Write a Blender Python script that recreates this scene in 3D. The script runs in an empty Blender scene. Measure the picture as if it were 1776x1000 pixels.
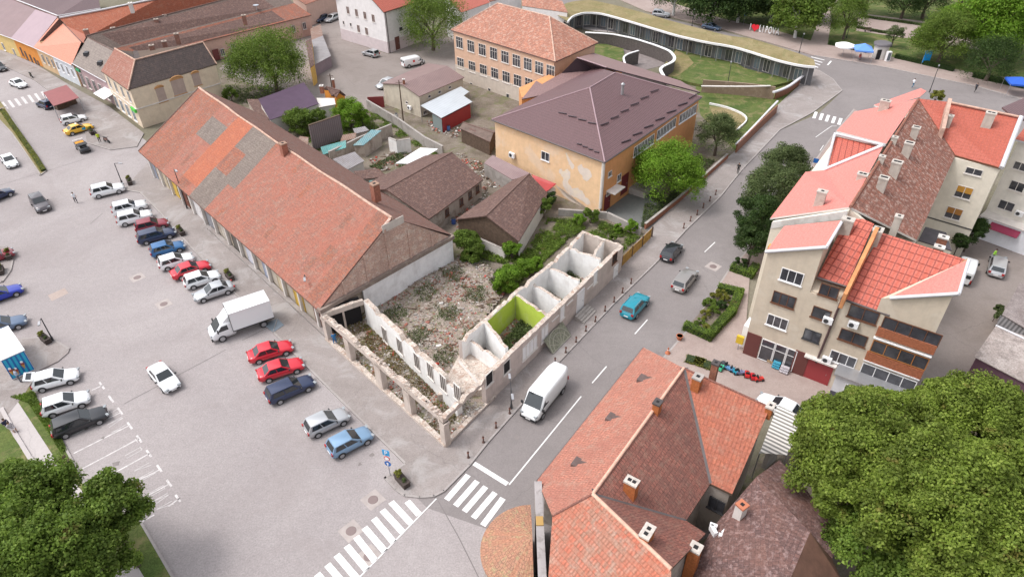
import bpy, math, random
import numpy as np
from mathutils import Vector, Matrix
random.seed(7); rng = np.random.default_rng(7)
S = bpy.context.scene; COL = S.collection
rad = math.radians
# ------------------------------------------------------------ camera
F = 1184.0; PITCH = rad(36.8); ROLL = rad(-0.8); CH = 47.0
cd = bpy.data.cameras.new("Camera"); cam = bpy.data.objects.new("Camera", cd); COL.objects.link(cam)
cam.location = (0, 0, CH)
cam.rotation_mode = 'QUATERNION'
cam.rotation_quaternion = (Matrix.Rotation(math.pi/2-PITCH, 3, 'X') @ Matrix.Rotation(ROLL, 3, 'Z')).to_quaternion()
cd.sensor_width = 36.0; cd.lens = 36.0*F/1776.0; cd.clip_end = 3000; cd.clip_start = 0.5
S.camera = cam
S.render.resolution_x = 1024; S.render.resolution_y = 576
# ------------------------------------------------------------ world and sun
SUN_AZ = rad(-92)      # measured from +Y towards +X (the sun stands to the left, a little beyond)
SUN_EL = rad(60)
w = bpy.data.worlds.new("World"); S.world = w; w.use_nodes = True
nt = w.node_tree; bg = nt.nodes['Background']
sky = nt.nodes.new('ShaderNodeTexSky'); sky.sky_type = 'NISHITA'; sky.sun_disc = False
sky.sun_elevation = SUN_EL; sky.sun_rotation = SUN_AZ
sky.dust_density = 4.0; sky.air_density = 1.0; sky.ozone_density = 1.0
hs = nt.nodes.new('ShaderNodeHueSaturation'); hs.inputs['Saturation'].default_value = 0.22
nt.links.new(sky.outputs[0], hs.inputs['Color'])
nt.links.new(hs.outputs[0], bg.inputs[0]); bg.inputs[1].default_value = 0.15
sl = bpy.data.lights.new("sun", 'SUN'); sun = bpy.data.objects.new("sun", sl); COL.objects.link(sun)
sl.energy = 0.62; sl.angle = rad(12); sl.color = (1.0, 0.95, 0.89)
sd = Vector((math.sin(SUN_AZ)*math.cos(SUN_EL), math.cos(SUN_AZ)*math.cos(SUN_EL), math.sin(SUN_EL)))
sun.rotation_euler = sd.to_track_quat('Z', 'Y').to_euler()
S.view_settings.view_transform = 'Standard'; S.view_settings.look = 'None'
S.view_settings.exposure = 0.93; S.view_settings.gamma = 1.0
S.render.engine = 'CYCLES'
# ------------------------------------------------------------ photo pixel (1776x1000) -> point of the place
_CR, _SR, _CP, _SP = math.cos(ROLL), math.sin(ROLL), math.cos(PITCH), math.sin(PITCH)
def ray(u, v):
    x = (u-888)/F; y = -(v-500)/F
    x, y = _CR*x-_SR*y, _SR*x+_CR*y
    return Vector((x, _CP+y*_SP, -_SP+y*_CP))
def G(u, v, z=0.0):
    d = ray(u, v); t = (z-CH)/d.z
    return Vector((d.x*t, d.y*t, z))
def onwall(u, v, p, q, off=0.0):
    """point where the sight line meets the vertical plane through p and q"""
    n = Vector((q.y-p.y, p.x-q.x, 0)).normalized()
    o = Vector((0, 0, CH)); d = ray(u, v)
    t = n.dot(Vector((p.x, p.y, 0))-Vector((0, 0, 0)))/n.dot(d)
    r = o+d*t
    return r
def K(x0, y0, s):
    return lambda x, y, z=0.0: G(x0+x/s, y0+y/s, z)
k1 = K(0, 0, 3.947); k2 = K(400, 0, 3.947); k3 = K(820, 0, 3.947); k4 = K(1230, 0, 3.253)
k5 = K(0, 230, 3.947); k6 = K(400, 200, 3.947); k7 = K(800, 200, 3.947); k8 = K(1230, 200, 3.253)
m1 = K(0, 450, 3.947); m2 = K(400, 420, 3.947); m3 = K(800, 400, 3.947); m4 = K(1230, 450, 3.253)
m5 = K(0, 650, 2.858); m6 = K(400, 650, 2.858); m7 = K(800, 600, 2.5); m8 = K(1230, 650, 2.857)
# ------------------------------------------------------------ mesh helpers
def tag(o, label=None, cat=None, group=None, kind=None):
    if label: o['label'] = label
    if cat: o['category'] = cat
    if group: o['group'] = group
    if kind: o['kind'] = kind
    return o
def thing(name, loc, label, cat, group=None, rz=0.0):
    o = bpy.data.objects.new(name, None); COL.objects.link(o)
    o.empty_display_size = 0.3
    o.location = loc; o.rotation_euler = (0, 0, rz)
    return tag(o, label, cat, group)
def origin_of(p):
    v = Vector((0, 0, 0))
    while p is not None:
        v += p.location; p = p.parent
    return v
class MB:
    def __init__(s): s.v = []; s.f = []; s.m = []; s.sm = []
    def poly(s, pts, m=0, sm=False):
        b = len(s.v); s.v += [tuple(p) for p in pts]
        s.f.append(tuple(range(b, b+len(pts)))); s.m.append(m); s.sm.append(sm)
    def raw(s, vs, fs, m=0, sm=False):
        b = len(s.v); s.v += [tuple(p) for p in vs]
        for f in fs: s.f.append(tuple(i+b for i in f)); s.m.append(m); s.sm.append(sm)
    def hexa(s, a, m=0):     # a: 8 points, bottom ring then top ring (ccw)
        s.raw(a, [(3, 2, 1, 0), (4, 5, 6, 7), (0, 1, 5, 4), (1, 2, 6, 5), (2, 3, 7, 6), (3, 0, 4, 7)], m)
    def box(s, c, d, rz=0.0, m=0, base=False):
        x, y, z = d[0]/2, d[1]/2, d[2]/2
        cz = c[2]+(z if base else 0)
        ca, sa = math.cos(rz), math.sin(rz)
        P = []
        for dz in (-z, z):
            for dx, dy in ((-x, -y), (x, -y), (x, y), (-x, y)):
                P.append((c[0]+ca*dx-sa*dy, c[1]+sa*dx+ca*dy, cz+dz))
        s.hexa(P, m)
    def prism(s, pts, z0, z1, m=0, mt=None, bottom=True):
        n = len(pts)
        if area(pts) < 0: pts = pts[::-1]
        lo = [(p[0], p[1], z0) for p in pts]; hi = [(p[0], p[1], z1) for p in pts]
        s.raw(lo+hi, [(i, (i+1) % n, (i+1) % n+n, i+n) for i in range(n)], m)
        s.raw(hi, [tuple(range(n))], m if mt is None else mt)
        if bottom: s.raw(lo, [tuple(range(n-1, -1, -1))], m)
    def slab(s, pts, th=0.16, m=0, me=None):
        """thick roof plane: top polygon pts, underside th lower"""
        me = m if me is None else me
        n = len(pts); pts = [Vector(p) for p in pts]
        if area(pts) < 0: pts = pts[::-1]
        lo = [p-Vector((0, 0, th)) for p in pts]
        s.raw(pts, [tuple(range(n))], m)
        s.raw(lo, [tuple(range(n-1, -1, -1))], me)
        s.raw(lo+pts, [(i, (i+1) % n, (i+1) % n+n, i+n) for i in range(n)], me)
    def wall(s, p, q, z0, z1, th=0.3, m=0, z1b=None):
        """wall along p-q, th thick to the left of p->q"""
        p = Vector((p[0], p[1], 0)); q = Vector((q[0], q[1], 0))
        d = (q-p).normalized(); n = Vector((-d.y, d.x, 0))*th
        z1b = z1 if z1b is None else z1b
        a = [p+n, p, q, q+n]
        a = [p, q, q+n, p+n]
        zz = [z1, z1b, z1b, z1]
        s.hexa([(c.x, c.y, z0) for c in a]+[(c.x, c.y, t) for c, t in zip(a, zz)], m)
    def tube(s, p, q, r, n=8, m=0, r2=None, cap=True, sm=True):
        p = Vector(p); q = Vector(q); r2 = r if r2 is None else r2
        d = (q-p).normalized(); a = d.orthogonal().normalized(); b = d.cross(a)
        P = [p+(a*math.cos(t)+b*math.sin(t))*r for t in [2*math.pi*i/n for i in range(n)]]
        Q = [q+(a*math.cos(t)+b*math.sin(t))*r2 for t in [2*math.pi*i/n for i in range(n)]]
        s.raw(P+Q, [(i, (i+1) % n, (i+1) % n+n, i+n) for i in range(n)], m, sm)
        if cap:
            s.raw(P, [tuple(range(n-1, -1, -1))], m); s.raw(Q, [tuple(range(n))], m)
    def path(s, pts, r, n=6, m=0):
        for a, b in zip(pts, pts[1:]): s.tube(a, b, r, n, m)
    def lathe(s, c, prof, n=12, m=0, sm=True):
        V_ = []
        for (r, z) in prof:
            for i in range(n):
                t = 2*math.pi*i/n; V_.append((c[0]+r*math.cos(t), c[1]+r*math.sin(t), c[2]+z))
        Fs = []
        for j in range(len(prof)-1):
            for i in range(n): Fs.append((j*n+i, j*n+(i+1) % n, (j+1)*n+(i+1) % n, (j+1)*n+i))
        s.raw(V_, Fs, m, sm)
        s.raw(V_[:n], [tuple(range(n-1, -1, -1))], m); s.raw(V_[-n:], [tuple(range(n))], m)
    def blob(s, c, r, m=0, seg=8, rings=5, jit=0.0):
        V_ = []; Fs = []
        for j in range(rings+1):
            ph = math.pi*j/rings
            for i in range(seg):
                t = 2*math.pi*i/seg; k = 1+random.uniform(-jit, jit)
                V_.append((c[0]+r[0]*k*math.sin(ph)*math.cos(t), c[1]+r[1]*k*math.sin(ph)*math.sin(t), c[2]+r[2]*k*math.cos(ph)))
        for j in range(rings):
            for i in range(seg): Fs.append((j*seg+i, (j+1)*seg+i, (j+1)*seg+(i+1) % seg, j*seg+(i+1) % seg))
        s.raw(V_, Fs, m, True)
    def build(s, name, mats, parent=None, label=None, cat=None, group=None, kind=None, local=False, uv=True):
        if not isinstance(mats, (list, tuple)): mats = [mats]
        me = bpy.data.meshes.new(name)
        o0 = Vector((0, 0, 0)) if (local or parent is None) else origin_of(parent)
        A = np.array(s.v, dtype=float).reshape(-1, 3)
        me.from_pydata((A-np.array(o0)).tolist(), [], s.f)
        for m in mats: me.materials.append(m)
        me.polygons.foreach_set('material_index', s.m); me.polygons.foreach_set('use_smooth', s.sm)
        if uv: auto_uv(me, o0)
        me.validate()
        o = bpy.data.objects.new(name, me); COL.objects.link(o)
        if parent is not None: o.parent = parent
        tag(o, label, cat, group, kind)
        return o
def area(p):
    return sum(p[i][0]*p[(i+1) % len(p)][1]-p[(i+1) % len(p)][0]*p[i][1] for i in range(len(p)))/2
def auto_uv(me, off=Vector((0, 0, 0))):
    uvl = me.uv_layers.new(name='UVMap'); out = np.zeros(len(me.loops)*2)
    vs = me.vertices
    for p in me.polygons:
        n = p.normal
        if abs(n.z) > 0.9995: t = Vector((1, 0, 0)); b = Vector((0, 1, 0))
        else:
            t = Vector((-n.y, n.x, 0)).normalized(); b = n.cross(t)
        for li in p.loop_indices:
            c = vs[me.loops[li].vertex_index].co+off
            out[2*li] = c.dot(t); out[2*li+1] = c.dot(b)
    uvl.data.foreach_set('uv', out)
def struct(name, mb, mats): return mb.build(name, mats, kind='structure')
def lerp(a, b, t): return a+(b-a)*t
def setp(v, z): return Vector((v[0], v[1], z))
# ------------------------------------------------------------ materials
def new_mat(name):
    m = bpy.data.materials.new(name); m.use_nodes = True
    return m, m.node_tree.nodes, m.node_tree.links, m.node_tree.nodes['Principled BSDF']
def flat(name, col, rough=0.7, metal=0.0, var=0.0, coat=0.0, scale=1.2, bump=0.0, spec=0.5):
    m, N, L, b = new_mat(name)
    b.inputs['Roughness'].default_value = rough; b.inputs['Metallic'].default_value = metal
    b.inputs['Specular IOR Level'].default_value = spec
    if coat: b.inputs['Coat Weight'].default_value = coat; b.inputs['Coat Roughness'].default_value = 0.08
    b.inputs['Base Color'].default_value = (*col, 1)
    if var or bump:
        tc = N.new('ShaderNodeTexCoord'); nz = N.new('ShaderNodeTexNoise')
        nz.inputs['Scale'].default_value = scale; nz.inputs['Detail'].default_value = 6; nz.inputs['Roughness'].default_value = .65
        L.new(tc.outputs['Object'], nz.inputs['Vector'])
        if var:
            r = N.new('ShaderNodeValToRGB')
            r.color_ramp.elements[0].position = .3; r.color_ramp.elements[1].position = .7
            r.color_ramp.elements[0].color = (*[c*(1-var) for c in col], 1)
            r.color_ramp.elements[1].color = (*[min(1, c*(1+var)) for c in col], 1)
            L.new(nz.outputs['Fac'], r.inputs[0]); L.new(r.outputs[0], b.inputs['Base Color'])
        if bump:
            bp = N.new('ShaderNodeBump'); bp.inputs['Strength'].default_value = bump; bp.inputs['Distance'].default_value = .1
            L.new(nz.outputs['Fac'], bp.inputs['Height']); L.new(bp.outputs[0], b.inputs['Normal'])
    return m
def mix(N, L, a, b, f, typ='MIX'):
    x = N.new('ShaderNodeMixRGB'); x.blend_type = typ
    for s, v in (('Color1', a), ('Color2', b), ('Fac', f)):
        if isinstance(v, (tuple, list)): x.inputs[s].default_value = (*v[:3], 1)
        elif isinstance(v, (int, float)): x.inputs[s].default_value = v
        else: L.new(v, x.inputs[s])
    return x.outputs[0]
def noise(N, L, vec, scale, detail=4, rough=.6, lo=.4, hi=.6, dist=0.0):
    n = N.new('ShaderNodeTexNoise'); n.inputs['Scale'].default_value = scale
    n.inputs['Detail'].default_value = detail; n.inputs['Roughness'].default_value = rough
    n.inputs['Distortion'].default_value = dist
    L.new(vec, n.inputs['Vector'])
    r = N.new('ShaderNodeMapRange'); r.inputs['From Min'].default_value = lo; r.inputs['From Max'].default_value = hi
    L.new(n.outputs['Fac'], r.inputs['Value'])
    return r.outputs[0]
def tile_mat(name, c1, c2, mortar, cw=.22, rh=.32, spots=None, spots_amt=.5, dark=None, dark_amt=.4, msize=.02,
             off=.5, rough=.85, bump=.5, spec=.25, sscale=1.3, dscale=.35, soff=0.0):
    """clay tiles: rows along the slope, colour changing from tile to tile, big stains"""
    m, N, L, b = new_mat(name)
    tc = N.new('ShaderNodeTexCoord'); mp = N.new('ShaderNodeMapping'); L.new(tc.outputs['UV'], mp.inputs[0])
    mp.inputs['Location'].default_value = (soff, soff*1.7, 0)
    br = N.new('ShaderNodeTexBrick'); L.new(mp.outputs[0], br.inputs['Vector'])
    br.inputs['Scale'].default_value = 1; br.inputs['Brick Width'].default_value = cw; br.inputs['Row Height'].default_value = rh
    br.offset = off; br.inputs['Mortar Size'].default_value = msize; br.inputs['Mortar Smooth'].default_value = .6
    br.inputs['Color1'].default_value = (*c1, 1); br.inputs['Color2'].default_value = (*c2, 1); br.inputs['Mortar'].default_value = (*mortar, 1)
    br.inputs['Bias'].default_value = 0
    c = br.outputs['Color']
    if spots:
        f = noise(N, L, mp.outputs[0], sscale, 6, .72, .5, .62)
        f2 = N.new('ShaderNodeMath'); f2.operation = 'MULTIPLY'; L.new(f, f2.inputs[0]); f2.inputs[1].default_value = spots_amt; f2.use_clamp = True
        c = mix(N, L, c, spots, f2.outputs[0])
    if dark:
        mp2 = N.new('ShaderNodeMapping'); mp2.inputs['Scale'].default_value = (1, .45, 1); L.new(mp.outputs[0], mp2.inputs[0])
        f = noise(N, L, mp2.outputs[0], dscale, 5, .7, .42, .66, .4)
        f2 = N.new('ShaderNodeMath'); f2.operation = 'MULTIPLY'; L.new(f, f2.inputs[0]); f2.inputs[1].default_value = dark_amt; f2.use_clamp = True
        c = mix(N, L, c, dark, f2.outputs[0])
    v = noise(N, L, mp.outputs[0], 5.5, 3, .8, .3, .7)
    v2 = N.new('ShaderNodeMapRange'); L.new(v, v2.inputs['Value']); v2.inputs['To Min'].default_value = .60; v2.inputs['To Max'].default_value = 1.14
    c = mix(N, L, c, v2.outputs[0], 1.0, 'MULTIPLY')
    L.new(c, b.inputs['Base Color'])
    b.inputs['Roughness'].default_value = rough; b.inputs['Specular IOR Level'].default_value = spec
    sp = N.new('ShaderNodeSeparateXYZ'); L.new(mp.outputs[0], sp.inputs[0])
    d = N.new('ShaderNodeMath'); d.operation = 'DIVIDE'; L.new(sp.outputs['Y'], d.inputs[0]); d.inputs[1].default_value = rh
    fr = N.new('ShaderNodeMath'); fr.operation = 'FRACT'; L.new(d.outputs[0], fr.inputs[0])
    iv = N.new('ShaderNodeMath'); iv.operation = 'SUBTRACT'; iv.inputs[0].default_value = 1; L.new(fr.outputs[0], iv.inputs[1])
    d2 = N.new('ShaderNodeMath'); d2.operation = 'MULTIPLY'; L.new(sp.outputs['X'], d2.inputs[0]); d2.inputs[1].default_value = 2*math.pi/cw
    sn = N.new('ShaderNodeMath'); sn.operation = 'SINE'; L.new(d2.outputs[0], sn.inputs[0])
    ad = N.new('ShaderNodeMath'); ad.operation = 'MULTIPLY_ADD'; L.new(sn.outputs[0], ad.inputs[0]); ad.inputs[1].default_value = .3; L.new(iv.outputs[0], ad.inputs[2])
    bp = N.new('ShaderNodeBump'); bp.inputs['Strength'].default_value = bump; bp.inputs['Distance'].default_value = .05
    L.new(ad.outputs[0], bp.inputs['Height']); L.new(bp.outputs[0], b.inputs['Normal'])
    return m
def plaster(name, col, stain=None, amt=.4, sscale=.25, rough=.9, drip=True, lo=.5, hi=.62, grime=.25):
    """wall plaster: faint mottling, streaks that run down, patches where paint came off"""
    m, N, L, b = new_mat(name)
    tc = N.new('ShaderNodeTexCoord'); uv = tc.outputs['UV']
    f = noise(N, L, uv, 1.1, 6, .65, .3, .7)
    c = mix(N, L, [x*.9 for x in col], [min(1, x*1.07) for x in col], f)
    if drip:
        mp = N.new('ShaderNodeMapping'); mp.inputs['Scale'].default_value = (2.2, .22, 1); L.new(uv, mp.inputs[0])
        f = noise(N, L, mp.outputs[0], 1.0, 5, .7, .48, .8)
        g = N.new('ShaderNodeMath'); g.operation = 'MULTIPLY'; L.new(f, g.inputs[0]); g.inputs[1].default_value = grime; g.use_clamp = True
        c = mix(N, L, c, [x*.55 for x in col], g.outputs[0])
    if stain:
        f = noise(N, L, uv, sscale, 7, .68, lo, hi, .5)
        g = N.new('ShaderNodeMath'); g.operation = 'MULTIPLY'; L.new(f, g.inputs[0]); g.inputs[1].default_value = amt; g.use_clamp = True
        c = mix(N, L, c, stain, g.outputs[0])
    L.new(c, b.inputs['Base Color']); b.inputs['Roughness'].default_value = rough; b.inputs['Specular IOR Level'].default_value = .2
    nz = N.new('ShaderNodeTexNoise'); nz.inputs['Scale'].default_value = 9; L.new(uv, nz.inputs['Vector'])
    bp = N.new('ShaderNodeBump'); bp.inputs['Strength'].default_value = .15; bp.inputs['Distance'].default_value = .03
    L.new(nz.outputs['Fac'], bp.inputs['Height']); L.new(bp.outputs[0], b.inputs['Normal'])
    return m
def ground_mat(name, col, col2, fine=.12, big=.06, crack=0.0, rough=.92, speck=.1, col3=None, c3amt=.5, c3scale=.5):
    m, N, L, b = new_mat(name)
    tc = N.new('ShaderNodeTexCoord'); uv = tc.outputs['UV']
    f = noise(N, L, uv, big, 8, .62, .35, .65, .8)
    c = mix(N, L, col, col2, f)
    f = noise(N, L, uv, 1.7, 8, .8, .3, .7)
    r = N.new('ShaderNodeMapRange'); L.new(f, r.inputs['Value']); r.inputs['To Min'].default_value = 1-fine; r.inputs['To Max'].default_value = 1+fine
    c = mix(N, L, c, r.outputs[0], 1.0, 'MULTIPLY')
    if speck:
        f = noise(N, L, uv, 7, 3, .9, .35, .65)
        r = N.new('ShaderNodeMapRange'); L.new(f, r.inputs['Value']); r.inputs['To Min'].default_value = 1-speck; r.inputs['To Max'].default_value = 1+speck
        c = mix(N, L, c, r.outputs[0], 1.0, 'MULTIPLY')
    if col3:
        f = noise(N, L, uv, c3scale, 8, .75, .5, .62, .6)
        g = N.new('ShaderNodeMath'); g.operation = 'MULTIPLY'; L.new(f, g.inputs[0]); g.inputs[1].default_value = c3amt; g.use_clamp = True
        c = mix(N, L, c, col3, g.outputs[0])
    if crack:
        vo = N.new('ShaderNodeTexVoronoi'); vo.feature = 'DISTANCE_TO_EDGE'; vo.inputs['Scale'].default_value = .09
        mp = N.new('ShaderNodeMixRGB'); nzc = N.new('ShaderNodeTexNoise'); nzc.inputs['Scale'].default_value = .8; nzc.inputs['Detail'].default_value = 6
        L.new(uv, nzc.inputs['Vector']); mp.blend_type = 'ADD'; mp.inputs['Fac'].default_value = 1.6
        L.new(uv, mp.inputs['Color1']); L.new(nzc.outputs['Color'], mp.inputs['Color2']); L.new(mp.outputs[0], vo.inputs['Vector'])
        r = N.new('ShaderNodeMapRange'); L.new(vo.outputs['Distance'], r.inputs['Value']); r.inputs['From Min'].default_value = .0; r.inputs['From Max'].default_value = .004
        r.inputs['To Min'].default_value = 1-crack; r.inputs['To Max'].default_value = 1
        c = mix(N, L, c, r.outputs[0], 1.0, 'MULTIPLY')
    L.new(c, b.inputs['Base Color']); b.inputs['Roughness'].default_value = rough; b.inputs['Specular IOR Level'].default_value = .25
    return m
def corr_mat(name, c1, c2, width=.25, rough=.55, metal=.0, axis='X', bump=.4, lines=.25, stain=None, samt=.3):
    """profiled sheet: ribs running down the slope"""
    m, N, L, b = new_mat(name)
    tc = N.new('ShaderNodeTexCoord'); sp = N.new('ShaderNodeSeparateXYZ'); L.new(tc.outputs['UV'], sp.inputs[0])
    d = N.new('ShaderNodeMath'); d.operation = 'MULTIPLY'; L.new(sp.outputs[axis], d.inputs[0]); d.inputs[1].default_value = 2*math.pi/width
    sn = N.new('ShaderNodeMath'); sn.operation = 'SINE'; L.new(d.outputs[0], sn.inputs[0])
    r = N.new('ShaderNodeMapRange'); L.new(sn.outputs[0], r.inputs['Value']); r.inputs['From Min'].default_value = -1
    f = noise(N, L, tc.outputs['UV'], .5, 5, .6, .3, .7)
    c = mix(N, L, c1, c2, f)
    r2 = N.new('ShaderNodeMapRange'); L.new(r.outputs[0], r2.inputs['Value']); r2.inputs['To Min'].default_value = 1-lines; r2.inputs['To Max'].default_value = 1+lines*.4
    c = mix(N, L, c, r2.outputs[0], 1.0, 'MULTIPLY')
    if stain:
        f = noise(N, L, tc.outputs['UV'], .8, 6, .7, .5, .65)
        g = N.new('ShaderNodeMath'); g.operation = 'MULTIPLY'; L.new(f, g.inputs[0]); g.inputs[1].default_value = samt; g.use_clamp = True
        c = mix(N, L, c, stain, g.outputs[0])
    L.new(c, b.inputs['Base Color']); b.inputs['Roughness'].default_value = rough; b.inputs['Metallic'].default_value = metal
    bp = N.new('ShaderNodeBump'); bp.inputs['Strength'].default_value = bump; bp.inputs['Distance'].default_value = .04
    L.new(r.outputs[0], bp.inputs['Height']); L.new(bp.outputs[0], b.inputs['Normal'])
    return m
def leaf_mat(name, c1, c2, c3):
    m, N, L, b = new_mat(name)
    ge = N.new('ShaderNodeNewGeometry'); r = N.new('ShaderNodeValToRGB'); L.new(ge.outputs['Random Per Island'], r.inputs[0])
    r.color_ramp.elements[0].color = (*c1, 1); r.color_ramp.elements[1].color = (*c3, 1)
    e = r.color_ramp.elements.new(.55); e.color = (*c2, 1)
    tc = N.new('ShaderNodeTexCoord'); f = noise(N, L, tc.outputs['Object'], .55, 3, .6, .38, .62)
    mr = N.new('ShaderNodeMapRange'); L.new(f, mr.inputs['Value']); mr.inputs['To Min'].default_value = .7; mr.inputs['To Max'].default_value = 1.2
    cc = mix(N, L, r.outputs[0], mr.outputs[0], 1.0, 'MULTIPLY')
    f = noise(N, L, tc.outputs['Object'], .9, 3, .6, .62, .72); cc = mix(N, L, cc, [c2[0]*1.3, c2[0]*1.15, c2[2]*1.5], f)
    L.new(cc, b.inputs['Base Color']); b.inputs['Roughness'].default_value = .6; b.inputs['Specular IOR Level'].default_value = .25
    tr = N.new('ShaderNodeBsdfTranslucent'); L.new(cc, tr.inputs['Color'])
    mx = N.new('ShaderNodeMixShader'); mx.inputs[0].default_value = .42
    L.new(b.outputs[0], mx.inputs[1]); L.new(tr.outputs[0], mx.inputs[2]); L.new(mx.outputs[0], N['Material Output'].inputs['Surface'])
    return m
M = {}
M['asphalt'] = ground_mat('plaza_asphalt', (.285, .255, .255), (.345, .312, .31), .10, .05, .08, speck=.17, col3=(.25, .215, .21), c3amt=.35, c3scale=.09)
M['road'] = ground_mat('street_asphalt', (.195, .174, .172), (.24, .216, .213), .07, .05, .15, speck=.12, col3=(.17, .152, .15), c3amt=.3, c3scale=.3)
M['road2'] = ground_mat('worn_asphalt', (.22, .188, .175), (.27, .235, .22), .08, .05, .2, speck=.1, col3=(.18, .15, .135), c3amt=.4, c3scale=.2)
M['pave'] = ground_mat('pavement_concrete', (.235, .205, .195), (.30, .265, .255), .1, .12, .15, speck=.16, col3=(.38, .36, .355), c3amt=.6, c3scale=.22)
M['pave2'] = ground_mat('pink_pavers', (.30, .235, .215), (.36, .29, .265), .1, .1, .1, speck=.12, col3=(.27, .2, .18), c3amt=.4, c3scale=.4)
M['path'] = ground_mat('path_concrete', (.40, .365, .36), (.46, .42, .415), .06, .1, .15, speck=.05)
M['kerb'] = ground_mat('kerb_stone', (.30, .27, .26), (.36, .33, .32), .1, .3, 0, speck=.1)
M['grass'] = ground_mat('grass', (.06, .095, .022), (.105, .13, .036), .3, .25, 0, speck=.35, col3=(.24, .19, .10), c3amt=.6, c3scale=.45)
M['drygrass'] = ground_mat('dry_grass', (.19, .16, .07), (.26, .20, .11), .25, .3, 0, speck=.3, col3=(.11, .14, .04), c3amt=.6, c3scale=.4)
M['dirt'] = ground_mat('yard_earth', (.135, .11, .085), (.215, .18, .15), .25, .3, 0, speck=.3, col3=(.12, .13, .05), c3amt=.7, c3scale=.35)
M['earth'] = ground_mat('surrounding_earth', (.12, .11, .07), (.2, .18, .14), .2, .05, 0, speck=.2)
M['rubble'] = ground_mat('rubble', (.23, .175, .145), (.36, .31, .275), .35, .5, 0, speck=.45, col3=(.14, .15, .06), c3amt=.85, c3scale=.55)
M['paint'] = ground_mat('road_paint', (.70, .69, .69), (.78, .77, .77), .08, 1, 0, speck=.08, col3=(.45, .42, .42), c3amt=.5, c3scale=1.6)
M['fadedpaint'] = ground_mat('faded_road_paint', (.52, .49, .49), (.62, .59, .59), .15, 1, 0, speck=.15, col3=(.35, .32, .32), c3amt=.8, c3scale=2.2)
M['glass'] = flat('window_glass', (.055, .055, .065), .12, 0, var=.5, scale=.9, spec=.9)
M['glass_l'] = flat('pale_glass', (.13, .16, .19), .1, 0, spec=.8)
M['white'] = flat('white_paint', (.78, .77, .78), .5, var=.04)
M['offwhite'] = flat('offwhite_trim', (.62, .58, .55), .7, var=.12)
M['brown_pvc'] = flat('brown_frame', (.13, .055, .03), .5)
M['dark'] = flat('dark_interior', (.015, .013, .015), .9)
M['black'] = flat('black_rubber', (.018, .018, .02), .6)
M['metal'] = flat('galvanised_metal', (.42, .42, .44), .4, .6, var=.1)
M['dmetal'] = flat('dark_metal', (.06, .06, .065), .5, .3)
M['wood'] = flat('weathered_wood', (.10, .065, .045), .85, var=.35, scale=3)
M['concrete'] = plaster('bare_concrete', (.36, .33, .31), (.18, .16, .15), .5, .5)
M['brick'] = tile_mat('brick_wall', (.36, .13, .07), (.28, .10, .06), (.28, .2, .17), .25, .08, msize=.01, bump=.15)
# ============================================================ THE SETTING
def sheet(name, pts, z, mat):
    mb = MB(); P = [setp(p, z) for p in pts]
    if area(P) < 0: P = P[::-1]
    mb.poly(P); return struct(name, mb, mat)
mb = MB(); mb.poly([(-900, -300, -.02), (900, -300, -.02), (900, 1500, -.02), (-900, 1500, -.02)]); struct('ground', mb, M['earth'])
# square (asphalt), reaches under everything on the left and the crossing
sheet('plaza', [G(-500, -10), G(-900, 1200), (-25, 5, 0), (10, 12, 0), G(930, 985), G(1000, 800), G(760, 700), G(560, 500), G(236, 230), G(140, 160), G(60, 110), G(-60, 60)], 0.0, M['asphalt'])
# side street and upper street
sheet('street', [G(701, 838), G(740, 880), G(884, 930), G(950, 1050), G(1300, 900), G(1150, 640), G(1205, 562), G(1262, 475), G(1330, 400), G(1400, 330), G(1440, 255), G(1500, 195),
                 G(1640, 215), G(1850, 260), G(1800, 166), G(1691, 145), G(1537, 118), G(1411, 97), G(1255, 55), G(1022, 0), G(970, -14), G(940, 0), G(1150, 52), G(1300, 92), G(1390, 116), G(1445, 138), G(1461, 158),
                 G(1420, 197), G(1353, 226), G(1285, 298), G(1190, 400), G(1066, 527), G(970, 629), G(848, 767), G(800, 820)], .004, M['road'])
sheet('back_street', [G(380, 120), G(430, 60), G(540, 30), G(560, -20), G(640, -20), G(593, 68), G(674, 94), G(730, 70), G(830, 60), G(830, 140), G(740, 130), G(660, 170), G(640, 190), G(560, 190), G(470, 160)], .004, M['road2'])
sheet('yard_ground', [G(385, 130), G(470, 155), G(640, 190), G(670, 175), G(740, 130), G(1000, 130), G(1300, 160), G(1283, 290), G(1188, 395), G(1120, 470), G(1000, 580), G(780, 760), G(560, 585), G(300, 330)], .002, M['dirt'])
sheet('park_lawn', [G(1000, -40), G(1260, 45), G(1411, 90), G(1537, 112), G(1691, 140), G(1776, 160), G(2100, 240), G(2100, -60)], .004, M['grass'])
sheet('backyard_ground', [G(1560, 690), G(1790, 700), G(1900, 420), G(1800, 300), G(1690, 380), G(1640, 430)], .004, M['road2'])
sheet('school_lawn', [G(985, 60), G(1100, 60), G(1388, 125), G(1380, 160), G(1341, 197), G(1276, 262), G(1215, 200), G(1200, 110), G(1040, 100)], .010, M['grass'])
sheet('lower_garden', [G(1200, 1100), G(1250, 860), G(1400, 720), G(1560, 690), G(1776, 690), G(1900, 1100)], .006, M['dirt'])
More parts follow.
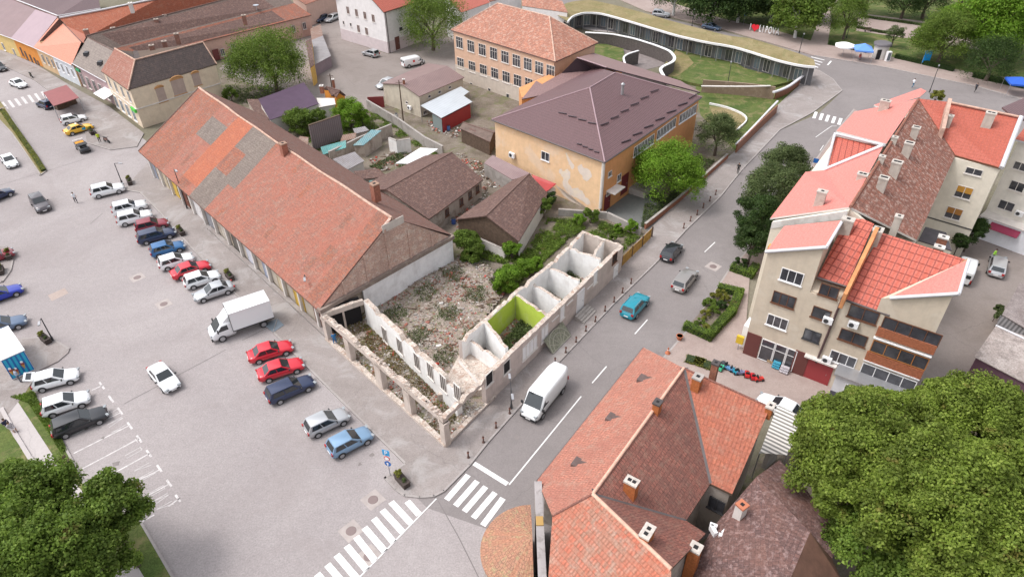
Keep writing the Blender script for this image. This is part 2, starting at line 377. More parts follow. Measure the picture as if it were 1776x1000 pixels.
def raised(name, pts, h, mat, kerb=None, kw=.18):
    """a pavement: flat top with a real step; kerb is a list of point-index runs that carry a kerb stone"""
    mb = MB(); mb.prism([tuple(p) for p in pts], -.01, h, 0); struct(name, mb, mat)
    if kerb:
        a, b = kerb; kb = MB()
        cc = sum((Vector((p[0], p[1], 0)) for p in pts), Vector())/len(pts)
        P = [Vector((p[0], p[1], 0)) for p in pts[a:b]]
        for p, q in zip(P, P[1:]):
            d = (q-p); 
            if d.length < .05: continue
            d.normalize(); n = Vector((-d.y, d.x, 0))
            sgn = 1 if area(pts) > 0 else -1
            n = n*sgn
            p2 = p-d*.02; q2 = q+d*.02
            A = [p2-n*.01, q2-n*.01, q2+n*kw, p2+n*kw]
            kb.prism([tuple(x) for x in A], -.005, h+.012, 0)
        struct('kerb', kb, M['kerb'])
raised('pavement', [G(215, 330), G(243, 335), G(279, 372), G(329, 428), G(410, 513), G(476, 580), G(565, 670), G(701, 804), G(666, 829), G(685, 850), G(701, 861), G(728, 864), G(753, 862), G(771, 853), G(816, 807), G(848, 767), G(970, 629), G(1066, 527), G(1139, 456), G(1190, 400), G(1250, 342), G(1285, 298), G(1353, 226), G(1408, 197), G(1461, 158), G(1445, 138), G(1421, 123), G(1390, 116),
                    G(1385, 150), G(1341, 190), G(1276, 262), G(1180, 345), G(1105, 420), G(1077, 464), G(775, 768), G(568, 590), G(570, 560), G(255, 285), G(225, 318)], .12, M['pave'], (0, 28))
raised('pavement', [G(152, 249), G(192, 261), G(238, 255), G(250, 232), G(190, 186), G(142, 160), G(80, 125), G(0, 92), G(-80, 62), G(-80, 80), G(0, 112), G(60, 140), G(140, 200)], .12, M['pave'], (0, 3))
raised('pavement', [G(1150, 620), G(1205, 557), G(1262, 470), G(1300, 430), G(1372, 338), G(1440, 240), G(1480, 190), G(1560, 230), G(1450, 420), G(1300, 480), G(1290, 612), G(1400, 655), G(1560, 700), G(1500, 790), G(1345, 720), G(1200, 690)], .12, M['pave2'], (0, 7))
raised('pavement', [G(1411, 97), G(1537, 118), G(1691, 150), G(1776, 174), G(1900, 205), G(1900, 190), G(1776, 140), G(1691, 128), G(1537, 98), G(1420, 76), G(1340, 52), G(1255, 34), G(1100, -15), G(1040, -15), G(1120, 20), G(1255, 52)], .12, M['pave2'], (0, 5))
raised('pavement', [G(1345, 720), G(1290, 700), G(1240, 640), G(1180, 610), G(1150, 640), G(1250, 720)], .125, M['pave2'])
# island of the square on the left, its lawn and footpath
raised('traffic_island', [m1(480, 610), m1(370, 545), m1(280, 535), m1(110, 545), m1(-300, 700), m1(-300, 1500), m1(160, 940), m1(275, 760), m1(400, 700), m1(470, 640)], .12, M['pave'], (0, 4))
raised('traffic_island', [G(-40, 420), G(12, 428), G(24, 452), G(20, 470), G(5, 490), G(-60, 500)], .12, M['pave'], (0, 6))
P_ = [G(20, 690), G(60, 668), G(106, 752), G(152, 838), G(248, 905), G(304, 1005), G(330, 1100), G(-300, 1100), G(-300, 800), G(-60, 640)]
raised('park_lawn', [G(-5, 655), G(45, 660), G(80, 715), G(106, 757), G(155, 850), G(247, 905), G(304, 1003), G(330, 1060), G(-300, 1100), G(-300, 800)], .10, M['grass'], (2, 8))
mb = MB()
for A in ([m5(-200, 130), m5(0, 85), m5(60, 90), m5(120, 180), m5(290, 440), m5(420, 590), m5(430, 680), m5(370, 720), m5(330, 650), m5(200, 500), m5(70, 310), m5(0, 180), m5(-200, 250)],
          [m5(560, 960), m5(630, 905), m5(690, 960), m5(720, 1010), m5(560, 1010)]):
    mb.prism([tuple(p) for p in A], .0, .112)
struct('footpath', mb, M['path'])
mb = MB()
for a, b in zip([m5(0, 175), m5(70, 305), m5(140, 420)], [m5(70, 305), m5(140, 420), m5(215, 510)]):
    mb.wall(a, b, .05, .24, .35)
struct('path_edging', mb, M['path'])
# narrow planted median on the square
raised('planted_median', [G(0, 190), G(10, 186), G(40, 235), G(62, 268), G(81, 298), G(70, 305), G(45, 268), G(20, 232), G(-10, 200)], .14, M['drygrass'], (0, 9))
raised('planted_median', [G(-30, 175), G(0, 176), G(8, 186), G(0, 196), G(-30, 190)], .14, M['drygrass'])
# ------------------------------------------------------------ road paint
def stripe(mb, a, b, wdt, z):
    a = Vector((a[0], a[1], 0)); b = Vector((b[0], b[1], 0)); d = (b-a).normalized(); n = Vector((-d.y, d.x, 0))*wdt/2
    mb.poly([setp(a-n, z), setp(b-n, z), setp(b+n, z), setp(a+n, z)])
def quadp(mb, pts, z):
    P = [setp(p, z) for p in pts]
    if area(P) < 0: P = P[::-1]
    mb.poly(P)
mb = MB(); z = .020
tops = [(875, 625), (795, 628), (752, 668), (710, 710), (663, 755), (622, 800), (575, 845), (525, 890), (479, 938), (428, 985), (380, 1030), (330, 1078)]
bots = [(935, 692), (895, 735), (853, 778), (808, 828), (765, 873), (716, 920), (675, 965), (628, 1010), (580, 1055), (532, 1100), (484, 1145), (436, 1190)]
for a, b in zip(tops, bots): stripe(mb, m6(*a), m6(*b), .52, z)
stripe(mb, m6(1020, 612), m6(640, 1000), .10, z)
stripe(mb, m6(640, 1000), m6(560, 1085), .10, z)
for a, b in zip([(1178, 495), (1223, 525), (1265, 553), (1311, 582), (1350, 610)], [(1070, 618), (1115, 648), (1158, 676), (1203, 708), (1250, 745)]):
    stripe(mb, m6(*a), m6(*b), .5, z)
stripe(mb, G(822, 803), G(880, 839), .42, z); stripe(mb, G(883, 840), G(1008, 687), .12, z)
for a, b in [((1027, 664), (1052, 635)), ((1101, 579), (1123, 554)), ((1222, 437), (1240, 420)), ((1452, 262), (1458, 250))]: stripe(mb, G(*a), G(*b), .12, z)
for i in range(5):
    stripe(mb, k4(612-8+i*35, 632+i*9), k4(590+i*35, 668+i*9), .5, z)
stripe(mb, k4(720, 712), k4(690, 712), .1, z); stripe(mb, k4(690, 712), k4(600, 775), .1, z)
stripe(mb, k4(645, 820), k4(625, 850), .1, z)
for i in range(4): stripe(mb, k4(575+i*-3, 322+i*13), k4(650-i*12, 340+i*14), .35, z)
stripe(mb, k4(688, 345), k4(668, 368), .3, z)
struct('road_markings', mb, M['paint'])
mb = MB(); z = .012
for i in range(11): stripe(mb, k1(285-i*45, 628+i*12), k1(320-i*45, 655+i*12+20), .45, z)
for i in range(7): stripe(mb, m5(*[(365, 388), (405, 465), (470, 538), (668, 530), (725, 600), (705, 725), (330, 312)][i]), m5(*[(640, 250), (690, 315), (742, 388), (790, 470), (838, 540), (765, 692), (600, 185)][i]), .13, z)
stripe(mb, m5(835, 650), m5(890, 610), .13, z); stripe(mb, m5(455, 75), m5(512, 50), .12, z)
for p in [(505, 52), (550, 118), (595, 178), (643, 250), (690, 316), (738, 388), (790, 462), (838, 535), (882, 610)]:
    a = m5(p[0]-12, p[1]-17); b = m5(p[0]+12, p[1]+17); stripe(mb, a, b, .18, z)
stripe(mb, m5(670, 760), m5(705, 725), .3, z)
struct('parking_bay_lines', mb, M['fadedpaint'])
mb = MB()
for a, b in (((215, 700), (300, 655)), ((300, 655), (392, 606)), ((0, 321), (70, 300)), ((70, 300), (147, 276)), ((157, 388), (178, 370)), ((760, 868), (795, 930)), ((795, 930), (835, 1010)), ((20, 345), (0, 350)), ((420, 590), (480, 560))):
    stripe(mb, G(*a), G(*b), .07, .013)
struct('asphalt_seams', mb, flat('seam_tar', (.17, .15, .15), .9))
mb = MB(); r_ = random.Random(5)
for u, v in [(470, 622), (490, 640), (505, 672), (560, 735), (600, 770), (285, 440), (300, 452), (330, 470), (345, 488), (215, 372), (240, 395), (262, 415), (180, 760), (205, 800), (150, 745), (640, 790), (620, 810), (980, 600), (1030, 560), (1005, 640), (900, 760), (1080, 520)]:
    c = G(u+r_.uniform(-6, 6), v+r_.uniform(-6, 6)); n_ = 9; R_ = r_.uniform(.12, .42)
    mb.poly([(c.x+R_*r_.uniform(.5, 1.2)*math.cos(6.283*i/n_), c.y+R_*r_.uniform(.5, 1.2)*math.sin(6.283*i/n_), .017) for i in range(n_)])
struct('oil_stains', mb, flat('oil_stain', (.20, .175, .17), .8, var=.15))
# inspection covers and patches
def cover(px, py, r=.42, sq=1.0):
    c = G(px, py); mb = MB(); mb.box((c.x, c.y, .009), (sq*1.5, sq*1.5, .006), rad(45), 0)
    mb.lathe((c.x, c.y, .008), [(r, 0), (r, .006), (r-.05, .008)], 16, 1)
    return mb
GR = 'inspection covers set in the road'
mc = [flat('iron_cover', (.20, .15, .145), .6, .1), flat('cover_surround', (.37, .325, .31), .9, var=.15)]
for px, py, lab in [(647, 866, 'round iron cover in a pale square beside the zebra crossing end'), (609, 920, 'round cover beside the middle of the long zebra crossing'),
                    (640, 964, 'round cover among the lower stripes of the long zebra crossing'), (1237, 462, 'round cover on the street beyond the grey estate car'), (238, 481, 'round cover near the row of parked cars on the square'), (284, 527, 'faint round cover left of the box truck')]:
    c = cover(px, py); c.build('manhole_cover', [mc[1], mc[0]], None, lab, 'manhole cover', GR)
sheet('asphalt_patch', [G(83, 512), G(112, 499), G(119, 508), G(90, 522)], .006, ground_mat('patch', (.36, .29, .26), (.4, .33, .3)))
# ============================================================ BUILDINGS: helpers
T = {}
T['red'] = tile_mat('weathered_red_tiles', (.42, .14, .08), (.29, .125, .09), (.17, .09, .075), spots=(.30, .22, .18), spots_amt=.5, dark=(.17, .11, .095), dark_amt=.45, bump=.6)
T['red2'] = tile_mat('pale_red_tiles', (.39, .155, .11), (.29, .14, .11), (.19, .10, .085), cw=.24, rh=.36, spots=(.33, .25, .20), spots_amt=.5, dark=(.38, .13, .09), dark_amt=.6, dscale=.5)
T['orange'] = tile_mat('new_orange_tiles', (.46, .15, .085), (.38, .135, .09), (.32, .1, .05), spots=(.55, .25, .15), spots_amt=.25)
T['grey'] = tile_mat('grey_mossy_tiles', (.25, .20, .175), (.20, .165, .145), (.12, .095, .085), spots=(.33, .28, .235), spots_amt=.4, dark=(.14, .11, .10), dark_amt=.4)
T['brown'] = tile_mat('dark_brown_tiles', (.19, .11, .09), (.145, .09, .08), (.08, .055, .05), spots=(.30, .20, .17), spots_amt=.55, dark=(.11, .07, .065), dark_amt=.4, sscale=2.0)
T['dgrey'] = tile_mat('dark_grey_tiles', (.13, .10, .095), (.10, .08, .078), (.06, .05, .048), spots=(.20, .14, .12), spots_amt=.4, dark=(.08, .065, .06), dark_amt=.3)
T['salmon'] = tile_mat('salmon_metal_tiles', (.74, .24, .205), (.71, .23, .195), (.6, .19, .16), cw=.35, rh=.4, msize=.015, off=0, rough=.5, bump=.12, spec=.4)
T['vermil'] = tile_mat('bright_red_metal_tiles', (.56, .13, .09), (.51, .12, .08), (.26, .045, .03), cw=.55, rh=.72, msize=.07, off=0, rough=.5, bump=.9, spec=.4)
T['vermil2'] = tile_mat('red_metal_tiles', (.46, .12, .085), (.42, .11, .075), (.40, .085, .045), cw=.4, rh=.45, msize=.03, off=0, rough=.5, bump=.7, spec=.4)
T['motley'] = tile_mat('motley_brown_tiles', (.30, .12, .085), (.22, .10, .075), (.12, .07, .055), cw=.45, rh=.5, spots=(.55, .42, .36), spots_amt=.7, dark=(.17, .09, .075), dark_amt=.4, sscale=2.2)
T['purple'] = tile_mat('plum_metal_tiles', (.155, .085, .09), (.145, .08, .085), (.095, .052, .055), cw=.35, rh=.5, msize=.03, off=0, rough=.5, bump=.5, spec=.45)
T['plumdk'] = flat('dark_plum_sheet', (.055, .035, .045), .55, var=.1)
T['near1'] = tile_mat('salmon_clay_tiles', (.52, .215, .155), (.42, .18, .135), (.24, .11, .085), cw=.22, rh=.32, spots=(.40, .27, .21), spots_amt=.6, dark=(.36, .15, .115), dark_amt=.6, bump=.9)
T['near2'] = tile_mat('dull_red_clay_tiles', (.34, .135, .105), (.25, .11, .09), (.13, .065, .05), cw=.24, rh=.34, spots=(.33, .22, .17), spots_amt=.4, dark=(.15, .085, .075), dark_amt=.55, bump=.8)
T['near3'] = tile_mat('patched_orange_clay_tiles', (.50, .165, .11), (.37, .21, .155), (.26, .13, .09), cw=.24, rh=.34, spots=(.42, .30, .24), spots_amt=.65, dark=(.50, .14, .08), dark_amt=.5, bump=.9)
T['wingr'] = tile_mat('orange_red_clay_tiles', (.47, .155, .095), (.39, .14, .095), (.26, .1, .06), cw=.3, rh=.42, spots=(.42, .26, .19), spots_amt=.55, dark=(.33, .12, .085), dark_amt=.6, bump=.9)
T['dome'] = tile_mat('mossy_clay_tiles', (.46, .24, .16), (.36, .20, .14), (.20, .12, .09), cw=.2, rh=.26, spots=(.36, .34, .18), spots_amt=.6, dark=(.48, .2, .12), dark_amt=.4)
T['brickish'] = tile_mat('old_gable_brick', (.62, .40, .32), (.50, .33, .28), (.62, .52, .45), cw=.5, rh=.22, spots=(.72, .62, .54), spots_amt=.7, dark=(.34, .23, .19), dark_amt=.5, bump=.2)
RIDGE = flat('ridge_mortar', (.50, .33, .26), .9, var=.3, scale=2)
RIDGE_D = flat('dark_ridge_tiles', (.16, .10, .085), .9, var=.3, scale=2)
GUT = flat('gutter_metal', (.12, .10, .10), .5, .3)
GUTW = flat('white_sheet_trim', (.62, .61, .64), .5, .1, var=.06)
def nrm(p, q):
    """horizontal normal of the wall p-q on the camera's side"""
    d = Vector((q[0]-p[0], q[1]-p[1], 0)).normalized(); n = Vector((-d.y, d.x, 0))
    m = Vector((p[0]+q[0], p[1]+q[1], 0))/2
    if n.dot(-m) < 0: n = -n
    return d, n
def fbox(mb, c, d, n, w, h, t0, t1, m=0):
    """box on a wall: centre c (z = centre height), width w along d, height h, from t0 to t1 proud along n"""
    hx = d*w/2
    P = []
    for z in (-h/2, h/2):
        for a, t in ((-1, t0), (-1, t1), (1, t1), (1, t0)):
            P.append(c+hx*a+n*t+Vector((0, 0, z)))
    mb.hexa(P, m)
def window(par, p, q, px, py, w=1.1, h=1.3, frame='white', div=2, glass='glass', sill=True, cross=False, z=None, lintel=None, label=None, off=0.0, name='window', shutter=None):
    d, n = nrm(p, q)
    c = onwall(px, py, p, q) if not isinstance(px, Vector) else px
    c = c+n*off
    if z is not None: c.z = z
    mb = MB(); f = .07
    fbox(mb, c+Vector((0, 0, h/2-f/2)), d, n, w, f, -.02, .06); fbox(mb, c-Vector((0, 0, h/2-f/2)), d, n, w, f, -.02, .06)
    for s in (-1, 1): fbox(mb, c+d*s*(w/2-f/2), d, n, f, h-2*f, -.02, .06)
    for i in range(1, div): fbox(mb, c+d*(w*(i/div-.5)), d, n, f*.9, h-2*f, -.02, .055)
    if cross: fbox(mb, c+Vector((0, 0, h*.18)), d, n, w-2*f, f*.8, -.02, .05)
    if sill: fbox(mb, c-Vector((0, 0, h/2+.04)), d, n, w+.16, .07, -.02, .14)
    fr = mb.build(name, M[frame] if isinstance(frame, str) else frame, par, label)
    g = MB(); fbox(g, c, d, n, w-2*f, h-2*f, -.03, .02)
    g.build('pane', M[glass] if isinstance(glass, str) else glass, fr)
    if shutter:
        sh = MB(); fbox(sh, c+Vector((0, 0, h*.22)), d, n, w-2*f, h*.5, .02, .05); sh.build('roller_blind', shutter, fr)
    return fr
def door(par, p, q, px, py, w=1.1, h=2.1, mat=None, z0=.1, label=None, name='door'):
    d, n = nrm(p, q); c = onwall(px, py, p, q) if not isinstance(px, Vector) else px.copy(); c.z = z0+h/2
    mb = MB(); fbox(mb, c, d, n, w, h, -.02, .05)
    for s in (-1, 1): fbox(mb, c+d*s*(w/2+.05), d, n, .1, h, -.02, .09)
    fbox(mb, c+Vector((0, 0, h/2+.05)), d, n, w+.2, .1, -.02, .09)
    o = mb.build(name, mat or M['brown_pvc'], par, label)
    hb = MB(); fbox(hb, c+d*(w*.36)-Vector((0, 0, .05)), d, n, .04, .14, .05, .11); hb.build('handle', M['metal'], o)
    return o
def ac_unit(par, p, q, px, py, s=1.0):
    d, n = nrm(p, q); c = onwall(px, py, p, q)
    mb = MB(); fbox(mb, c, d, n, .85*s, .6*s, .08, .42)
    for k in (-1, 1): fbox(mb, c+d*k*.3*s-Vector((0, 0, .34*s)), d, n, .04, .06, -.01, .4)
    o = mb.build('air_conditioner', M['white'], par)
    c2 = c+n*.425-d*.12*s; ang = math.atan2(n.y, n.x)
    f = MB(); f.tube(c2, c2+n*.02, .22*s, 12); f.build('fan_grille', M['dmetal'], o)
def chimney(par, top, w=.6, l=.6, h=1.6, rz=0.0, mat=None, cap=None, holes=1, capw=.1, name='chimney'):
    """top = centre of the chimney's top"""
    mb = MB(); mb.box((top.x, top.y, top.z-h/2), (w, l, h), rz, 0)
    o = mb.build(name, mat or M['brick'], par)
    cb = MB(); cb.box((top.x, top.y, top.z-.06), (w+capw, l+capw, .14), rz, 0)
    o2 = cb.build('chimney_cap', cap or M['offwhite'], o)
    fb = MB(); ca, sa = math.cos(rz), math.sin(rz)
    for i in range(holes):
        t = (i-(holes-1)/2)*(max(w, l)/max(holes, 1))*.8
        dx, dy = (t, 0) if w > l else (0, t)
        x, y = top.x+ca*dx-sa*dy, top.y+sa*dx+ca*dy
        fb.box((x, y, top.z+.012), (min(w, l)*.42, min(w, l)*.42, .03), rz, 0)
    fb.build('flue', M['dark'], o)
    return o
def ridge(mb, a, b, r=.13, m=0): mb.tube(a, b, r, 8, m)
def body(par, fp, z1, mat, z0=0.0, name='wall', label=None):
    mb = MB(); mb.prism([tuple(x) for x in fp], z0, z1, 0); return mb.build(name, mat, par, label)
def vecs(*a): return [Vector((x[0], x[1], 0)) for x in a]
def gutter(mb, a, b, r=.09, m=0): mb.tube(a, b, r, 6, m)
# ============================================================ A: the long market hall
ZE = 3.9
e0, e1 = G(240, 262, ZE), G(552, 538, ZE); b1 = G(785, 408, ZE)
ap = onwall(680, 378, e1, b1); ZR = ap.z
rf = G(345, 152, ZR)
b0 = Vector((e0.x+(b1.x-e1.x)*1.02, e0.y+(b1.y-e1.y)*1.02, ZE))
fe = (e1-e0).normalized(); fn = Vector((-fe.y, fe.x, 0))
if fn.y < 0: fn = -fn        # from the front to the back
hall = thing('market_hall', setp(e0.lerp(b1, .5), 0), 'long low hall under a patched red, orange and grey tile roof beside the square', 'building')
inset = .75
w0 = e0+fn*inset+fe*.3; w1 = e1+fn*inset-fe*.25
mb = MB()
mb.prism([tuple(setp(x, 0)) for x in (w0, w1, b1-fe*.25-fn*.3, b0+fe*.3-fn*.3)], 0, ZE-.15, 0)
mb.build('wall', plaster('hall_plaster', (.42, .37, .31), (.28, .2, .15), .6, .4), hall)
# roof front: cells (t0,t1,s0,s1,material) along the eave and up the slope
HM = [T['red'], T['orange'], T['grey'], T['red2'], tile_mat('rear_slope_tiles', (.25, .125, .10), (.20, .11, .09), (.11, .07, .06), spots=(.24, .2, .18), spots_amt=.5), M['dark']]
def rp(t, s):
    p = e0.lerp(e1, t).lerp(rf.lerp(ap, t), s); p.z -= (.28*math.sin(math.pi*t)*s+.07*math.sin(13*t+2*s)*math.sin(math.pi*s)+.05*math.sin(29*t)*s)*(1 if 0 < t < 1 else 0); return p
def bp_(t, s):
    p = b0.lerp(b1, t).lerp(rf.lerp(ap, t), s); p.z -= (.28*math.sin(math.pi*t)*s+.05*math.sin(29*t)*s)*(1 if 0 < t < 1 else 0); return p
cells = [(0, .17, 0, 1, 0), (.17, .27, 0, .55, 3), (.17, .27, .55, .82, 2), (.17, .27, .82, 1, 3), (.27, .36, .12, 1, 1), (.27, .36, 0, .12, 0),
         (.36, .455, 0, .40, 2), (.36, .425, .40, .70, 0), (.425, .455, .40, .70, 2), (.36, .455, .70, 1, 2), (.455, .49, 0, .35, 3), (.455, .49, .35, 1, 2), (.49, .95, 0, 1, 3), (.95, 1.0, 0, 1, 0)]
mb = MB()
for t0, t1, s0, s1, m in cells:
    n = max(1, round((t1-t0)*60)); k = max(1, round((s1-s0)*6))
    for i in range(n):
        a = lerp(t0, t1, i/n); b = lerp(t0, t1, (i+1)/n)
        for j in range(k):
            u0, u1 = lerp(s0, s1, j/k), lerp(s0, s1, (j+1)/k)
            mm = m
            if random.random() < .07 and m in (0, 3): mm = 3-m
            mb.poly([rp(a, u0), rp(b, u0), rp(b, u1), rp(a, u1)], mm)
th = Vector((0, 0, .2))
for a, b in ((e0, e1), (e1, ap), (ap, rf), (rf, e0)): mb.poly([a-th, b-th, b, a], 4)
mb.poly([e0-th, rf-th*3, ap-th*3, e1-th], 5)
for i in range(30):
    a, b = i/30, (i+1)/30; mb.poly([rp(a, 1), rp(b, 1), bp_(b, 0), bp_(a, 0)], 4); mb.poly([bp_(a, 0)-th, bp_(b, 0)-th, rp(b, 1)-th*2, rp(a, 1)-th*2], 4)
mb.poly([b0-th, b1-th, b1, b0][::-1], 4)
roof = mb.build('roof', HM, hall)
mb = MB()
[ridge(mb, rp(i/30, 1), rp((i+1)/30, 1), .16, 0) for i in range(30)]; ridge(mb, e0, rf, .1, 1)
mb.build('ridge_tiles', [RIDGE, RIDGE_D], roof)
# gable wall over the ruin, with brick piers, and its white band below
d, n = nrm(e1, b1)
mb = MB()
ga, gb, gc = e1-n*.02, b1-n*.02, ap-n*.02
mb.raw([ga+Vector((0, 0, -.3)), gb+Vector((0, 0, -.3)), gc, ga-n*.4+Vector((0, 0, -.3)), gb-n*.4+Vector((0, 0, -.3)), gc-n*.4], [(0, 1, 2), (5, 4, 3), (0, 2, 5, 3), (1, 4, 5, 2), (0, 3, 4, 1)], 0)
L_ = (b1-e1).length
for t in (.18, .34, .5, .66, .83):
    c = e1.lerp(b1, t); hmax = (ap.z-ZE)*(t/.52 if t < .52 else (1-t)/.48)
    fbox(mb, setp(c, ZE-.2+hmax*.47), d, n, .28, hmax*.92, -.02, .10, 0)
for t0, t1, zo in ((0, 1, .0),): fbox(mb, setp(e1.lerp(b1, .5), ZE-.1), d, n, L_, .45, -.3, .35, 1)
mb.build('gable_wall', [T['brickish'], plaster('grimy_ledge', (.24, .19, .165), (.4, .33, .28), .5, .8)], hall, 'old brick gable with piers, facing the ruin')
mb = MB(); fbox(mb, setp(e1.lerp(b1, .64), (ZE-.35)/2), d, n, L_*.70, ZE-.35, -.05, .12)
mb.build('party_wall', plaster('white_party_wall', (.84, .83, .84), (.45, .41, .39), .6, .45, grime=.3, hi=.75), hall, 'white party wall left by the collapsed house')
mb = MB()
fbox(mb, setp(ap-n*.0, ap.z-.75), d, n, 2.9, .9, -.02, .06); mb.build('plaster_patch', plaster('pale_plaster_patch', (.52, .47, .43)), hall)
# posts of the front arcade, shutters and shop goods under the eave
mb = MB()
for i in range(14):
    p = e0.lerp(e1, (i+.5)/14)+fn*.55
    mb.box((p.x, p.y, 0), (.32, .32, ZE-.15), math.atan2(fe.y, fe.x), 0, base=True)
    o = mb.build('post', M['offwhite'], hall); mb = MB()
SHOPC = [(.30, .33, .42), (.5, .42, .30), (.55, .36, .06), (.16, .05, .03), (.62, .60, .60), (.22, .22, .24), (.45, .40, .34), (.10, .09, .08), (.5, .5, .56)]
for i in range(13):
    p = w0.lerp(w1, (i+.5)/13)
    door(hall, w0, w1, setp(p, 0), 0, 1.9 if i % 3 else 1.1, 2.4, flat('shopfront_%d' % i, SHOPC[i % 9], .6, var=.1), z0=.12, name='shopfront')
# raised step along the front of the hall
mb = MB(); a = e0.lerp(e1, .42)+fn*.1; b = e1+fn*.1-fe*.1
mb.prism([tuple(setp(x, 0)) for x in (a, b, b+fn*.5, a+fn*.5)], .1, .42, 0); mb.build('step', M['pave'], hall)
for u, v, hh_, w_ in [(490, 248, 2.0, .75), (649, 318, 2.2, .8)]:
    top = G(u, v, ZR+.9); chimney(hall, top, w_, w_, hh_, math.atan2(fe.y, fe.x), flat('old_chimney_brick%d' % u, (.30, .12, .08), .9, var=.3, scale=4), flat('old_cap%d' % u, (.3, .19, .14), .9))
# little parapet stair of red tiles in the roof edge (front notch)
# ============================================================ B: the roofless ruin
WH = 3.6
ruin = thing('ruined_house', setp(G(800, 620), 0), 'roofless ruined house with bare white rooms and an open arcade on the corner', 'ruin')
RW = plaster('ruin_plaster', (.56, .48, .43), (.30, .24, .2), .8, .5, hi=.75, lo=.45, grime=.6)
RI = plaster('ruin_inner_white', (.80, .79, .78), (.50, .44, .40), .55, .6, hi=.8, grime=.35)
RP = plaster('ruin_pink', (.54, .455, .42), (.36, .30, .27), .5, .5, grime=.4)
RT = ground_mat('broken_wall_top', (.42, .35, .30), (.56, .5, .45), .3, .8, 0, speck=.4, col3=(.30, .17, .12), c3amt=.7, c3scale=1.5)
GRN = plaster('lime_green_paint', (.42, .52, .08), (.5, .5, .35), .3, .4, grime=.2)
def rag_wall(mb, p, q, z0, z1, th, m, mt, jag=.12, step=.5, mback=None):
    """wall with a broken, uneven top; m for the faces, mt for the top"""
    p = Vector((p[0], p[1], 0)); q = Vector((q[0], q[1], 0)); L = (q-p).length; n_ = max(2, int(L/step))
    d_ = (q-p)/L; nn = Vector((-d_.y, d_.x, 0))*th
    hs_ = [z1+random.uniform(-jag, jag*.6)-(random.random() < .12)*random.uniform(.1, .5)*(jag > .09) for _ in range(n_+1)]
    for i in range(n_):
        a = p.lerp(q, i/n_); b = p.lerp(q, (i+1)/n_); h0, h1 = hs_[i], hs_[i+1]
        A = [setp(a, z0), setp(b, z0), setp(b+nn, z0), setp(a+nn, z0), setp(a, h0), setp(b, h1), setp(b+nn, h1+random.uniform(-.05, .05)), setp(a+nn, h0)]
        mb.raw(A, [(0, 1, 5, 4)], m); mb.raw(A, [(2, 3, 7, 6)], m if mback is None else mback)
        mb.raw(A, [(4, 5, 6, 7)], mt)
        if i == 0: mb.raw(A, [(3, 0, 4, 7)], m)
        if i == n_-1: mb.raw(A, [(1, 2, 6, 5)], m)
c0 = G(773, 776); cl = G(566, 590); cr = G(1077, 470)
dP = (cl-c0).normalized(); dS = (cr-c0).normalized()
inP = Vector((dP.y, -dP.x, 0)); inP = inP if inP.dot(dS) > 0 else -inP      # inward from the plaza side
inS = Vector((dS.y, -dS.x, 0)); inS = inS if inS.dot(dP) > 0 else -inS      # inward from the street side
RM = [RW, RT, RI, RP, GRN]
# plaza beam, pillars and footing
mb = MB(); a = setp(c0, 0); b = setp(cl, 0)
def two(mb, p, q, z0, z1, th, inn, m=0, mi=None, jag=.12):
    d_ = (Vector((q[0], q[1], 0))-Vector((p[0], p[1], 0))).normalized(); left = Vector((-d_.y, d_.x, 0))
    if left.dot(inn) > 0: rag_wall(mb, p, q, z0, z1, th, m, 1, jag, mback=mi)
    else: rag_wall(mb, q, p, z0, z1, th, m, 1, jag, mback=mi)
two(mb, a, b, WH-.55, WH+.05, .55, inP, 0, jag=.24); 
for i in range(60):
    t = random.random(); p = a.lerp(b, t)+inP*random.uniform(.05, .45); mb.box((p.x, p.y, WH+.05), (random.uniform(.08, .3), random.uniform(.08, .25), .12), random.random()*3, random.choice((0, 1, 1)))
mb.build('arcade_beam', RM, ruin)
for t in (.012, .27, .50, .77, .985):
    mb = MB(); p = a.lerp(b, t)+inP*.25; mb.box((p.x, p.y, 0), (.66 if t in (.012, .985) else random.uniform(.8, 1.15), .58, WH-.5), math.atan2(dP.y, dP.x), 0, base=True)
    mb.box((p.x, p.y, WH-.8), (.9, .62, .3), math.atan2(dP.y, dP.x), 0, base=True)
    mb.build('pillar', RM, ruin)
mb = MB(); two(mb, a-inP*.12, b-inP*.12, 0, .42, .5, inP, 0, jag=.08); mb.build('footing_wall', RM, ruin)
s1 = a+dS*((G(862, 690)-c0).length); 
mb = MB(); two(mb, a-inS*.1, s1-inS*.1, 0, .4, .45, inS, 0, jag=.06); mb.build('footing_wall', RM, ruin)
mb = MB(); two(mb, a+dS*.1, s1, WH-.5, WH+.05, .45, inS, 0, jag=.1); mb.build('arcade_beam', RM, ruin)
# street wall: from the second pillar to the far end
cre = a+dS*((cr-c0).length)
WH2 = 3.55
mb = MB()
sx = a+dS*((G(845, 705)-c0).length)
two(mb, sx, cre, 0, WH2, .5, inS, 0, 2, jag=.08)
sw = mb.build('street_wall', [RP, RT, RI, RP, GRN], ruin, 'pink street front with boarded windows')
# inner arcade wall with barred windows
i0 = G(630, 520, WH); i1 = G(790, 676, WH); i0.z = i1.z = 0
mb = MB(); two(mb, i0, i1, 0, WH, .55, inP, 2, 2, jag=.1); iw = mb.build('inner_wall', RM, ruin, 'inner wall with five barred windows')
cg = [(458, 300), (545, 365), (645, 455), (722, 510), (797, 580), (877, 635)]
for cx, cy in cg:
    window(ruin, i0, i1, 530+cx/3.333, 490+cy/3.333, 1.0, 1.9, frame='offwhite', div=3, glass=flat('grimy_pane', (.12, .10, .09), .6, var=.3) if 'grimy_pane' not in bpy.data.materials else bpy.data.materials['grimy_pane'], off=0.0)
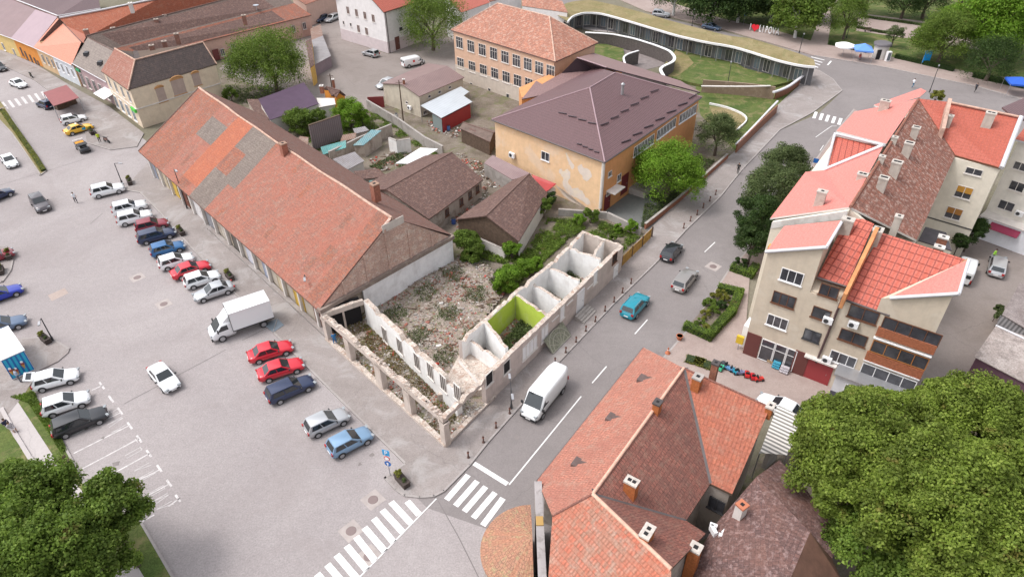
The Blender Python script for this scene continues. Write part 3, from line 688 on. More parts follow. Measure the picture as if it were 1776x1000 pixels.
# cross wall at the hall end, dark openings
x0 = b+inP*.0; x1 = i0.copy()
mb = MB(); rag_wall(mb, x0+dP*-.2, x1, WH-.6, WH, .4, 0, 1, .06)
mb.build('cross_beam', RM, ruin)
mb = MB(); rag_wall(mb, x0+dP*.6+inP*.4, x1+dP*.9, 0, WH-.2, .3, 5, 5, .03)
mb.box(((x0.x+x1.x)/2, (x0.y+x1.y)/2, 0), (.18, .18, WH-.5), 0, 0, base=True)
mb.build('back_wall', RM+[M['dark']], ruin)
# back part between arcade and rooms (near end building front)
def P3(x, y, z=WH2): v = m3(x, y, z); v.z = 0; return v
bk = [P3(-20, 745), P3(150, 605), P3(350, 425), P3(490, 310), P3(600, 225), P3(720, 110), P3(820, 8)]
mb = MB()
for p, q in zip(bk, bk[1:]): two(mb, p, q, 0, WH2, .42, Vector((.6, -.8, 0)), 3, 2, jag=.12)
mb.build('rear_wall', RM, ruin)
frs = lambda x, y: P3(x, y)
cross = [((150, 620), (300, 800), 2, 4, 'near'), ((350, 425), (572, 575), 4, 2, ''), ((480, 330), (668, 455), 2, 2, ''), ((600, 250), (800, 345), 2, 2, ''), ((720, 112), (945, 200), 2, 2, ''), ((820, 8), (1093, 100), 0, 2, '')]
for (p, q, mf, mbk, _) in cross:
    mb = MB(); two(mb, P3(*p), P3(*q), 0, WH2-(.5 if p == (480, 330) else 0), .34, Vector((.1, 1, 0)), mf, mbk, jag=.15); mb.build('room_wall', RM, ruin)
mb = MB(); two(mb, P3(965, 65), P3(900, 150), 0, WH2, .3, Vector((1, 0, 0)), 2, 2, jag=.1); mb.build('room_wall', RM, ruin)
# lime paint on the back wall of the green room
mb = MB(); d, n = nrm(bk[1], bk[2]); c = bk[1].lerp(bk[2], .5); L2 = (bk[2]-bk[1]).length
fbox(mb, setp(c+n*.44, WH2/2-.05), d, n, L2-.4, WH2-.25, -.02, .02); mb.build('lime_paint', GRN, ruin)
# low house front between arcade and first room: white wall slabs lying in the rubble
mb = MB(); two(mb, P3(20, 690), P3(290, 880), 0, 2.9, .3, Vector((.1, 1, 0)), 2, 2, jag=.1)
two(mb, m2(1560, 800, 1.6), m2(1700, 960, 1.6), 0, 1.7, .3, Vector((.7, .7, 0)), 2, 2, jag=.1)
mb.build('room_wall', RM, ruin)
mb = MB(); mb.prism([tuple(G(*p)) for p in ((760, 700), (800, 625), (872, 640), (838, 690))], .0, 1.15, 1); mb.build('collapsed_floor', RM, ruin)
# openings of the street front
sp, sq = sx, cre
for u, v, ww, hh_, fr, dv, gl in [(1066, 447, 1.1, 1.3, 'brown_pvc', 2, 'dark'), (918+114, 0, 0, 0, 0, 0, 0)][:1]:
    window(ruin, sp, sq, u, v, ww, hh_, fr, dv, gl)
for (x, y, ww, hh_, dv) in [(570, 700, 1.3, 1.9, 2), (468, 800, 2.6, 1.7, 4), (690, 560, .9, 1.7, 1), (917, 320, .9, 1.7, 1)]:
    window(ruin, sp, sq, 800+x/3.947, 400+y/3.947, ww, hh_, 'offwhite', dv, M['white'], sill=True, label='window boarded up in white')
door(ruin, sp, sq, 800+812/3.947, 400+500/3.947, 1.3, 2.9, M['white'], label='tall white double door')
door(ruin, sp, sq, 800+1050/3.947, 400+330/3.947, .8, 1.5, M['white'], label='small white hatch door')
for (x, y) in [(740, 490), (880, 380), (640, 600)]:
    mb = MB(); d, n = nrm(sp, sq); c = onwall(800+x/3.947, 400+y/3.947, sp, sq); fbox(mb, c, d, n, 1.3, .12, -.02, .12); mb.build('cornice', M['offwhite'], ruin)
for (x, y) in [(310, 930), (190, 1010)]:
    window(ruin, sp, sq, 800+x/3.947, 400+y/3.947, 1.1, 1.5, 'offwhite', 1, 'dark')
# stone steps and the vaulted cellar grille on the pavement
d, n = nrm(sp, sq)
c = onwall(1003, 553, sp, sq); c.z = 0
st = thing('door_steps', c+n*.9, 'grey stone door steps in front of the tall white door of the ruin', 'steps')
for i in range(4):
    mb = MB(); fbox(mb, setp(c+n*(.25+.3*i), .1+.28-(i*.07)), d, n, 2.6, .55-.13*i, 0, .3); mb.build('step', M['concrete'], st)
c = onwall(956, 610, sp, sq); c.z = 0
gr = thing('cellar_cover', c+n*.7, 'arched ribbed wire cover leaning on the ruin front above the cellar hatch', 'grating')
mb = MB(); fr_ = MB()
R2 = 1.6
fr_.poly([c+n*.15+d*-1.8+Vector((0, 0, 1.5)), c+n*1.3+d*-1.8+Vector((0, 0, .16)), c+n*1.3+d*1.8+Vector((0, 0, .16)), c+n*.15+d*1.8+Vector((0, 0, 1.5))])
fr_.build('netting', flat('old_netting', (.20, .20, .15), .9, var=.5, scale=5), gr)
def onp(t, s): return c+d*t+(n*1.3+Vector((0, 0, .18))).lerp(n*.15+Vector((0, 0, 1.53)), s)
for rr in (1.0, .72):
    pts = [onp(1.7*rr*math.cos(a_), rr*math.sin(a_)) for a_ in [math.pi*i/10 for i in range(11)]]
    mb.path(pts, .05)
for i in range(1, 6): mb.tube(onp(0, 0), onp(1.7*math.cos(math.pi*i/6), math.sin(math.pi*i/6)), .035, 6)
mb.tube(onp(-1.75, .02), onp(1.75, .02), .05, 6); mb.build('arched_frame', flat('frame_grey_green', (.34, .33, .27), .8), gr)
# ============================================================ C: school with the plum roof
def gable_poly(mb, a, b, c, n, th=.3, m=0):
    mb.raw([a, b, c, a-n*th, b-n*th, c-n*th], [(0, 1, 2), (5, 4, 3), (0, 2, 5, 3), (2, 1, 4, 5), (1, 0, 3, 4)], m)
zs = 7.9
N_, Lf, Rt = G(1049, 281, zs), G(853, 207, zs), G(1217, 168, zs)
Bk = Lf+Rt-N_
school = thing('school_building', setp(N_.lerp(Bk, .5), 0), 'peach and orange two storey building with plum metal roof and peeling left wall', 'building')
PEACH = plaster('peach_plaster', (.76, .52, .32), (.72, .62, .54), .35, .16, lo=.53, hi=.6, grime=.15)
ORG = plaster('orange_plaster', (.60, .29, .13), grime=.25)
cen = (N_+Bk)/2
def shrink(p, k=.45): v = (cen-p); v.z = 0; return p+v.normalized()*k
n_, l_, r_, b_ = [setp(shrink(p), 0) for p in (N_, Lf, Rt, Bk)]
mb = MB(); mb.prism([tuple(x) for x in (n_, r_, b_, l_)], 0, zs-.05, 0)
body_ = mb.build('wall', [PEACH], school)
d, n = nrm(n_, r_); mb = MB(); fbox(mb, setp(n_.lerp(r_, .5), zs/2-.05), d, n, (r_-n_).length, zs-.12, -.02, .04)
mb.build('side_wall', ORG, school, 'orange street side')
za = 11.6
p1, p2 = G(1023, 152, za), G(1067, 126, za)
mb = MB()
mb.slab([Lf, N_, p1], .2, 0, 1); mb.slab([N_, Rt, p2, p1], .2, 0, 1); mb.slab([Rt, Bk, p2], .2, 0, 1); mb.slab([Bk, Lf, p1, p2], .2, 0, 1)
sr = mb.build('roof', [T['purple'], T['plumdk']], school)
mb = MB(); LR = flat('lilac_ridge', (.32, .22, .24), .6)
for a, b in ((p1, N_), (p1, p2), (p1, Lf), (p2, Rt)): ridge(mb, a, b, .1)
mb.build('ridge_caps', LR, sr)
# snow guards: short dark rails stepping across the slopes
def rail_run(mb, a, b, k, pf):
    for i in range(k):
        t0, t1 = (i+.05)/k, (i+.85)/k
        P = pf(a[0]+(b[0]-a[0])*t0, a[1]+(b[1]-a[1])*t0); Q = pf(a[0]+(b[0]-a[0])*t1, a[1]+(b[1]-a[1])*t0+(b[1]-a[1])*.0+(b[1]-a[1])*(t1-t0)*.5)
        g_ = MB(); g_.tube(P+Vector((0, 0, .12)), Q+Vector((0, 0, .12)), .09, 5); g_.build('snow_guard', T['plumdk'], sr)
def plane_at(A, B, C):
    nn = (B-A).cross(C-A)
    def f(u, v):
        o = Vector((0, 0, CH)); dd = ray(u, v); return o+dd*(nn.dot(A-o)/nn.dot(dd))
    return f
pr, pl = plane_at(N_, Rt, p1), plane_at(Lf, N_, p1)
mb = MB()
for a, b in (((1041, 219), (1145, 150)), ((1077, 249), (1195, 172)), ((1195, 172), (1212, 162))): rail_run(mb, a, b, 6 if b[0] > 1100 else 4, pr)
for a, b in (((968, 196), (1036, 219)), ((1000, 250), (1040, 268))): rail_run(mb, a, b, 4, pl)
mb = MB(); c = pr(1079, 163); mb.tube(c-Vector((0, 0, .3)), c+Vector((0, 0, 1.3)), .22, 10); mb.lathe((c.x, c.y, c.z+1.35), [(.3, 0), (.3, .12), (.05, .3)], 10); mb.build('vent_pipe', M['metal'], sr)
mb = MB()
for a, b in ((Lf, N_), (N_, Rt)): gutter(mb, a-Vector((0, 0, .12)), b-Vector((0, 0, .12)), .11)
mb.tube(setp(n_, zs-.2)-d*.0+Vector((-.05, -.15, 0)), setp(n_, .2)+Vector((-.05, -.15, 0)), .08, 6)
mb.build('gutter', GUT, school)
mb = MB(); mb.tube(setp(n_, zs-.2)+Vector((-.12, -.1, 0)), setp(n_, 1)+Vector((-.12, -.1, 0)), .22, 6); mb.build('corner_band', M['offwhite'], school)
window(school, l_, n_, 946, 271, 1.5, 1.3, 'white', 2)
ac_unit(school, l_, n_, 890, 268, 1.2)
d, n = nrm(l_, n_); PEEL = plaster('bare_render', (.70, .60, .53), (.78, .66, .5), .6, .8, grime=.1)
for pq in (((715, 262), (728, 258), (745, 300), (770, 338), (768, 372), (750, 360), (735, 325)), ((665, 372), (682, 362), (700, 385), (725, 368), (752, 395), (748, 430), (728, 462), (762, 500), (800, 496), (828, 520), (850, 556), (882, 596), (868, 612), (828, 590), (790, 566), (745, 548), (716, 512), (692, 470), (700, 440), (680, 405)),
           ((800, 345), (822, 338), (842, 362), (880, 372), (898, 412), (880, 440), (850, 452), (828, 420), (806, 385)), ((640, 470), (665, 500), (700, 545), (760, 588), (800, 620), (855, 655), (930, 690), (930, 672), (870, 640), (800, 596), (750, 566), (700, 520)), ((740, 222), (800, 246), (880, 286), (945, 306), (925, 308), (850, 282), (790, 252))):
    rq = random.Random(len(pq)); Pk = []
    for (xa, ya), (xb, yb) in zip(pq, pq[1:]+pq[:1]):
        for k in range(3): t_ = k/3; Pk.append(onwall(800+(xa+(xb-xa)*t_+rq.uniform(-5, 5))/3.947, 200+(ya+(yb-ya)*t_+rq.uniform(-5, 5))/3.947, l_, n_)+n*.012)
    mb = MB(); mb.poly(Pk); mb.build('peeled_patch', PEEL, school, uv=True)
wins = [(1099, 1133, 267, 243), (1139, 1171, 238, 214), (1178, 1207, 210, 191)]
for u0, u1, v0, v1 in wins:
    for i in range(6):
        t = (i+.5)/6; window(school, n_, r_, lerp(u0, u1, t), lerp(v0, v1, t)-3, 1.05, 1.5, 'white', 2, off=.04)
for (x, y, w_, h_) in [(1015, 400, .9, .8), (1003, 525, .9, .8)]: window(school, n_, r_, 800+x/3.947, 200+y/3.947, w_, h_, 'offwhite', 2, off=.04)
window(school, n_, r_, 1073, 308, 1.0, 1.1, 'offwhite', 2, off=.04)
dd_ = [(1081, 336, 1.6, 2.9, .6), (1051, 366, 1.3, 2.4, .1)]
for u, v, w_, h_, z0 in dd_: door(school, n_, r_, u, v, w_, h_, flat('dark_red_door%d' % u, (.16, .02, .025), .5), z0=z0)
d, n = nrm(n_, r_)
c = onwall(1058, 350, n_, r_); c.z = 3.0
mb = MB(); fbox(mb, c, d, n, 2.6, .15, 0, 1.4); mb.build('door_canopy', M['offwhite'], school)
c = onwall(1098, 352, n_, r_)
mb = MB(); fbox(mb, setp(c, .45), d, n, 3.6, .9, 0, 2.6)
for i in range(5): fbox(mb, setp(c+d*2.0+d*(i*.35), .4-i*.08), d, n, .36, .8-i*.16, 0, 2.6)
mb.build('entrance_steps', M['concrete'], school)
fp_ = [G(1045, 376), G(1062, 350), G(1110, 330), G(1180, 372), G(1130, 402)]
sheet('school_forecourt', fp_, .03, ground_mat('forecourt', (.12, .125, .12), (.17, .17, .165)))
# annex roofs behind (north-west wing)
wing = thing('school_annex', setp(G(940, 150, 0), 0), 'plum roofed annex joining the back of the peach building below the old tiled hall', 'building')
a_, b2, c_, d_ = G(975, 124, 7.6), G(1001, 100, 10.2), G(1052, 117, 10.2), G(1038, 122, 7.6)
mb = MB(); mb.prism([tuple(setp(x, 0)) for x in (G(905, 165, 7), G(1040, 140, 7), G(1080, 112, 7), G(1000, 100, 7), G(960, 122, 7), G(900, 148, 7))], 0, 6.6, 0); mb.build('wall', ORG, wing)
mb = MB()
mb.slab([G(975, 126, 7.4), G(1034, 122, 7.4), G(1052, 117, 9.8), G(1001, 100, 9.8)], .18, 0, 1)
mb.slab([G(1001, 100, 9.8), G(1052, 117, 9.8), G(1215, 160, 7.4), G(1180, 140, 7.4), G(1030, 92, 7.4)], .18, 0, 1)
mb.slab([G(905, 172, 7.0), G(1020, 148, 7.3), G(1052, 117, 9.7), G(1038, 122, 7.5), G(975, 126, 7.3), G(940, 146, 7.0), G(930, 140, 7)], .15, 0, 1)
wr = mb.build('roof', [tile_mat('lilac_metal_tiles', (.27, .17, .165), (.26, .165, .16), (.2, .12, .12), cw=.35, rh=.5, off=0, rough=.45, bump=.3), T['plumdk']], wing)
mb = MB(); ridge(mb, G(1001, 100, 9.8), G(1052, 117, 9.8), .1); mb.build('ridge_caps', LR, wr)
# low side annex along the left wall, with plum and red sheets
sa = thing('lean_to', setp(l_.lerp(n_, .3), 0), 'low lean-to with a plum sheet roof along the foot of the peeling peach wall', 'shed')
a, b, c, e = k7(155, 325, 2.2), k7(215, 272, 3.0), k7(482, 402, 3.0), k7(350, 440, 2.2)
mb = MB(); mb.prism([tuple(setp(x, 0)) for x in (a, e, c, b)], 0, 2.1, 0); mb.build('wall', M['concrete'], sa)
mb = MB(); mb.slab([a, e, c, b], .1, 0); mb.build('roof', corr_mat('plum_sheet', (.26, .18, .18), (.2, .13, .135)), sa)
sb = thing('red_canopy', k7(560, 500), 'small red sheet canopy against the foot of the peach wall', 'canopy')
mb = MB(); mb.slab([k7(484, 404, 2.9), k7(650, 468, 2.9), k7(580, 525, 2.3), k7(500, 470, 2.3)], .08); mb.build('roof', flat('red_sheet', (.36, .035, .035), .5, var=.1), sb)
mb = MB(); mb.prism([tuple(setp(x, 0)) for x in (k7(500, 470, 2.3), k7(580, 522, 2.3), k7(645, 470, 2.8), k7(484, 406, 2.8))], 0, 2.2, 0); mb.build('wall', M['offwhite'], sb)
# ============================================================ the old tiled hall behind the school
oh = thing('old_tiled_building', setp(G(900, 110), 0), 'peach storeyed building with a hipped roof of weathered orange tiles behind the plum roof', 'building')
zo = 9.2
oL, oN, oR = G(782, 52, zo), G(963, 107, zo), G(1037, 74, zo); oB = oL+oR-oN
zt = 13.0
t0, t1 = G(863, 6, zt), G(953, 29, zt)
OT = tile_mat('old_orange_tiles', (.50, .22, .15), (.36, .17, .125), (.22, .12, .09), cw=.35, rh=.45, spots=(.58, .42, .34), spots_amt=.6, dark=(.24, .12, .09), dark_amt=.4, sscale=1.6)
cen = (oN+oB)/2
on, ol, or_, ob = [setp(shrink(p, .5), 0) for p in (oN, oL, oR, oB)]
mb = MB(); mb.prism([tuple(x) for x in (on, or_, ob, ol)], 0, zo-.05, 0); mb.build('wall', plaster('salmon_plaster', (.62, .41, .30), grime=.25), oh)
mb = MB(); mb.slab([oL, oN, t1, t0], .2, 0, 1); mb.slab([oN, oR, t1], .2, 0, 1); mb.slab([oR, oB, t0, t1], .2, 0, 1); mb.slab([oB, oL, t0], .2, 0, 1)
r0 = mb.build('roof', [OT, T['brown']], oh)
mb = MB()
for a, b in ((t0, t1), (t1, oN), (t0, oL), (t1, oR)): ridge(mb, a, b, .13)
mb.build('ridge_tiles', RIDGE, r0)
for lv, (ua, va, ub, vb) in enumerate(((797, 74, 955, 124), (799, 110, 957, 158))):
    for i in range(9):
        t = i/8.; window(oh, ol, on, lerp(ua, ub, t), lerp(va, vb, t), 1.9, 2.1, 'offwhite', 3, cross=True)
mb = MB(); d, n = nrm(ol, on); fbox(mb, setp(ol.lerp(on, .5), 1.4), d, n, (on-ol).length, 2.8, -.02, .05); mb.build('plinth', plaster('cream_plinth', (.55, .48, .42)), oh)
for i in range(5):
    t = (i+.5)/5; window(oh, ol, on, lerp(802, 960, t), lerp(142, 190, t), .8, .8, 'offwhite', 1, off=.05)
# ============================================================ D: small cream building with metal canopy
cb = thing('cream_workshop', k2(1200, 780), 'small cream plastered building with a brown sheet gable roof by the back street', 'building')
zc = 3.9
g0, g1, g2, g3 = k2(1030, 570, zc), k2(1290, 660, zc), k2(1600, 530, zc), k2(1350, 432, zc)
d, n = nrm(g0, g1); ga_ = onwall(400+1170/3.947, 575/3.947, g0, g1); zr = ga_.z
gb_ = ga_+(g2-g1)
CREAM = plaster('cream_plaster', (.56, .50, .41), (.40, .34, .28), .5, .4, grime=.4)
mb = MB(); cc_ = (g0+g1+g2+g3)/4
G_ = [setp(p+(cc_-p).normalized()*.3, 0) for p in (g0, g1, g2, g3)]
mb.prism([tuple(x) for x in G_], 0, zc-.05, 0)
gable_poly(mb, setp(G_[0], zc-.1), setp(G_[1], zc-.1), ga_+(cc_-ga_).normalized()*.3-Vector((0, 0, .12)), n)
mb.build('wall', CREAM, cb)
BS = corr_mat('brown_sheet', (.26, .175, .165), (.215, .14, .135), .35, lines=.3)
mb = MB(); mb.slab([g0, ga_, gb_, g3], .12, 0); mb.slab([ga_, g1, g2, gb_], .12, 0); cr_ = mb.build('roof', BS, cb)
chimney(cb, ga_+Vector((.4, .2, .8)), .35, .35, 1.0, .3)
window(cb, G_[0], G_[1], 706, 178, .6, .5, 'offwhite', 1); ac_unit(cb, G_[0], G_[1], 712, 186)
for x, y in ((1500, 598), (1430, 630), (1360, 660)): window(cb, G_[1], G_[2], 400+x/3.947, y/3.947, .7, .5, 'offwhite', 1)
window(cb, G_[1], G_[2], 737, 195, .9, .7, 'offwhite', 2)
mc_ = thing('metal_canopy', k2(1480, 850), 'pale blue-grey sheet metal canopy over the red shed', 'canopy')
P_ = [k2(1300, 722, 2.9), k2(1442, 808, 2.6), k2(1655, 697, 2.6), k2(1595, 655, 2.75), k2(1632, 628, 2.8), k2(1575, 592, 3.0)]
mb = MB(); mb.slab(P_, .06); mb.build('roof', corr_mat('zinc_sheet', (.50, .53, .56), (.56, .59, .62), .5, rough=.4, metal=.3, lines=.1), mc_)
mb = MB()
for p in (P_[0], P_[2], P_[4]): mb.tube(setp(p, 0), p, .05, 6)
mb.build('post', M['metal'], mc_)
rs = thing('red_shed', k2(1540, 870), 'dark red sheet metal shed beneath the pale metal canopy', 'shed')
mb = MB(); mb.prism([tuple(setp(x, 0)) for x in (k2(1448, 815, 2.4), k2(1640, 715, 2.4), k2(1600, 670, 2.4), k2(1380, 770, 2.4))], 0, 2.35, 0); mb.build('wall', corr_mat('red_sheet_wall', (.34, .03, .035), (.28, .025, .03), .3), rs)
mb = MB(); mb.prism([tuple(setp(x, 0)) for x in (k2(1380, 775, 2.4), k2(1444, 815, 2.4), k2(1430, 790, 2.4), k2(1400, 768, 2.4))], 0, 2.3, 0); mb.build('grey_door', flat('grey_green_door', (.2, .24, .24), .6), rs)
rg = thing('red_gate', k2(1000, 720), 'dark red sheet metal gate beside the cream workshop gable', 'gate')
mb = MB(); mb.wall(k2(945, 740, 0), k2(1055, 735, 0), 0, 2.0, .1) ; mb.build('panel', flat('gate_red', (.22, .035, .035), .6), rg)
mb = MB(); mb.wall(k2(1060, 700, 0), k2(1240, 800, 0), .0, .05, .1)
# ============================================================ E: yard houses and sheds
def gable_house(name, label, cat, r0, r1, e0_, e1_, zr_, ze_, roofm, wallm, ov=.25, parent=None):
    """ridge r0-r1 and the camera-side eave e0-e1 given by pixel; the far side mirrors it"""
    R0, R1 = G(*r0, zr_), G(*r1, zr_); E0, E1 = G(*e0_, ze_), G(*e1_, ze_)
    F0 = setp(R0*2-E0, ze_); F1 = setp(R1*2-E1, ze_)
    t = thing(name, setp((R0+R1)/2, 0), label, cat)
    c_ = (R0+R1)/2
    W = [setp(p+(setp(c_, p.z)-p).normalized()*ov, 0) for p in (E0, E1, F1, F0)]
    mb = MB(); mb.prism([tuple(x) for x in W], 0, ze_-.08, 0)
    for a, b, r in ((W[0], W[3], R0), (W[1], W[2], R1)):
        dd = (R1-R0).normalized()*(ov*1.2)*(1 if r is R0 else -1)
        rr = r+dd-Vector((0, 0, .15))
        gable_poly(mb, setp(a, ze_-.1), setp(b, ze_-.1), rr, -dd.normalized(), .15)
    mb.build('wall', wallm, t)
    mb = MB(); mb.slab([E0, E1, R1, R0], .14, 0, 1); mb.slab([R0, R1, F1, F0], .14, 0, 1)
    ro = mb.build('roof', [roofm, T['brown']], t)
    mb = MB(); ridge(mb, R0, R1, .1); mb.build('ridge_tiles', RIDGE_D, ro)
    return t, (R0, R1, E0, E1, F0, F1, W)
WORN = plaster('worn_yard_plaster', (.44, .38, .33), (.22, .17, .14), .7, .6, grime=.6)
h1, q1 = gable_house('yard_house', 'low house with a long dark brown tile roof in the middle of the yards', 'house', (669, 328), (784, 264), (744, 380), (838, 311), 5.0, 2.7, T['brown'], WORN)
for u, v in ((800, 350), (815, 338), (828, 328), (775, 368)): window(h1, q1[6][0], q1[6][1], u, v, .8, 1.1, 'brown_pvc', 2)
h2, q2 = gable_house('yard_house', 'brown tiled cottage with a dark timber gable beside the school wall', 'house', (843, 374), (918, 301), (900, 418), (950, 335), 4.6, 2.6, T['brown'], M['wood'])
mb = MB(); d, n = nrm(q2[6][0], q2[6][1]); fbox(mb, setp(q2[6][0].lerp(q2[6][1], .5), 1.25), d, n, (q2[6][1]-q2[6][0]).length, 2.4, -.02, .04); mb.build('side_wall', M['offwhite'], h2, 'whitewashed side wall')
h3, q3 = gable_house('storage_shed', 'low brown sheet roofed shed right behind the red shed', 'shed', (803, 212), (856, 230), (797, 222), (850, 246), 3.0, 2.4, flat('brown_felt', (.14, .10, .085), .9, var=.25), M['wood'])
def lean(name, label, cat, pts, zs_, roofm, wallm, z=None):
    """small shed under one sloping sheet; pts pixels, zs_ heights"""
    P = [G(u, v, zz) for (u, v), zz in zip(pts, zs_)]
    c_ = sum(P, Vector())/len(P); t = thing(name, setp(c_, 0), label, cat)
    W = [setp(p+(setp(c_, p.z)-p).normalized()*.2, 0) for p in P]
    mb = MB(); zl = min(zs_)-.12; mb.prism([tuple(x) for x in W], 0, zl, 0)
    n_ = len(P)
    V_ = [setp(w_, zl) for w_ in W]+[setp(w_, p.z-.1) for w_, p in zip(W, P)]
    if area(W) < 0: mb.raw(V_, [((i+1) % n_, i, i+n_, (i+1) % n_+n_) for i in range(n_)], 0)
    else: mb.raw(V_, [(i, (i+1) % n_, (i+1) % n_+n_, i+n_) for i in range(n_)], 0)
    mb.build('wall', wallm, t)
    mb = MB(); mb.slab(P, .08); mb.build('roof', roofm, t)
    return t
TURQ = corr_mat('turquoise_sheet', (.10, .30, .30), (.14, .36, .35), .25, lines=.3, stain=(.25, .22, .18), samt=.5)
BLUES = corr_mat('blue_grey_sheet', (.12, .25, .28), (.17, .30, .33), .3, lines=.4, stain=(.3, .28, .25), samt=.5)
GREYS = corr_mat('grey_asbestos_sheet', (.24, .22, .23), (.30, .28, .285), .3, lines=.25, stain=(.15, .12, .11), samt=.5)
RUSTS = corr_mat('rusty_sheet', (.20, .10, .07), (.26, .17, .13), .3, lines=.25, stain=(.33, .28, .25), samt=.5)
lean('garden_shed', 'small shed with a pale grey sheet roof and white wall in the middle yard', 'shed', [(603, 294), (632, 279), (615, 263), (577, 276)], [2.0, 2.0, 2.6, 2.6], GREYS, M['offwhite'])
lean('garden_shed', 'flat brown tiled outbuilding below the pale grey shed', 'shed', [(623, 311), (674, 306), (653, 292), (613, 297)], [2.0, 2.0, 2.4, 2.4], T['brown'], WORN)
lean('garden_shed', 'turquoise sheet roofed outbuilding tucked behind the long hall ridge', 'shed', [(664, 338), (684, 318), (664, 308), (640, 314)], [1.9, 1.9, 2.3, 2.3], TURQ, WORN)
lean('garden_shed', 'blue-grey sheet roofed shed along the dark boundary wall', 'shed', [(612, 252), (630, 252), (662, 226), (644, 225)], [2.1, 2.1, 2.5, 2.5], BLUES, WORN)
lean('garden_shed', 'faded turquoise lean-to at the foot of the tall grey boarded wall', 'shed', [(560, 268), (600, 256), (600, 243), (556, 255)], [1.7, 1.9, 2.4, 2.4], TURQ, WORN)
lean('garden_shed', 'rust brown patch roofed shed beside the blue-grey shed', 'shed', [(590, 246), (616, 240), (618, 230), (594, 234)], [2.1, 2.1, 2.4, 2.4], RUSTS, WORN)
lean('garden_shed', 'rusty roofed lean-to left of the tall boarded wall, behind the hall ridge', 'shed', [(512, 250), (534, 252), (535, 238), (520, 236)], [2.2, 2.2, 2.6, 2.6], RUSTS, WORN)
lean('garden_shed', 'small dark roofed coal shed under the round green trees', 'shed', [(616, 232), (640, 226), (633, 219), (612, 223)], [2.0, 2.0, 2.2, 2.2], GREYS, WORN)
lean('garden_shed', 'long tiled lean-to hugging the back of the long hall', 'shed', [(660, 352), (722, 374), (730, 364), (690, 342)], [2.2, 2.2, 2.8, 2.8], T['brown'], WORN)
lean('purple_roofed_house', 'low house with a dark purple sheet roof under the big green tree', 'house', [(468, 208), (553, 180), (527, 143), (448, 172)], [2.9, 2.9, 4.6, 4.6], flat('purple_sheet', (.075, .04, .075), .5, var=.15), M['offwhite'])
lean('old_outbuilding', 'dark tiled outbuilding at the left end of the purple roofed house', 'shed', [(452, 212), (468, 206), (450, 172), (428, 172)], [2.6, 2.6, 3.2, 3.2], T['brown'], WORN)
lean('whitewashed_shed', 'whitewashed shed with a pale flat roof right of the purple roof', 'shed', [(553, 186), (582, 181), (580, 170), (549, 170)], [2.5, 2.5, 2.6, 2.6], M['offwhite'], M['offwhite'])
tk, qk = gable_house('orange_cottage', 'tiny bright orange cottage with a dark roof at the edge of the back street', 'house', (566, 150), (590, 157), (575, 166), (600, 165), 3.9, 2.9, T['brown'], flat('bright_orange_plaster', (.66, .26, .04), .9, var=.1))
chimney(tk, G(577, 137, 4.8), .4, .4, 1.6, 0); chimney(tk, G(557, 148, 4.6), .6, .6, 1.4, 0)
for nm, lab, pq, h_, mt_ in [('boarded_wall', 'tall grey boarded firewall standing between the garden trees', [(545, 262), (597, 243)], 4.2, corr_mat('grey_boards', (.17, .14, .15), (.22, .18, .19), .35, lines=.25)),]:
    mb = MB(); a, b = G(*pq[0]), G(*pq[1]); t = thing(nm, a.lerp(b, .5), lab, 'wall'); mb.wall(a, b, 0, h_, .25); mb.build('boards', mt_, t)
    mb = MB(); mb.wall(a, b, h_, h_+.12, .35); mb.build('coping', M['wood'], t)
def yardwall(label, pts, h, mat, cap=True, th=.25, name='garden_wall', cat='wall'):
    t = thing(name, G(*pts[0]), label, cat); mb = MB(); cp = MB()
    P = [G(*p) for p in pts]
    for a, b in zip(P, P[1:]):
        dd = (b-a).normalized()*th*.5
        mb.wall(a-dd*0, b+dd*0, 0, h, th)
        cp.wall(a, b, h, h+.08, th+.08)
    mb.build('wall', mat, t)
    if cap: cp.build('coping', M['concrete'], t)
    return t
yardwall('long grey concrete wall running through the yards behind the sheds', [(637, 190), (690, 222), (737, 256), (768, 272)], 1.7, M['concrete'])
yardwall('worn dark wall with a pale coping between the middle sheds', [(575, 285), (630, 258), (682, 236)], 2.0, WORN)
yardwall('low broken plaster wall below the cottage gable by the shrubs', [(826, 428), (875, 450), (905, 425)], 1.3, M['offwhite'])
yardwall('low grey wall along the grassy plot in front of the school', [(968, 374), (1052, 380), (1110, 408)], .9, M['concrete'])
yardwall('stub of whitewashed wall with openings in the middle yard', [(676, 262), (690, 268), (714, 264)], 2.2, RI)
yardwall('retaining wall along the pavement beyond the bright green tree', [(1120, 398), (1180, 350), (1262, 276)], .8, M['brick'])
wc = thing('white_canopy', G(722, 285), 'thin white sheet canopy on posts over the overgrown yard corner', 'canopy')
P_ = [G(686, 283, 2.5), G(717, 284, 2.3), G(760, 258, 2.3), G(729, 256, 2.6)]
mb = MB(); mb.slab(P_, .08); mb.build('roof', M['white'], wc)
mb = MB()
for p in P_: mb.tube(setp(p, 0), p-Vector((0, 0, .08)), .05, 6)
mb.build('post', M['offwhite'], wc)
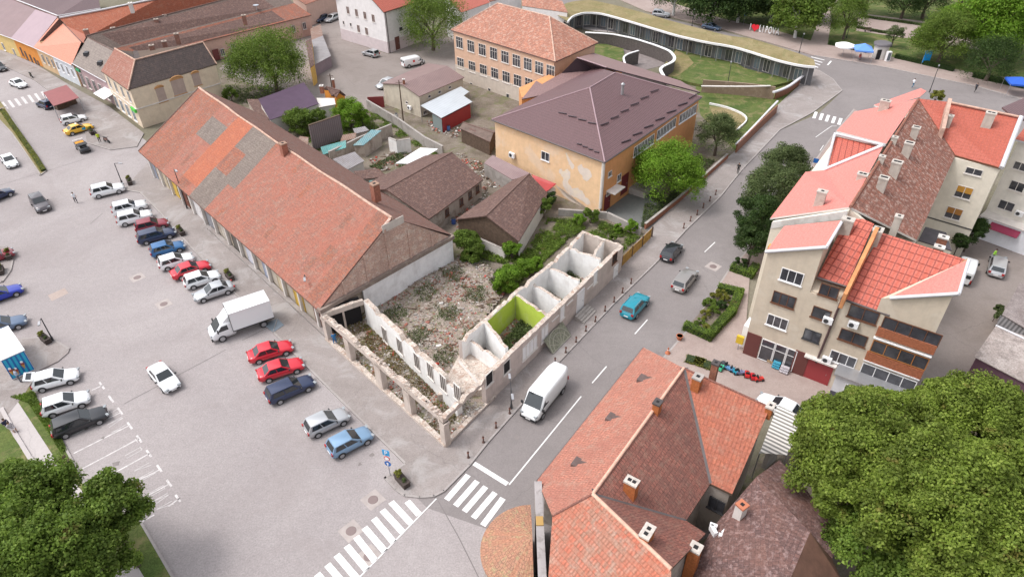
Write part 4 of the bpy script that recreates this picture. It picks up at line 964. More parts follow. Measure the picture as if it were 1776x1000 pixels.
# yellow picket fence between ruin and school
yf = thing('picket_fence', G(1100, 450), 'ochre picket fence closing the grassy plot beside the ruin', 'fence')
a, b = G(1077, 464), G(1130, 412); L_ = (b-a).length; dd = (b-a)/L_
mb = MB()
for i in range(int(L_/.22)):
    p = a+dd*(i*.22); mb.box((p.x, p.y, .1), (.15, .03, 1.45+random.uniform(-.04, .04)), math.atan2(dd.y, dd.x), 0, base=True)
mb.build('pickets', flat('ochre_paint', (.36, .20, .04), .8, var=.3, scale=2), yf)
mb = MB()
for z in (.5, 1.2): mb.wall(a, b, z, z+.1, .05)
mb.build('rail', M['wood'], yf)
for k in range(4):
    mb = MB(); p = a.lerp(b, k/3.); mb.box((p.x, p.y, 0), (.16, .16, 1.65), 0, 0, base=True); mb.build('post', M['wood'], yf)
# ============================================================ F: the row at the top left
def seg_house(name, label, cat, fr, zf, back, roofs, wallm, wins=(), cols=None):
    t = thing(name, setp(fr[0].lerp(fr[-1], .5), 0), label, cat)
    return t
def rowhouse(label, e_, ze_, r_, zr_, rm, wm, depth=9, name='row_house'):
    """front eave e_ (2 px), ridge r_ (2 px): front slope shown, back slope mirrored"""
    E0, E1 = G(*e_[0], ze_), G(*e_[1], ze_); R0, R1 = G(*r_[0], zr_), G(*r_[1], zr_)
    t = thing(name, setp(E0.lerp(E1, .5), 0), label, 'house')
    inn = setp((R0+R1)/2-(E0+E1)/2, 0).normalized()
    F0 = E0+inn*depth; F1 = E1+inn*depth
    W = [setp(x, 0) for x in (E0+inn*.35, E1+inn*.35, F1, F0)]
    mb = MB(); mb.prism([tuple(x) for x in W], 0, ze_-.08, 0); mb.build('wall', wm, t)
    mb = MB(); mb.slab([E0, E1, R1, R0], .15, 0, 1); mb.slab([R0, R1, F1, F0], .15, 0, 1); ro = mb.build('roof', [rm, T['brown']], t)
    mb = MB(); ridge(mb, R0, R1, .1); gutter(mb, E0-Vector((0, 0, .1)), E1-Vector((0, 0, .1)), .09, 1); mb.build('ridge_tiles', [RIDGE_D, GUTW], ro)
    return t, W
YEL = plaster('yellow_plaster', (.62, .46, .20)); ORP = plaster('orange_front', (.62, .25, .06)); BEI = plaster('beige_front', (.60, .42, .26))
BLW = plaster('bluish_white_front', (.60, .62, .66)); PNK = plaster('dusty_pink_front', (.42, .30, .31)); CRM = plaster('old_cream', (.70, .58, .45), (.55, .42, .32), .4, .35, grime=.2)
LIL = corr_mat('lilac_sheet_roof', (.35, .25, .28), (.31, .22, .25), .45, lines=.15)
BRO = corr_mat('brown_plum_sheet', (.22, .14, .145), (.185, .115, .12), .4, lines=.2)
SAL = tile_mat('salmon_sheet', (.66, .27, .19), (.63, .26, .18), (.55, .22, .16), cw=.6, rh=3, off=0, bump=.1, spec=.3, rough=.6)
GRS = tile_mat('worn_grey_shingle', (.29, .245, .22), (.25, .21, .19), (.18, .15, .14), cw=.5, rh=.5, spots=(.36, .30, .27), spots_amt=.3)
r1, W1 = rowhouse('yellow fronted house with a brown plum sheet roof at the far left of the row', [(-60, 38), (19, 66)], 4.2, [(0, -10), (62, 16)], 8.2, BRO, YEL, 14)
for x, y in ((25, 300), (100, 340), (-40, 280)): window(r1, W1[0], W1[1], x/3.947, y/3.947+5, .9, 1.6, 'white', 2)
r2, W2 = rowhouse('orange fronted house under a pale lilac metal roof', [(19, 66), (58, 82)], 4.2, [(62, 16), (100, 29)], 8.2, LIL, ORP, 14)
for x, y in ((150, 350), (180, 375), (215, 400), (245, 420), (268, 440)): window(r2, W2[0], W2[1], x/3.947, y/3.947+1, .75, 1.8, 'brown_pvc', 1)
rr_ = thing('row_house', G(90, 0), 'plum roofed range running back behind the lilac roof', 'house')
mb = MB(); mb.slab([G(28, 0, 8.2), G(101, 28, 8.2), G(174, 15, 4.5), G(168, -15, 4.5), G(60, -25, 4.5)], .2); mb.build('roof', T['purple'], rr_)
mb = MB(); mb.prism([tuple(setp(x, 0)) for x in (G(40, 0, 4), G(100, 24, 4), G(172, 16, 4), G(160, -15, 4), G(60, -20, 4))], 0, 4.4, 0); mb.build('wall', BEI, rr_)
mb = MB(); gutter(mb, G(28, 0, 8.2), G(101, 28, 8.2), .14); gutter(mb, G(101, 28, 8.2), G(174, 15, 4.6), .14); mb.build('ridge_trim', GUTW, rr_)
r3, W3 = rowhouse('house with a smooth salmon roof and beige and bluish white front', [(58, 82), (124, 113)], 4.3, [(100, 31), (141, 73)], 8.0, SAL, BEI, 9)
d, n = nrm(W3[0], W3[1]); L_ = (W3[1]-W3[0]).length
mb = MB(); fbox(mb, setp(W3[0].lerp(W3[1], .72), 2.05), d, n, L_*.54, 4.1, -.02, .05); mb.build('front_wall', BLW, r3, 'bluish white half of the front')
for i in range(7):
    t = .12+i*.13; c = setp(W3[0].lerp(W3[1], t), 2.3); window(r3, W3[0], W3[1], c, 0, .9, 1.7, 'offwhite' if i < 3 else 'white', 2, off=.05)
r4, W4 = rowhouse('house with a worn grey shingle roof and dusty pink shop front', [(124, 109), (184, 142)], 4.6, [(152, 65), (197, 88)], 8.6, GRS, PNK, 9)
for i, t in enumerate((.12, .3, .48, .66, .84)):
    c = setp(W4[0].lerp(W4[1], t), 1.7); window(r4, W4[0], W4[1], c, 0, 1.4, 2.3, 'offwhite', 2, off=.03)
d, n = nrm(W4[0], W4[1])
mb = MB(); fbox(mb, setp(W4[0].lerp(W4[1], .1), 3.5), d, n, 1.6, .5, .02, .3); mb.build('shop_sign', flat('green_cross_sign', (.02, .30, .12), .5), r4)
for u, v in ((151, 96), (175, 112)):
    c = plane_at(G(124, 109, 4.6), G(184, 142, 4.6), G(197, 88, 8.6))(u, v)
    mb = MB(); mb.hexa([c+Vector(q) for q in ((-.5, -.4, -.1), (.5, -.4, -.1), (.5, .6, -.1), (-.5, .6, -.1), (-.4, -.4, .55), (.4, -.4, .55), (.4, .6, .6), (-.4, .6, .6))]); mb.build('roof_hatch', M['dmetal'], r4)
# corner building
zc = 6.8
cf0, cf1 = G(175, 123, zc), G(222, 156, zc); cs1 = G(376, 111, zc)
zrr = 10.2
ra, rb_, rc = G(199, 84, zrr), G(234, 104, zrr), G(352, 73, zrr)
cbld = thing('corner_building', setp(G(260, 190), 0), 'cream corner building with bricked up arched windows and a dark grey roof, shops below', 'building')
inn = setp(ra-cf0, 0).normalized()
mb = MB(); back = cf0+setp(cs1-cf1, 0)*.5+Vector((0, 0, 0))
side = setp(cs1-cf1, 0).normalized()
W = [setp(x, 0) for x in (cf0+side*.3, cf1+side*.3+inn*.0, cs1-side*.3, cs1-side*.3-setp(cf1-cf0, 0).normalized()*9, cf0+side*8)]
mb.prism([tuple(x) for x in W], 0, zc-.08, 0); mb.build('wall', CRM, cbld)
fd0, fd1, fd2 = W[0], W[1], W[2]
mb = MB()
mb.slab([cf0, cf1, rb_, ra], .18, 0, 3); mb.slab([cf1, cs1, rc, rb_], .18, 1, 3)
far0 = cs1-setp(cf1-cf0, 0).normalized()*9; mb.slab([rb_, rc, setp(far0, zc), G(230, 88, zc)], .18, 1, 3); mb.slab([cs1, setp(far0, zc), rc], .18, 1, 3); mb.slab([ra, rb_, G(230, 88, zc), cf0+side*8], .18, 1, 3)
cro = mb.build('roof', [tile_mat('dull_pink_tiles', (.36, .16, .12), (.32, .15, .115), (.24, .12, .1), spots=(.42, .3, .25)), T['dgrey'], M['wood'], M['wood']], cbld)
mb = MB()
for a, b in ((ra, rb_), (rb_, cf1), (rb_, rc), (rc, cs1)): ridge(mb, a, b, .13)
mb.build('ridge_tiles', RIDGE, cro)
for u, v, w_, h_ in ((280, 165, 1.5, 2.5), (310, 151, 2.3, 2.6), (341, 138, 1.4, 2.2)):
    d, n = nrm(fd1, fd2); c = onwall(u, v, fd1, fd2)
    mb = MB(); fbox(mb, c, d, n, w_, h_, -.02, .03)
    o = mb.build('bricked_window', plaster('brick_infill%d' % u, (.44, .34, .30)), cbld)
    mb = MB()
    pts = [c+d*(w_/2*math.cos(a_))+Vector((0, 0, h_/2+w_*.25*math.sin(a_)))+n*.04 for a_ in [math.pi*i/8 for i in range(9)]]
    mb.poly(pts+[c-d*w_/2+Vector((0, 0, h_/2-.3))+n*.04, c+d*w_/2+Vector((0, 0, h_/2-.3))+n*.04] if False else pts); mb.path(pts, .12, 6)
    mb.tube(c-d*(w_/2+.1)-Vector((0, 0, h_/2)), c+d*(w_/2+.1)-Vector((0, 0, h_/2)), .08, 6)
    mb.build('arch', flat('ochre_arch%d' % u, (.50, .27, .12), .9, var=.2), o)
d, n = nrm(fd1, fd2); mb = MB(); fbox(mb, setp(fd1.lerp(fd2, .5), 3.4), d, n, (fd2-fd1).length, .15, -.02, .12); mb.build('string_course', M['offwhite'], cbld)
d, n = nrm(fd0, fd1); mb = MB(); fbox(mb, setp(fd0.lerp(fd1, .5), 3.4), d, n, (fd1-fd0).length, .15, -.02, .12); mb.build('string_course', M['offwhite'], cbld)
for t in (.14, .38, .62, .86): window(cbld, fd0, fd1, setp(fd0.lerp(fd1, t), 5.1), 0, 1.0, 1.9, 'offwhite', 2, 'glass_l')
for t, w_ in ((.12, 1.5), (.34, 1.5), (.56, 1.5), (.78, 1.5)): window(cbld, fd0, fd1, setp(fd0.lerp(fd1, t), 1.6), 0, w_, 2.2, 'white', 2, 'glass_l', name='shop_window')
mb = MB(); fbox(mb, setp(fd0.lerp(fd1, .9), 3.0), d, n, 2.0, .6, .02, .35); mb.build('shop_sign', flat('bright_green_sign', (.08, .50, .06), .5), cbld)
aw = thing('shop_awning', G(172, 185), 'white awning hanging over the shop door left of the cream corner', 'awning')
c = setp(W4[0].lerp(W4[1], .96), 0); d, n = nrm(W4[0], W4[1])
mb = MB(); mb.slab([c-d*2.3+Vector((0, 0, 2.9)), c+d*2.3+Vector((0, 0, 2.9)), c+d*2.3+n*2.2+Vector((0, 0, 2.3)), c-d*2.3+n*2.2+Vector((0, 0, 2.3))], .05); mb.build('canvas', M['white'], aw)
mb = MB(); mb.tube(c-d*2.3+n*2.2+Vector((0, 0, 2.3)), c-d*2.3+Vector((0, 0, 2.9)), .03, 5); mb.tube(c+d*2.3+n*2.2+Vector((0, 0, 2.3)), c+d*2.3+Vector((0, 0, 2.9)), .03, 5); mb.build('arm', M['metal'], aw)
# long dark wing and the orange range behind
def long_range(label, e_, ze_, r_, zr_, mats, wallm, split=None, name='long_wing', depth=10):
    E0, E1 = G(*e_[0], ze_), G(*e_[1], ze_); R0, R1 = G(*r_[0], zr_), G(*r_[1], zr_)
    t = thing(name, setp(E0.lerp(E1, .5), 0), label, 'building')
    inn = setp((R0+R1)/2-(E0+E1)/2, 0).normalized(); F0 = setp(R0, ze_)+inn*depth*.5; F1 = setp(R1, ze_)+inn*depth*.5
    mb = MB(); mb.prism([tuple(setp(x, 0)) for x in (E0+inn*.35, E1+inn*.35, F1, F0)], 0, ze_-.08, 0); mb.build('wall', wallm, t)
    mb = MB()
    if split:
        S0, S1 = E0.lerp(R0, split), E1.lerp(R1, split); mb.slab([E0, E1, S1, S0], .16, 1, 2); mb.slab([S0, S1, R1, R0], .16, 0, 2)
    else: mb.slab([E0, E1, R1, R0], .16, 0, 2)
    mb.slab([R0, R1, F1, F0], .16, 0, 2)
    ro = mb.build('roof', mats, t)
    mb = MB(); ridge(mb, R0, R1, .13); mb.build('ridge_tiles', RIDGE_D, ro)
    return t, E0, E1
T['dgrey2'] = tile_mat('grey_brown_tiles', (.20, .155, .135), (.165, .125, .11), (.10, .08, .07), spots=(.28, .21, .18), spots_amt=.5, dark=(.13, .09, .08), dark_amt=.4)
lw, le0, le1 = long_range('long wing with a grey-brown tile roof and pink courtyard front behind the corner building', [(225, 103), (540, 26)], 4.4, [(150, 62), (470, -22)], 8.8, [T['dgrey2'], T['red'], T['brown']], plaster('pink_wing', (.56, .38, .32)), .42)
for u, v in ((386, 88), (404, 80), (509, 47), (528, 42), (440, 66)): window(lw, le0, le1, u, v+3, .9, 1.5, 'offwhite', 2)
door(lw, le0, le1, 374, 92, 1.1, 2.1, flat('red_brown_door', (.16, .04, .04), .6))
for u, v, hh_ in ((270, 37, 1.2), (285, 30, 1.0), (195, 52, .9), (262, 82, 1.3), (284, 75, 1.3), (148, 55, 1.6), (305, 62, .8), (422, 30, .8)):
    chimney(lw, G(u, v-4, 8.8), .8, .8, 2.0, rad(20), flat('chimney_%d' % u, (.26, .13, .10), .9, var=.3), flat('chcap_%d' % u, (.34, .27, .23), .9))
sat = thing('satellite_dish', G(444, 11, 7.0), 'round grey satellite dish on the grey-brown tile roof', 'dish')
mb = MB(); c = G(444, 11, 7.4); mb.lathe((c.x, c.y, c.z), [(.1, 0), (.5, .1), (.62, .25), (.58, .27), (.1, .06)], 14); mb.tube(c-Vector((0, 0, 1.2)), c, .05, 6); mb.build('dish', flat('dish_grey', (.42, .45, .5), .5), sat)
ob_, oe0, oe1 = long_range('range with a fresh orange tile roof and white gutter behind the grey-brown wing', [(140, 70), (400, -5)], 5.5, [(103, 32), (272, 0)], 9.0, [tile_mat('orange_range_tiles', (.50, .17, .10), (.42, .14, .085), (.25, .1, .07), spots=(.5, .28, .2), spots_amt=.4, dark=(.36, .12, .08), dark_amt=.4), T['red'], T['brown']], BEI, None)
mb = MB(); gutter(mb, G(103, 31, 9.1), G(178, 17, 9.1), .2); gutter(mb, G(178, 17, 9.1), G(262, 0, 9.1), .2); mb.build('ridge_trim', GUTW, ob_)
chimney(ob_, G(225, 5, 10.2), .7, 1.1, 2.0, .3, M['offwhite'])
for i, (x, y, w_, rr) in enumerate([(190, -2, 14, T['brown']), (245, -12, 12, T['dgrey'])]): pass
# little street end buildings at the very top
lean('terrace_building', 'pink fronted terrace building with tall dark windows at the top of the alley', 'building', [(530, 8), (585, -12), (560, -30), (505, -8)], [5, 5, 5.5, 5.5], T['red'], plaster('pink_terrace', (.55, .38, .32)))
lean('walled_outbuilding', 'low outbuilding with a rounded grey wall at the bend of the back street', 'shed', [(541, 115), (574, 97), (560, 62), (540, 70)], [2.3, 2.3, 2.6, 2.6], GREYS, plaster('purple_grey_wall', (.28, .22, .24)))
lean('terracotta_wall', 'terracotta coloured courtyard wall at the end of the pink wing', 'wall', [(541, 75), (560, 62), (556, 42), (538, 50)], [2.2, 2.2, 2.3, 2.3], RUSTS, flat('terracotta', (.40, .18, .12), .9, var=.2))
lean('ochre_house', 'narrow ochre house half hidden behind the big dark tree', 'house', [(538, 118), (545, 112), (540, 66), (530, 72)], [3.6, 3.6, 4.2, 4.2], T['brown'], flat('ochre_front', (.62, .38, .10), .9, var=.15))
# ============================================================ G: white building at the top
zw = 8.6
wb = thing('white_building', setp(G(674, 93), 0), 'tall white building with small brown windows and a red roof beside the back street', 'building')
wB = G(674, 93); wA = G(593, 68); wC = G(735, 70)
WHT = plaster('white_render', (.74, .71, .71), grime=.1)
dA = (wA-wB).normalized(); dC = (wC-wB).normalized()
D_ = wA+(wC-wB)
mb = MB(); mb.prism([tuple(x) for x in (wB, wC, D_, wA)], 0, zw, 0)
top = wA.lerp(wB, .5); d, n = nrm(wA, wB)
gable_poly(mb, setp(wA, zw), setp(wB, zw), setp(top, zw+5.2), n, .3)
mb.build('wall', WHT, wb)
mb = MB(); rdg0 = setp(top, zw+5.3)+n*.4; rdg1 = rdg0+(wC-wB)
mb.slab([setp(wB, zw)+n*.4+(-dA)*.5, setp(wC, zw)-dA*.5, rdg1, rdg0], .2, 0, 1); mb.slab([setp(wA, zw)+n*.4+dA*.5, rdg0, rdg1, setp(D_, zw)+dA*.5], .2, 0, 1)
mb.build('roof', [T['vermil2'], T['brown']], wb)
for x, y in ((235, 180), (385, 225), (530, 270), (675, 320), (420, 500), (560, 545)): window(wb, wA, wB, 580+x/10, y/10, .95, 1.6, 'offwhite', 2, flat('brown_pane', (.12, .06, .05), .4) if 'brown_pane' not in bpy.data.materials else bpy.data.materials['brown_pane'])
for x, y in ((160, 395), (285, 430)): window(wb, wA, wB, 580+x/10, y/10, .6, .8, 'offwhite', 1)
door(wb, wB, wC, 689, 74, 1.1, 2.6, flat('brown_door', (.14, .05, .04), .6)); window(wb, wB, wC, 695, 50, .9, .6, 'dmetal', 1)
mb = MB(); d2, n2 = nrm(wB, wC); mb.tube(setp(wB, zw)+n2*.1+dC*.4, wB+n2*.1+dC*.4, .09, 6); mb.build('downpipe', GUT, wb)
d, n = nrm(wA, wB); mb = MB(); fbox(mb, setp(wA.lerp(wB, .5), 1.2), d, n, (wB-wA).length, 2.4, -.02, .03); fbox(mb, setp(wB.lerp(wC, .5), 1.2), d2, n2, (wC-wB).length, 2.4, -.02, .03); mb.build('plinth', plaster('lilac_plinth', (.60, .52, .53), grime=.1), wb)
for lab, pts, zz, rm, wm in [('white house with a red roof at the top edge behind the round tree', [(800, 22), (850, 4), (820, -25), (770, -10)], [7, 7, 9, 9], T['vermil2'], WHT),
                             ('pale building with a tiled roof left of the old tiled hall', [(850, 3), (905, -12), (890, -35), (830, -20)], [6, 6, 8, 8], T['red'], WHT),
                             ('long low red tiled roof behind the hipped old tiled roof', [(905, 10), (985, 22), (975, 2), (905, -10)], [5, 5, 6.5, 6.5], OT, WHT)]:
    t = lean('background_house', lab, 'house', pts, zz, rm, wm)
# ============================================================ J: the apartment blocks on the right
A0 = G(1287, 612); fD = (G(1556, 717)-A0).normalized(); nD = Vector((-fD.y, fD.x, 0))
if nD.y < 0: nD = -nD
LF = (G(1556, 717)-A0).length
def AP(s, d, z=0.0): v = A0+fD*s+nD*d; v.z = z; return v
FQ = AP(LF, 0)
APW = plaster('block_render', (.56, .475, .38), (.62, .56, .48), .5, .3, grime=.25)
APW2 = plaster('pale_block_render', (.70, .64, .545), grime=.18)
blk = thing('apartment_block', AP(LF/2, 3), 'four storey beige apartment block with bright red and salmon roofs, shops at street level', 'building')
def frustum(mb, s0, s1, d0, d1, z0, za, zb, m=0):
    """block s0..s1, d0..d1 whose top runs from za (at s0) to zb (at s1)"""
    P = [AP(s0, d0, z0), AP(s1, d0, z0), AP(s1, d1, z0), AP(s0, d1, z0), AP(s0, d0, za), AP(s1, d0, zb), AP(s1, d1, zb), AP(s0, d1, za)]
    mb.hexa(P, m)
DB = 6.6
mb = MB(); frustum(mb, 0, LF, 0, DB, 0, 9.6, 9.6)
frustum(mb, 0, 4.4, .0, 5.0, 9.6, 12.3, 14.4)
w_ = [AP(9.9, 0), AP(LF, 0), AP(LF, 5.3)]; mb.raw([setp(p, 9.6) for p in w_]+[setp(w_[0], 11.3), setp(w_[1], 13.85), setp(w_[2], 13.85)], [(0, 1, 4, 3), (1, 2, 5, 4), (2, 0, 3, 5), (3, 4, 5)])
P = [AP(4.4, .1, 9.5), AP(10.7, .1, 9.5), AP(10.7, DB, 9.5), AP(4.4, DB, 9.5), AP(4.4, .1, 9.75), AP(10.7, .1, 9.75), AP(10.7, DB, 13.2), AP(4.4, DB, 13.2)]
mb.hexa(P)
mb.build('wall', APW, blk)
mb = MB()
mb.slab([AP(-.15, -.1, 12.4), AP(4.5, -.1, 14.6), AP(4.5, 5.1, 14.6), AP(-.15, 5.1, 12.4)], .2, 0, 2)
mb.slab([AP(10.5, -.1, 11.75), AP(LF+.2, -.1, 14.0), AP(LF+.2, 5.5, 14.0)], .2, 0, 2)
# red slopes
q1 = [G(1417, 481, 10.9), G(1468, 497, 10.9), G(1516, 388, 14.6), G(1473, 369, 14.6)]
q2 = [G(1458, 517, 9.9), G(1543, 547, 9.9), G(1676, 450, 13.9), G(1531, 404, 13.9)]
mb.slab(q1, .18, 1, 3); mb.slab(q2, .18, 1, 3)
bro = mb.build('roof', [T['salmon'], T['vermil'], M['offwhite'], M['brown_pvc']], blk)
mb = MB()
for a, b in ((AP(-.2, -.15, 12.35), AP(4.6, -.15, 14.6)), (AP(4.6, -.15, 14.6), AP(4.6, 5.1, 14.6)), (AP(10.5, -.15, 11.7), AP(LF+.3, -.15, 14.0)), (AP(LF+.3, -.15, 14.0), AP(LF+.3, 5.5, 14.0))):
    mb = MB(); mb.tube(a, b, .17, 4); mb.build('edge_flashing', GUTW, bro)
mb = MB(); mb.tube(q1[0], q1[1], .1, 6); mb.tube(q2[0], q2[1], .1, 6); mb.build('gutter', GUT, bro)
mb = MB()
a, b = G(1463, 508, 11.3), G(1519, 393, 14.9)
mb.hexa([a-fD*.02-Vector((0, 0, 1.6)), a+fD*.3-Vector((0, 0, 1.6)), b+fD*.3-Vector((0, 0, 1.2)), b-fD*.02-Vector((0, 0, 1.2)), a, a+fD*.3, b+fD*.3, b-fD*.02], 0)
mb.build('party_parapet', flat('orange_parapet', (.55, .24, .10), .9, var=.25), bro)
mb = MB(); a, b = q2[1]+fD*.0, q2[2]; up = Vector((0, 0, .25)); mb.hexa([a-up, a+fD*.35-up, b+fD*.2-up, b-up, a+up*.6, a+fD*.35+up*.6, b+fD*.2+up*.6, b+up*.6]); mb.build('hip_flashing', flat('mossy_board', (.30, .22, .13), .9, var=.4, scale=3), bro)
# street side details
mb = MB(); p = AP(0, 0, 0)
mb.box(tuple(AP(.2, 1.2, 12.05)), (1.0, .6, .5), math.atan2(fD.y, fD.x)); mb.build('ochre_eave_end', flat('ochre_board', (.55, .30, .06), .8), blk)
# windows of the camera side
AF = AP(0, 0); wn = lambda u, v, w_, h_, fr, dv, gl='glass', **k: window(blk, AF, FQ, u, v, w_, h_, fr, dv, gl, **k)
for (x, y, w_, h_, fr, dv) in [(412, 158, 2.0, 1.35, 'white', 3), (358, 318, 2.1, 1.35, 'brown_pvc', 3), (312, 472, 1.95, 1.3, 'white', 3), (672, 258, 1.6, 1.25, 'brown_pvc', 2), (617, 415, 1.6, 1.25, 'brown_pvc', 1), (553, 567, 1.5, 1.2, 'dmetal', 2)]:
    wn(1270+x/4, 440+y/4, w_, h_, fr, dv)
for (x, y, w_, h_, fr, dv) in [(230, 420, 2.4, 1.35, 'brown_pvc', 2), (158, 580, 2.3, 1.25, 'brown_pvc', 2), (86, 728, 2.3, 1.25, 'white', 3)]:
    wn(1440+x/4, 440+y/4, w_, h_, fr, dv)
for u, v in ((1481, 560), (1435, 621), (1437, 553)): ac_unit(blk, AF, FQ, u, v, 1.0)
d, n = nrm(AF, FQ)
def band(u, v, w_, h_, mat, t1=.12, name='panel'):
    c = onwall(u, v, AF, FQ); mb = MB(); fbox(mb, c, d, n, w_, h_, -.02, t1); return mb.build(name, mat, blk)
RB = tile_mat('balcony_brick', (.42, .13, .06), (.36, .11, .05), (.28, .15, .1), .25, .08, msize=.012, bump=.1)
wn(1440+560/4, 440+535/4, 4.5, 1.35, 'brown_pvc', 4, name='glazed_balcony', sill=False, off=.1); band(1440+525/4, 440+595/4, 4.6, .95, RB, .2, 'balcony_front')
wn(1440+478/4, 440+695/4, 4.5, 1.35, flat('orange_frame', (.38, .15, .04), .6), 4, name='glazed_balcony', sill=False, off=.1); band(1440+440/4, 440+765/4, 4.6, .95, RB, .2, 'balcony_front')
wn(1440+400/4, 440+850/4, 4.5, 1.3, 'white', 4, name='glazed_balcony', sill=False, off=.1)
band(1440+500/4, 440+640/4, 4.6, .12, M['white'], .25, 'balcony_ledge'); band(1440+425/4, 440+795/4, 4.6, .12, M['white'], .25, 'balcony_ledge')
# pipe and ledges
mb = MB(); a = onwall(1463, 512, AF, FQ)+n*.12; b = setp(onwall(1416, 627, AF, FQ)+n*.12, onwall(1416, 627, AF, FQ).z); mb.tube(a, b, .1, 6); mb.build('downpipe', flat('brown_pipe', (.09, .05, .05), .5), blk)
# ground floor shops
sh1 = AP(.15, 0); 
def gf(s, w_, h_, mat, z=1.4, t1=.1, name='panel'): 
    c = AP(s, 0, z); mb = MB(); fbox(mb, c, d, n, w_, h_, -.02, t1); return mb.build(name, mat, blk)
SHB = flat('dark_red_cladding', (.13, .04, .035), .5, var=.1)
gf(.75, 1.4, 2.9, SHB, 1.45); gf(5.4, 1.3, 2.9, SHB, 1.45)
for s_, w_ in ((2.2, 1.3), (3.45, 1.1), (4.5, .9)): window(blk, AF, FQ, AP(s_, 0, 1.5), 0, w_, 2.6, 'white', 1, 'glass', cross=True, sill=False, off=.05, name='shop_window')
door(blk, AF, FQ, AP(7.1, 0, 0), 0, 2.3, 2.5, flat('dark_red_garage_door', (.30, .04, .045), .5), z0=.12, name='garage_door')
gf(7.1, 2.9, .16, M['offwhite'], 2.85, .5, 'ledge')
# projecting white shop right of the garage
ps = MB(); P = [AP(8.8, -1.4, 0), AP(LF+.1, -1.4, 0), AP(LF+.1, .0, 0), AP(8.8, .0, 0)]
ps.prism([tuple(x) for x in P], 0, 3.0); ps.build('shop_front', plaster('white_shop', (.62, .62, .65)), blk)
ps = MB(); ps.prism([tuple(x) for x in (AP(8.6, -1.7), AP(LF+.3, -1.7), AP(LF+.3, .1), AP(8.6, .1))], 3.0, 3.18); ps.build('shop_roof', M['metal'], blk)
for s_ in (10.3, 11.6, 12.9): window(blk, AP(8.8, -1.4), AP(LF, -1.4), AP(s_, -1.4, 1.5), 0, 1.1, 1.7, 'white', 1, 'glass_l', name='shop_window')
mb = MB(); fbox(mb, AP(9.3, -1.4, .5), d, n, 1.0, .9, -.02, .05); fbox(mb, AP(11.6, -1.4, .45), d, n, 5.4, .5, -.02, .04); mb.build('plinth', flat('dark_plinth', (.07, .07, .09), .6), blk)
# J2: long block along the street
b2 = thing('apartment_block', AP(4.5, 20), 'long block along the street, salmon street slope and motley brown back slope with many chimneys', 'building')
zr2 = 15.5; ze2 = 12.0
rB0, rB1 = AP(4.75, 6.3, zr2), AP(4.75, 39.0, zr2)
mb = MB(); mb.prism([tuple(x) for x in (AP(-1.5, 6.0), AP(10.6, 6.9), AP(10.6, 39), AP(-1.5, 27))], 0, ze2-.3)
mb.hexa([AP(-1.5, 6.0, ze2-.4), AP(4.75, 6.0, ze2-.4), AP(4.75, 6.4, ze2-.4), AP(-1.5, 6.4, ze2-.4), AP(-1.5, 6.0, ze2-.1), AP(4.75, 6.0, zr2-.25), AP(4.75, 6.4, zr2-.25), AP(-1.5, 6.4, ze2-.1)])
mb.hexa([AP(4.75, 6.4, ze2-.4), AP(10.5, 6.4, ze2-.4), AP(10.5, 6.8, ze2-.4), AP(4.75, 6.8, ze2-.4), AP(4.75, 6.4, zr2-.25), AP(10.5, 6.4, ze2-.1), AP(10.5, 6.8, ze2-.1), AP(4.75, 6.8, zr2-.25)])
mb.build('wall', APW2, b2)
S2 = [G(1336, 378, ze2), G(1474, 363, zr2), G(1533, 256, zr2), G(1427, 296, ze2), G(1397, 298, ze2)]
S2 = [G(1336, 378, ze2), rB0, G(1533, 252, zr2), G(1430, 295, ze2), G(1397, 298, ze2)]
mb = MB(); mb.slab(S2, .2, 0, 3)
mb.slab([rB0, AP(4.75, 39.0, zr2) if False else G(1593, 172, zr2), G(1657, 270, ze2), G(1590, 416, ze2)], .2, 1, 3)
S3 = [G(1451, 227, ze2), G(1482, 194, ze2), G(1590, 172, zr2), G(1537, 249, zr2)]
mb.slab(S3, .2, 0, 3)
mb.slab([G(1433, 293, 11.6), G(1448, 236, 11.6), G(1526, 254, 14.9)], .2, 2, 3)
mb.slab([G(1516, 182, 12.2), G(1597, 153, 12.6), G(1607, 158, 12.6), G(1596, 168, 13.2), G(1530, 187, 12.4)], .2, 0, 3)
b2r = mb.build('roof', [T['salmon'], T['motley'], T['vermil'], M['offwhite']], b2)
mb = MB()
for a, b in ((G(1430, 294, 12.2), G(1532, 252, 15.7)), (G(1451, 232, 12.1), G(1533, 252, 15.5)), (G(1448, 232, 12), G(1430, 300, 11.6))): mb.tube(a, b, .2, 4)
mb.build('roof_flashing', GUTW, b2r)
mb = MB(); ridge(mb, rB0, G(1593, 172, zr2), .15); mb.build('ridge_tiles', T['red'], b2r)
d2_, n2_ = nrm(AP(-1.5, 6), AP(10, 6))
mb = MB(); P = [AP(-1.5, 5.97, 11.2), AP(4.7, 5.97, 14.4), AP(4.7, 5.97, 15.2), AP(-1.5, 5.97, 11.95)]; mb.poly(P); mb.build('white_band', plaster('patchy_whitewash', (.62, .60, .58), (.4, .36, .33), .6, .5), b2)
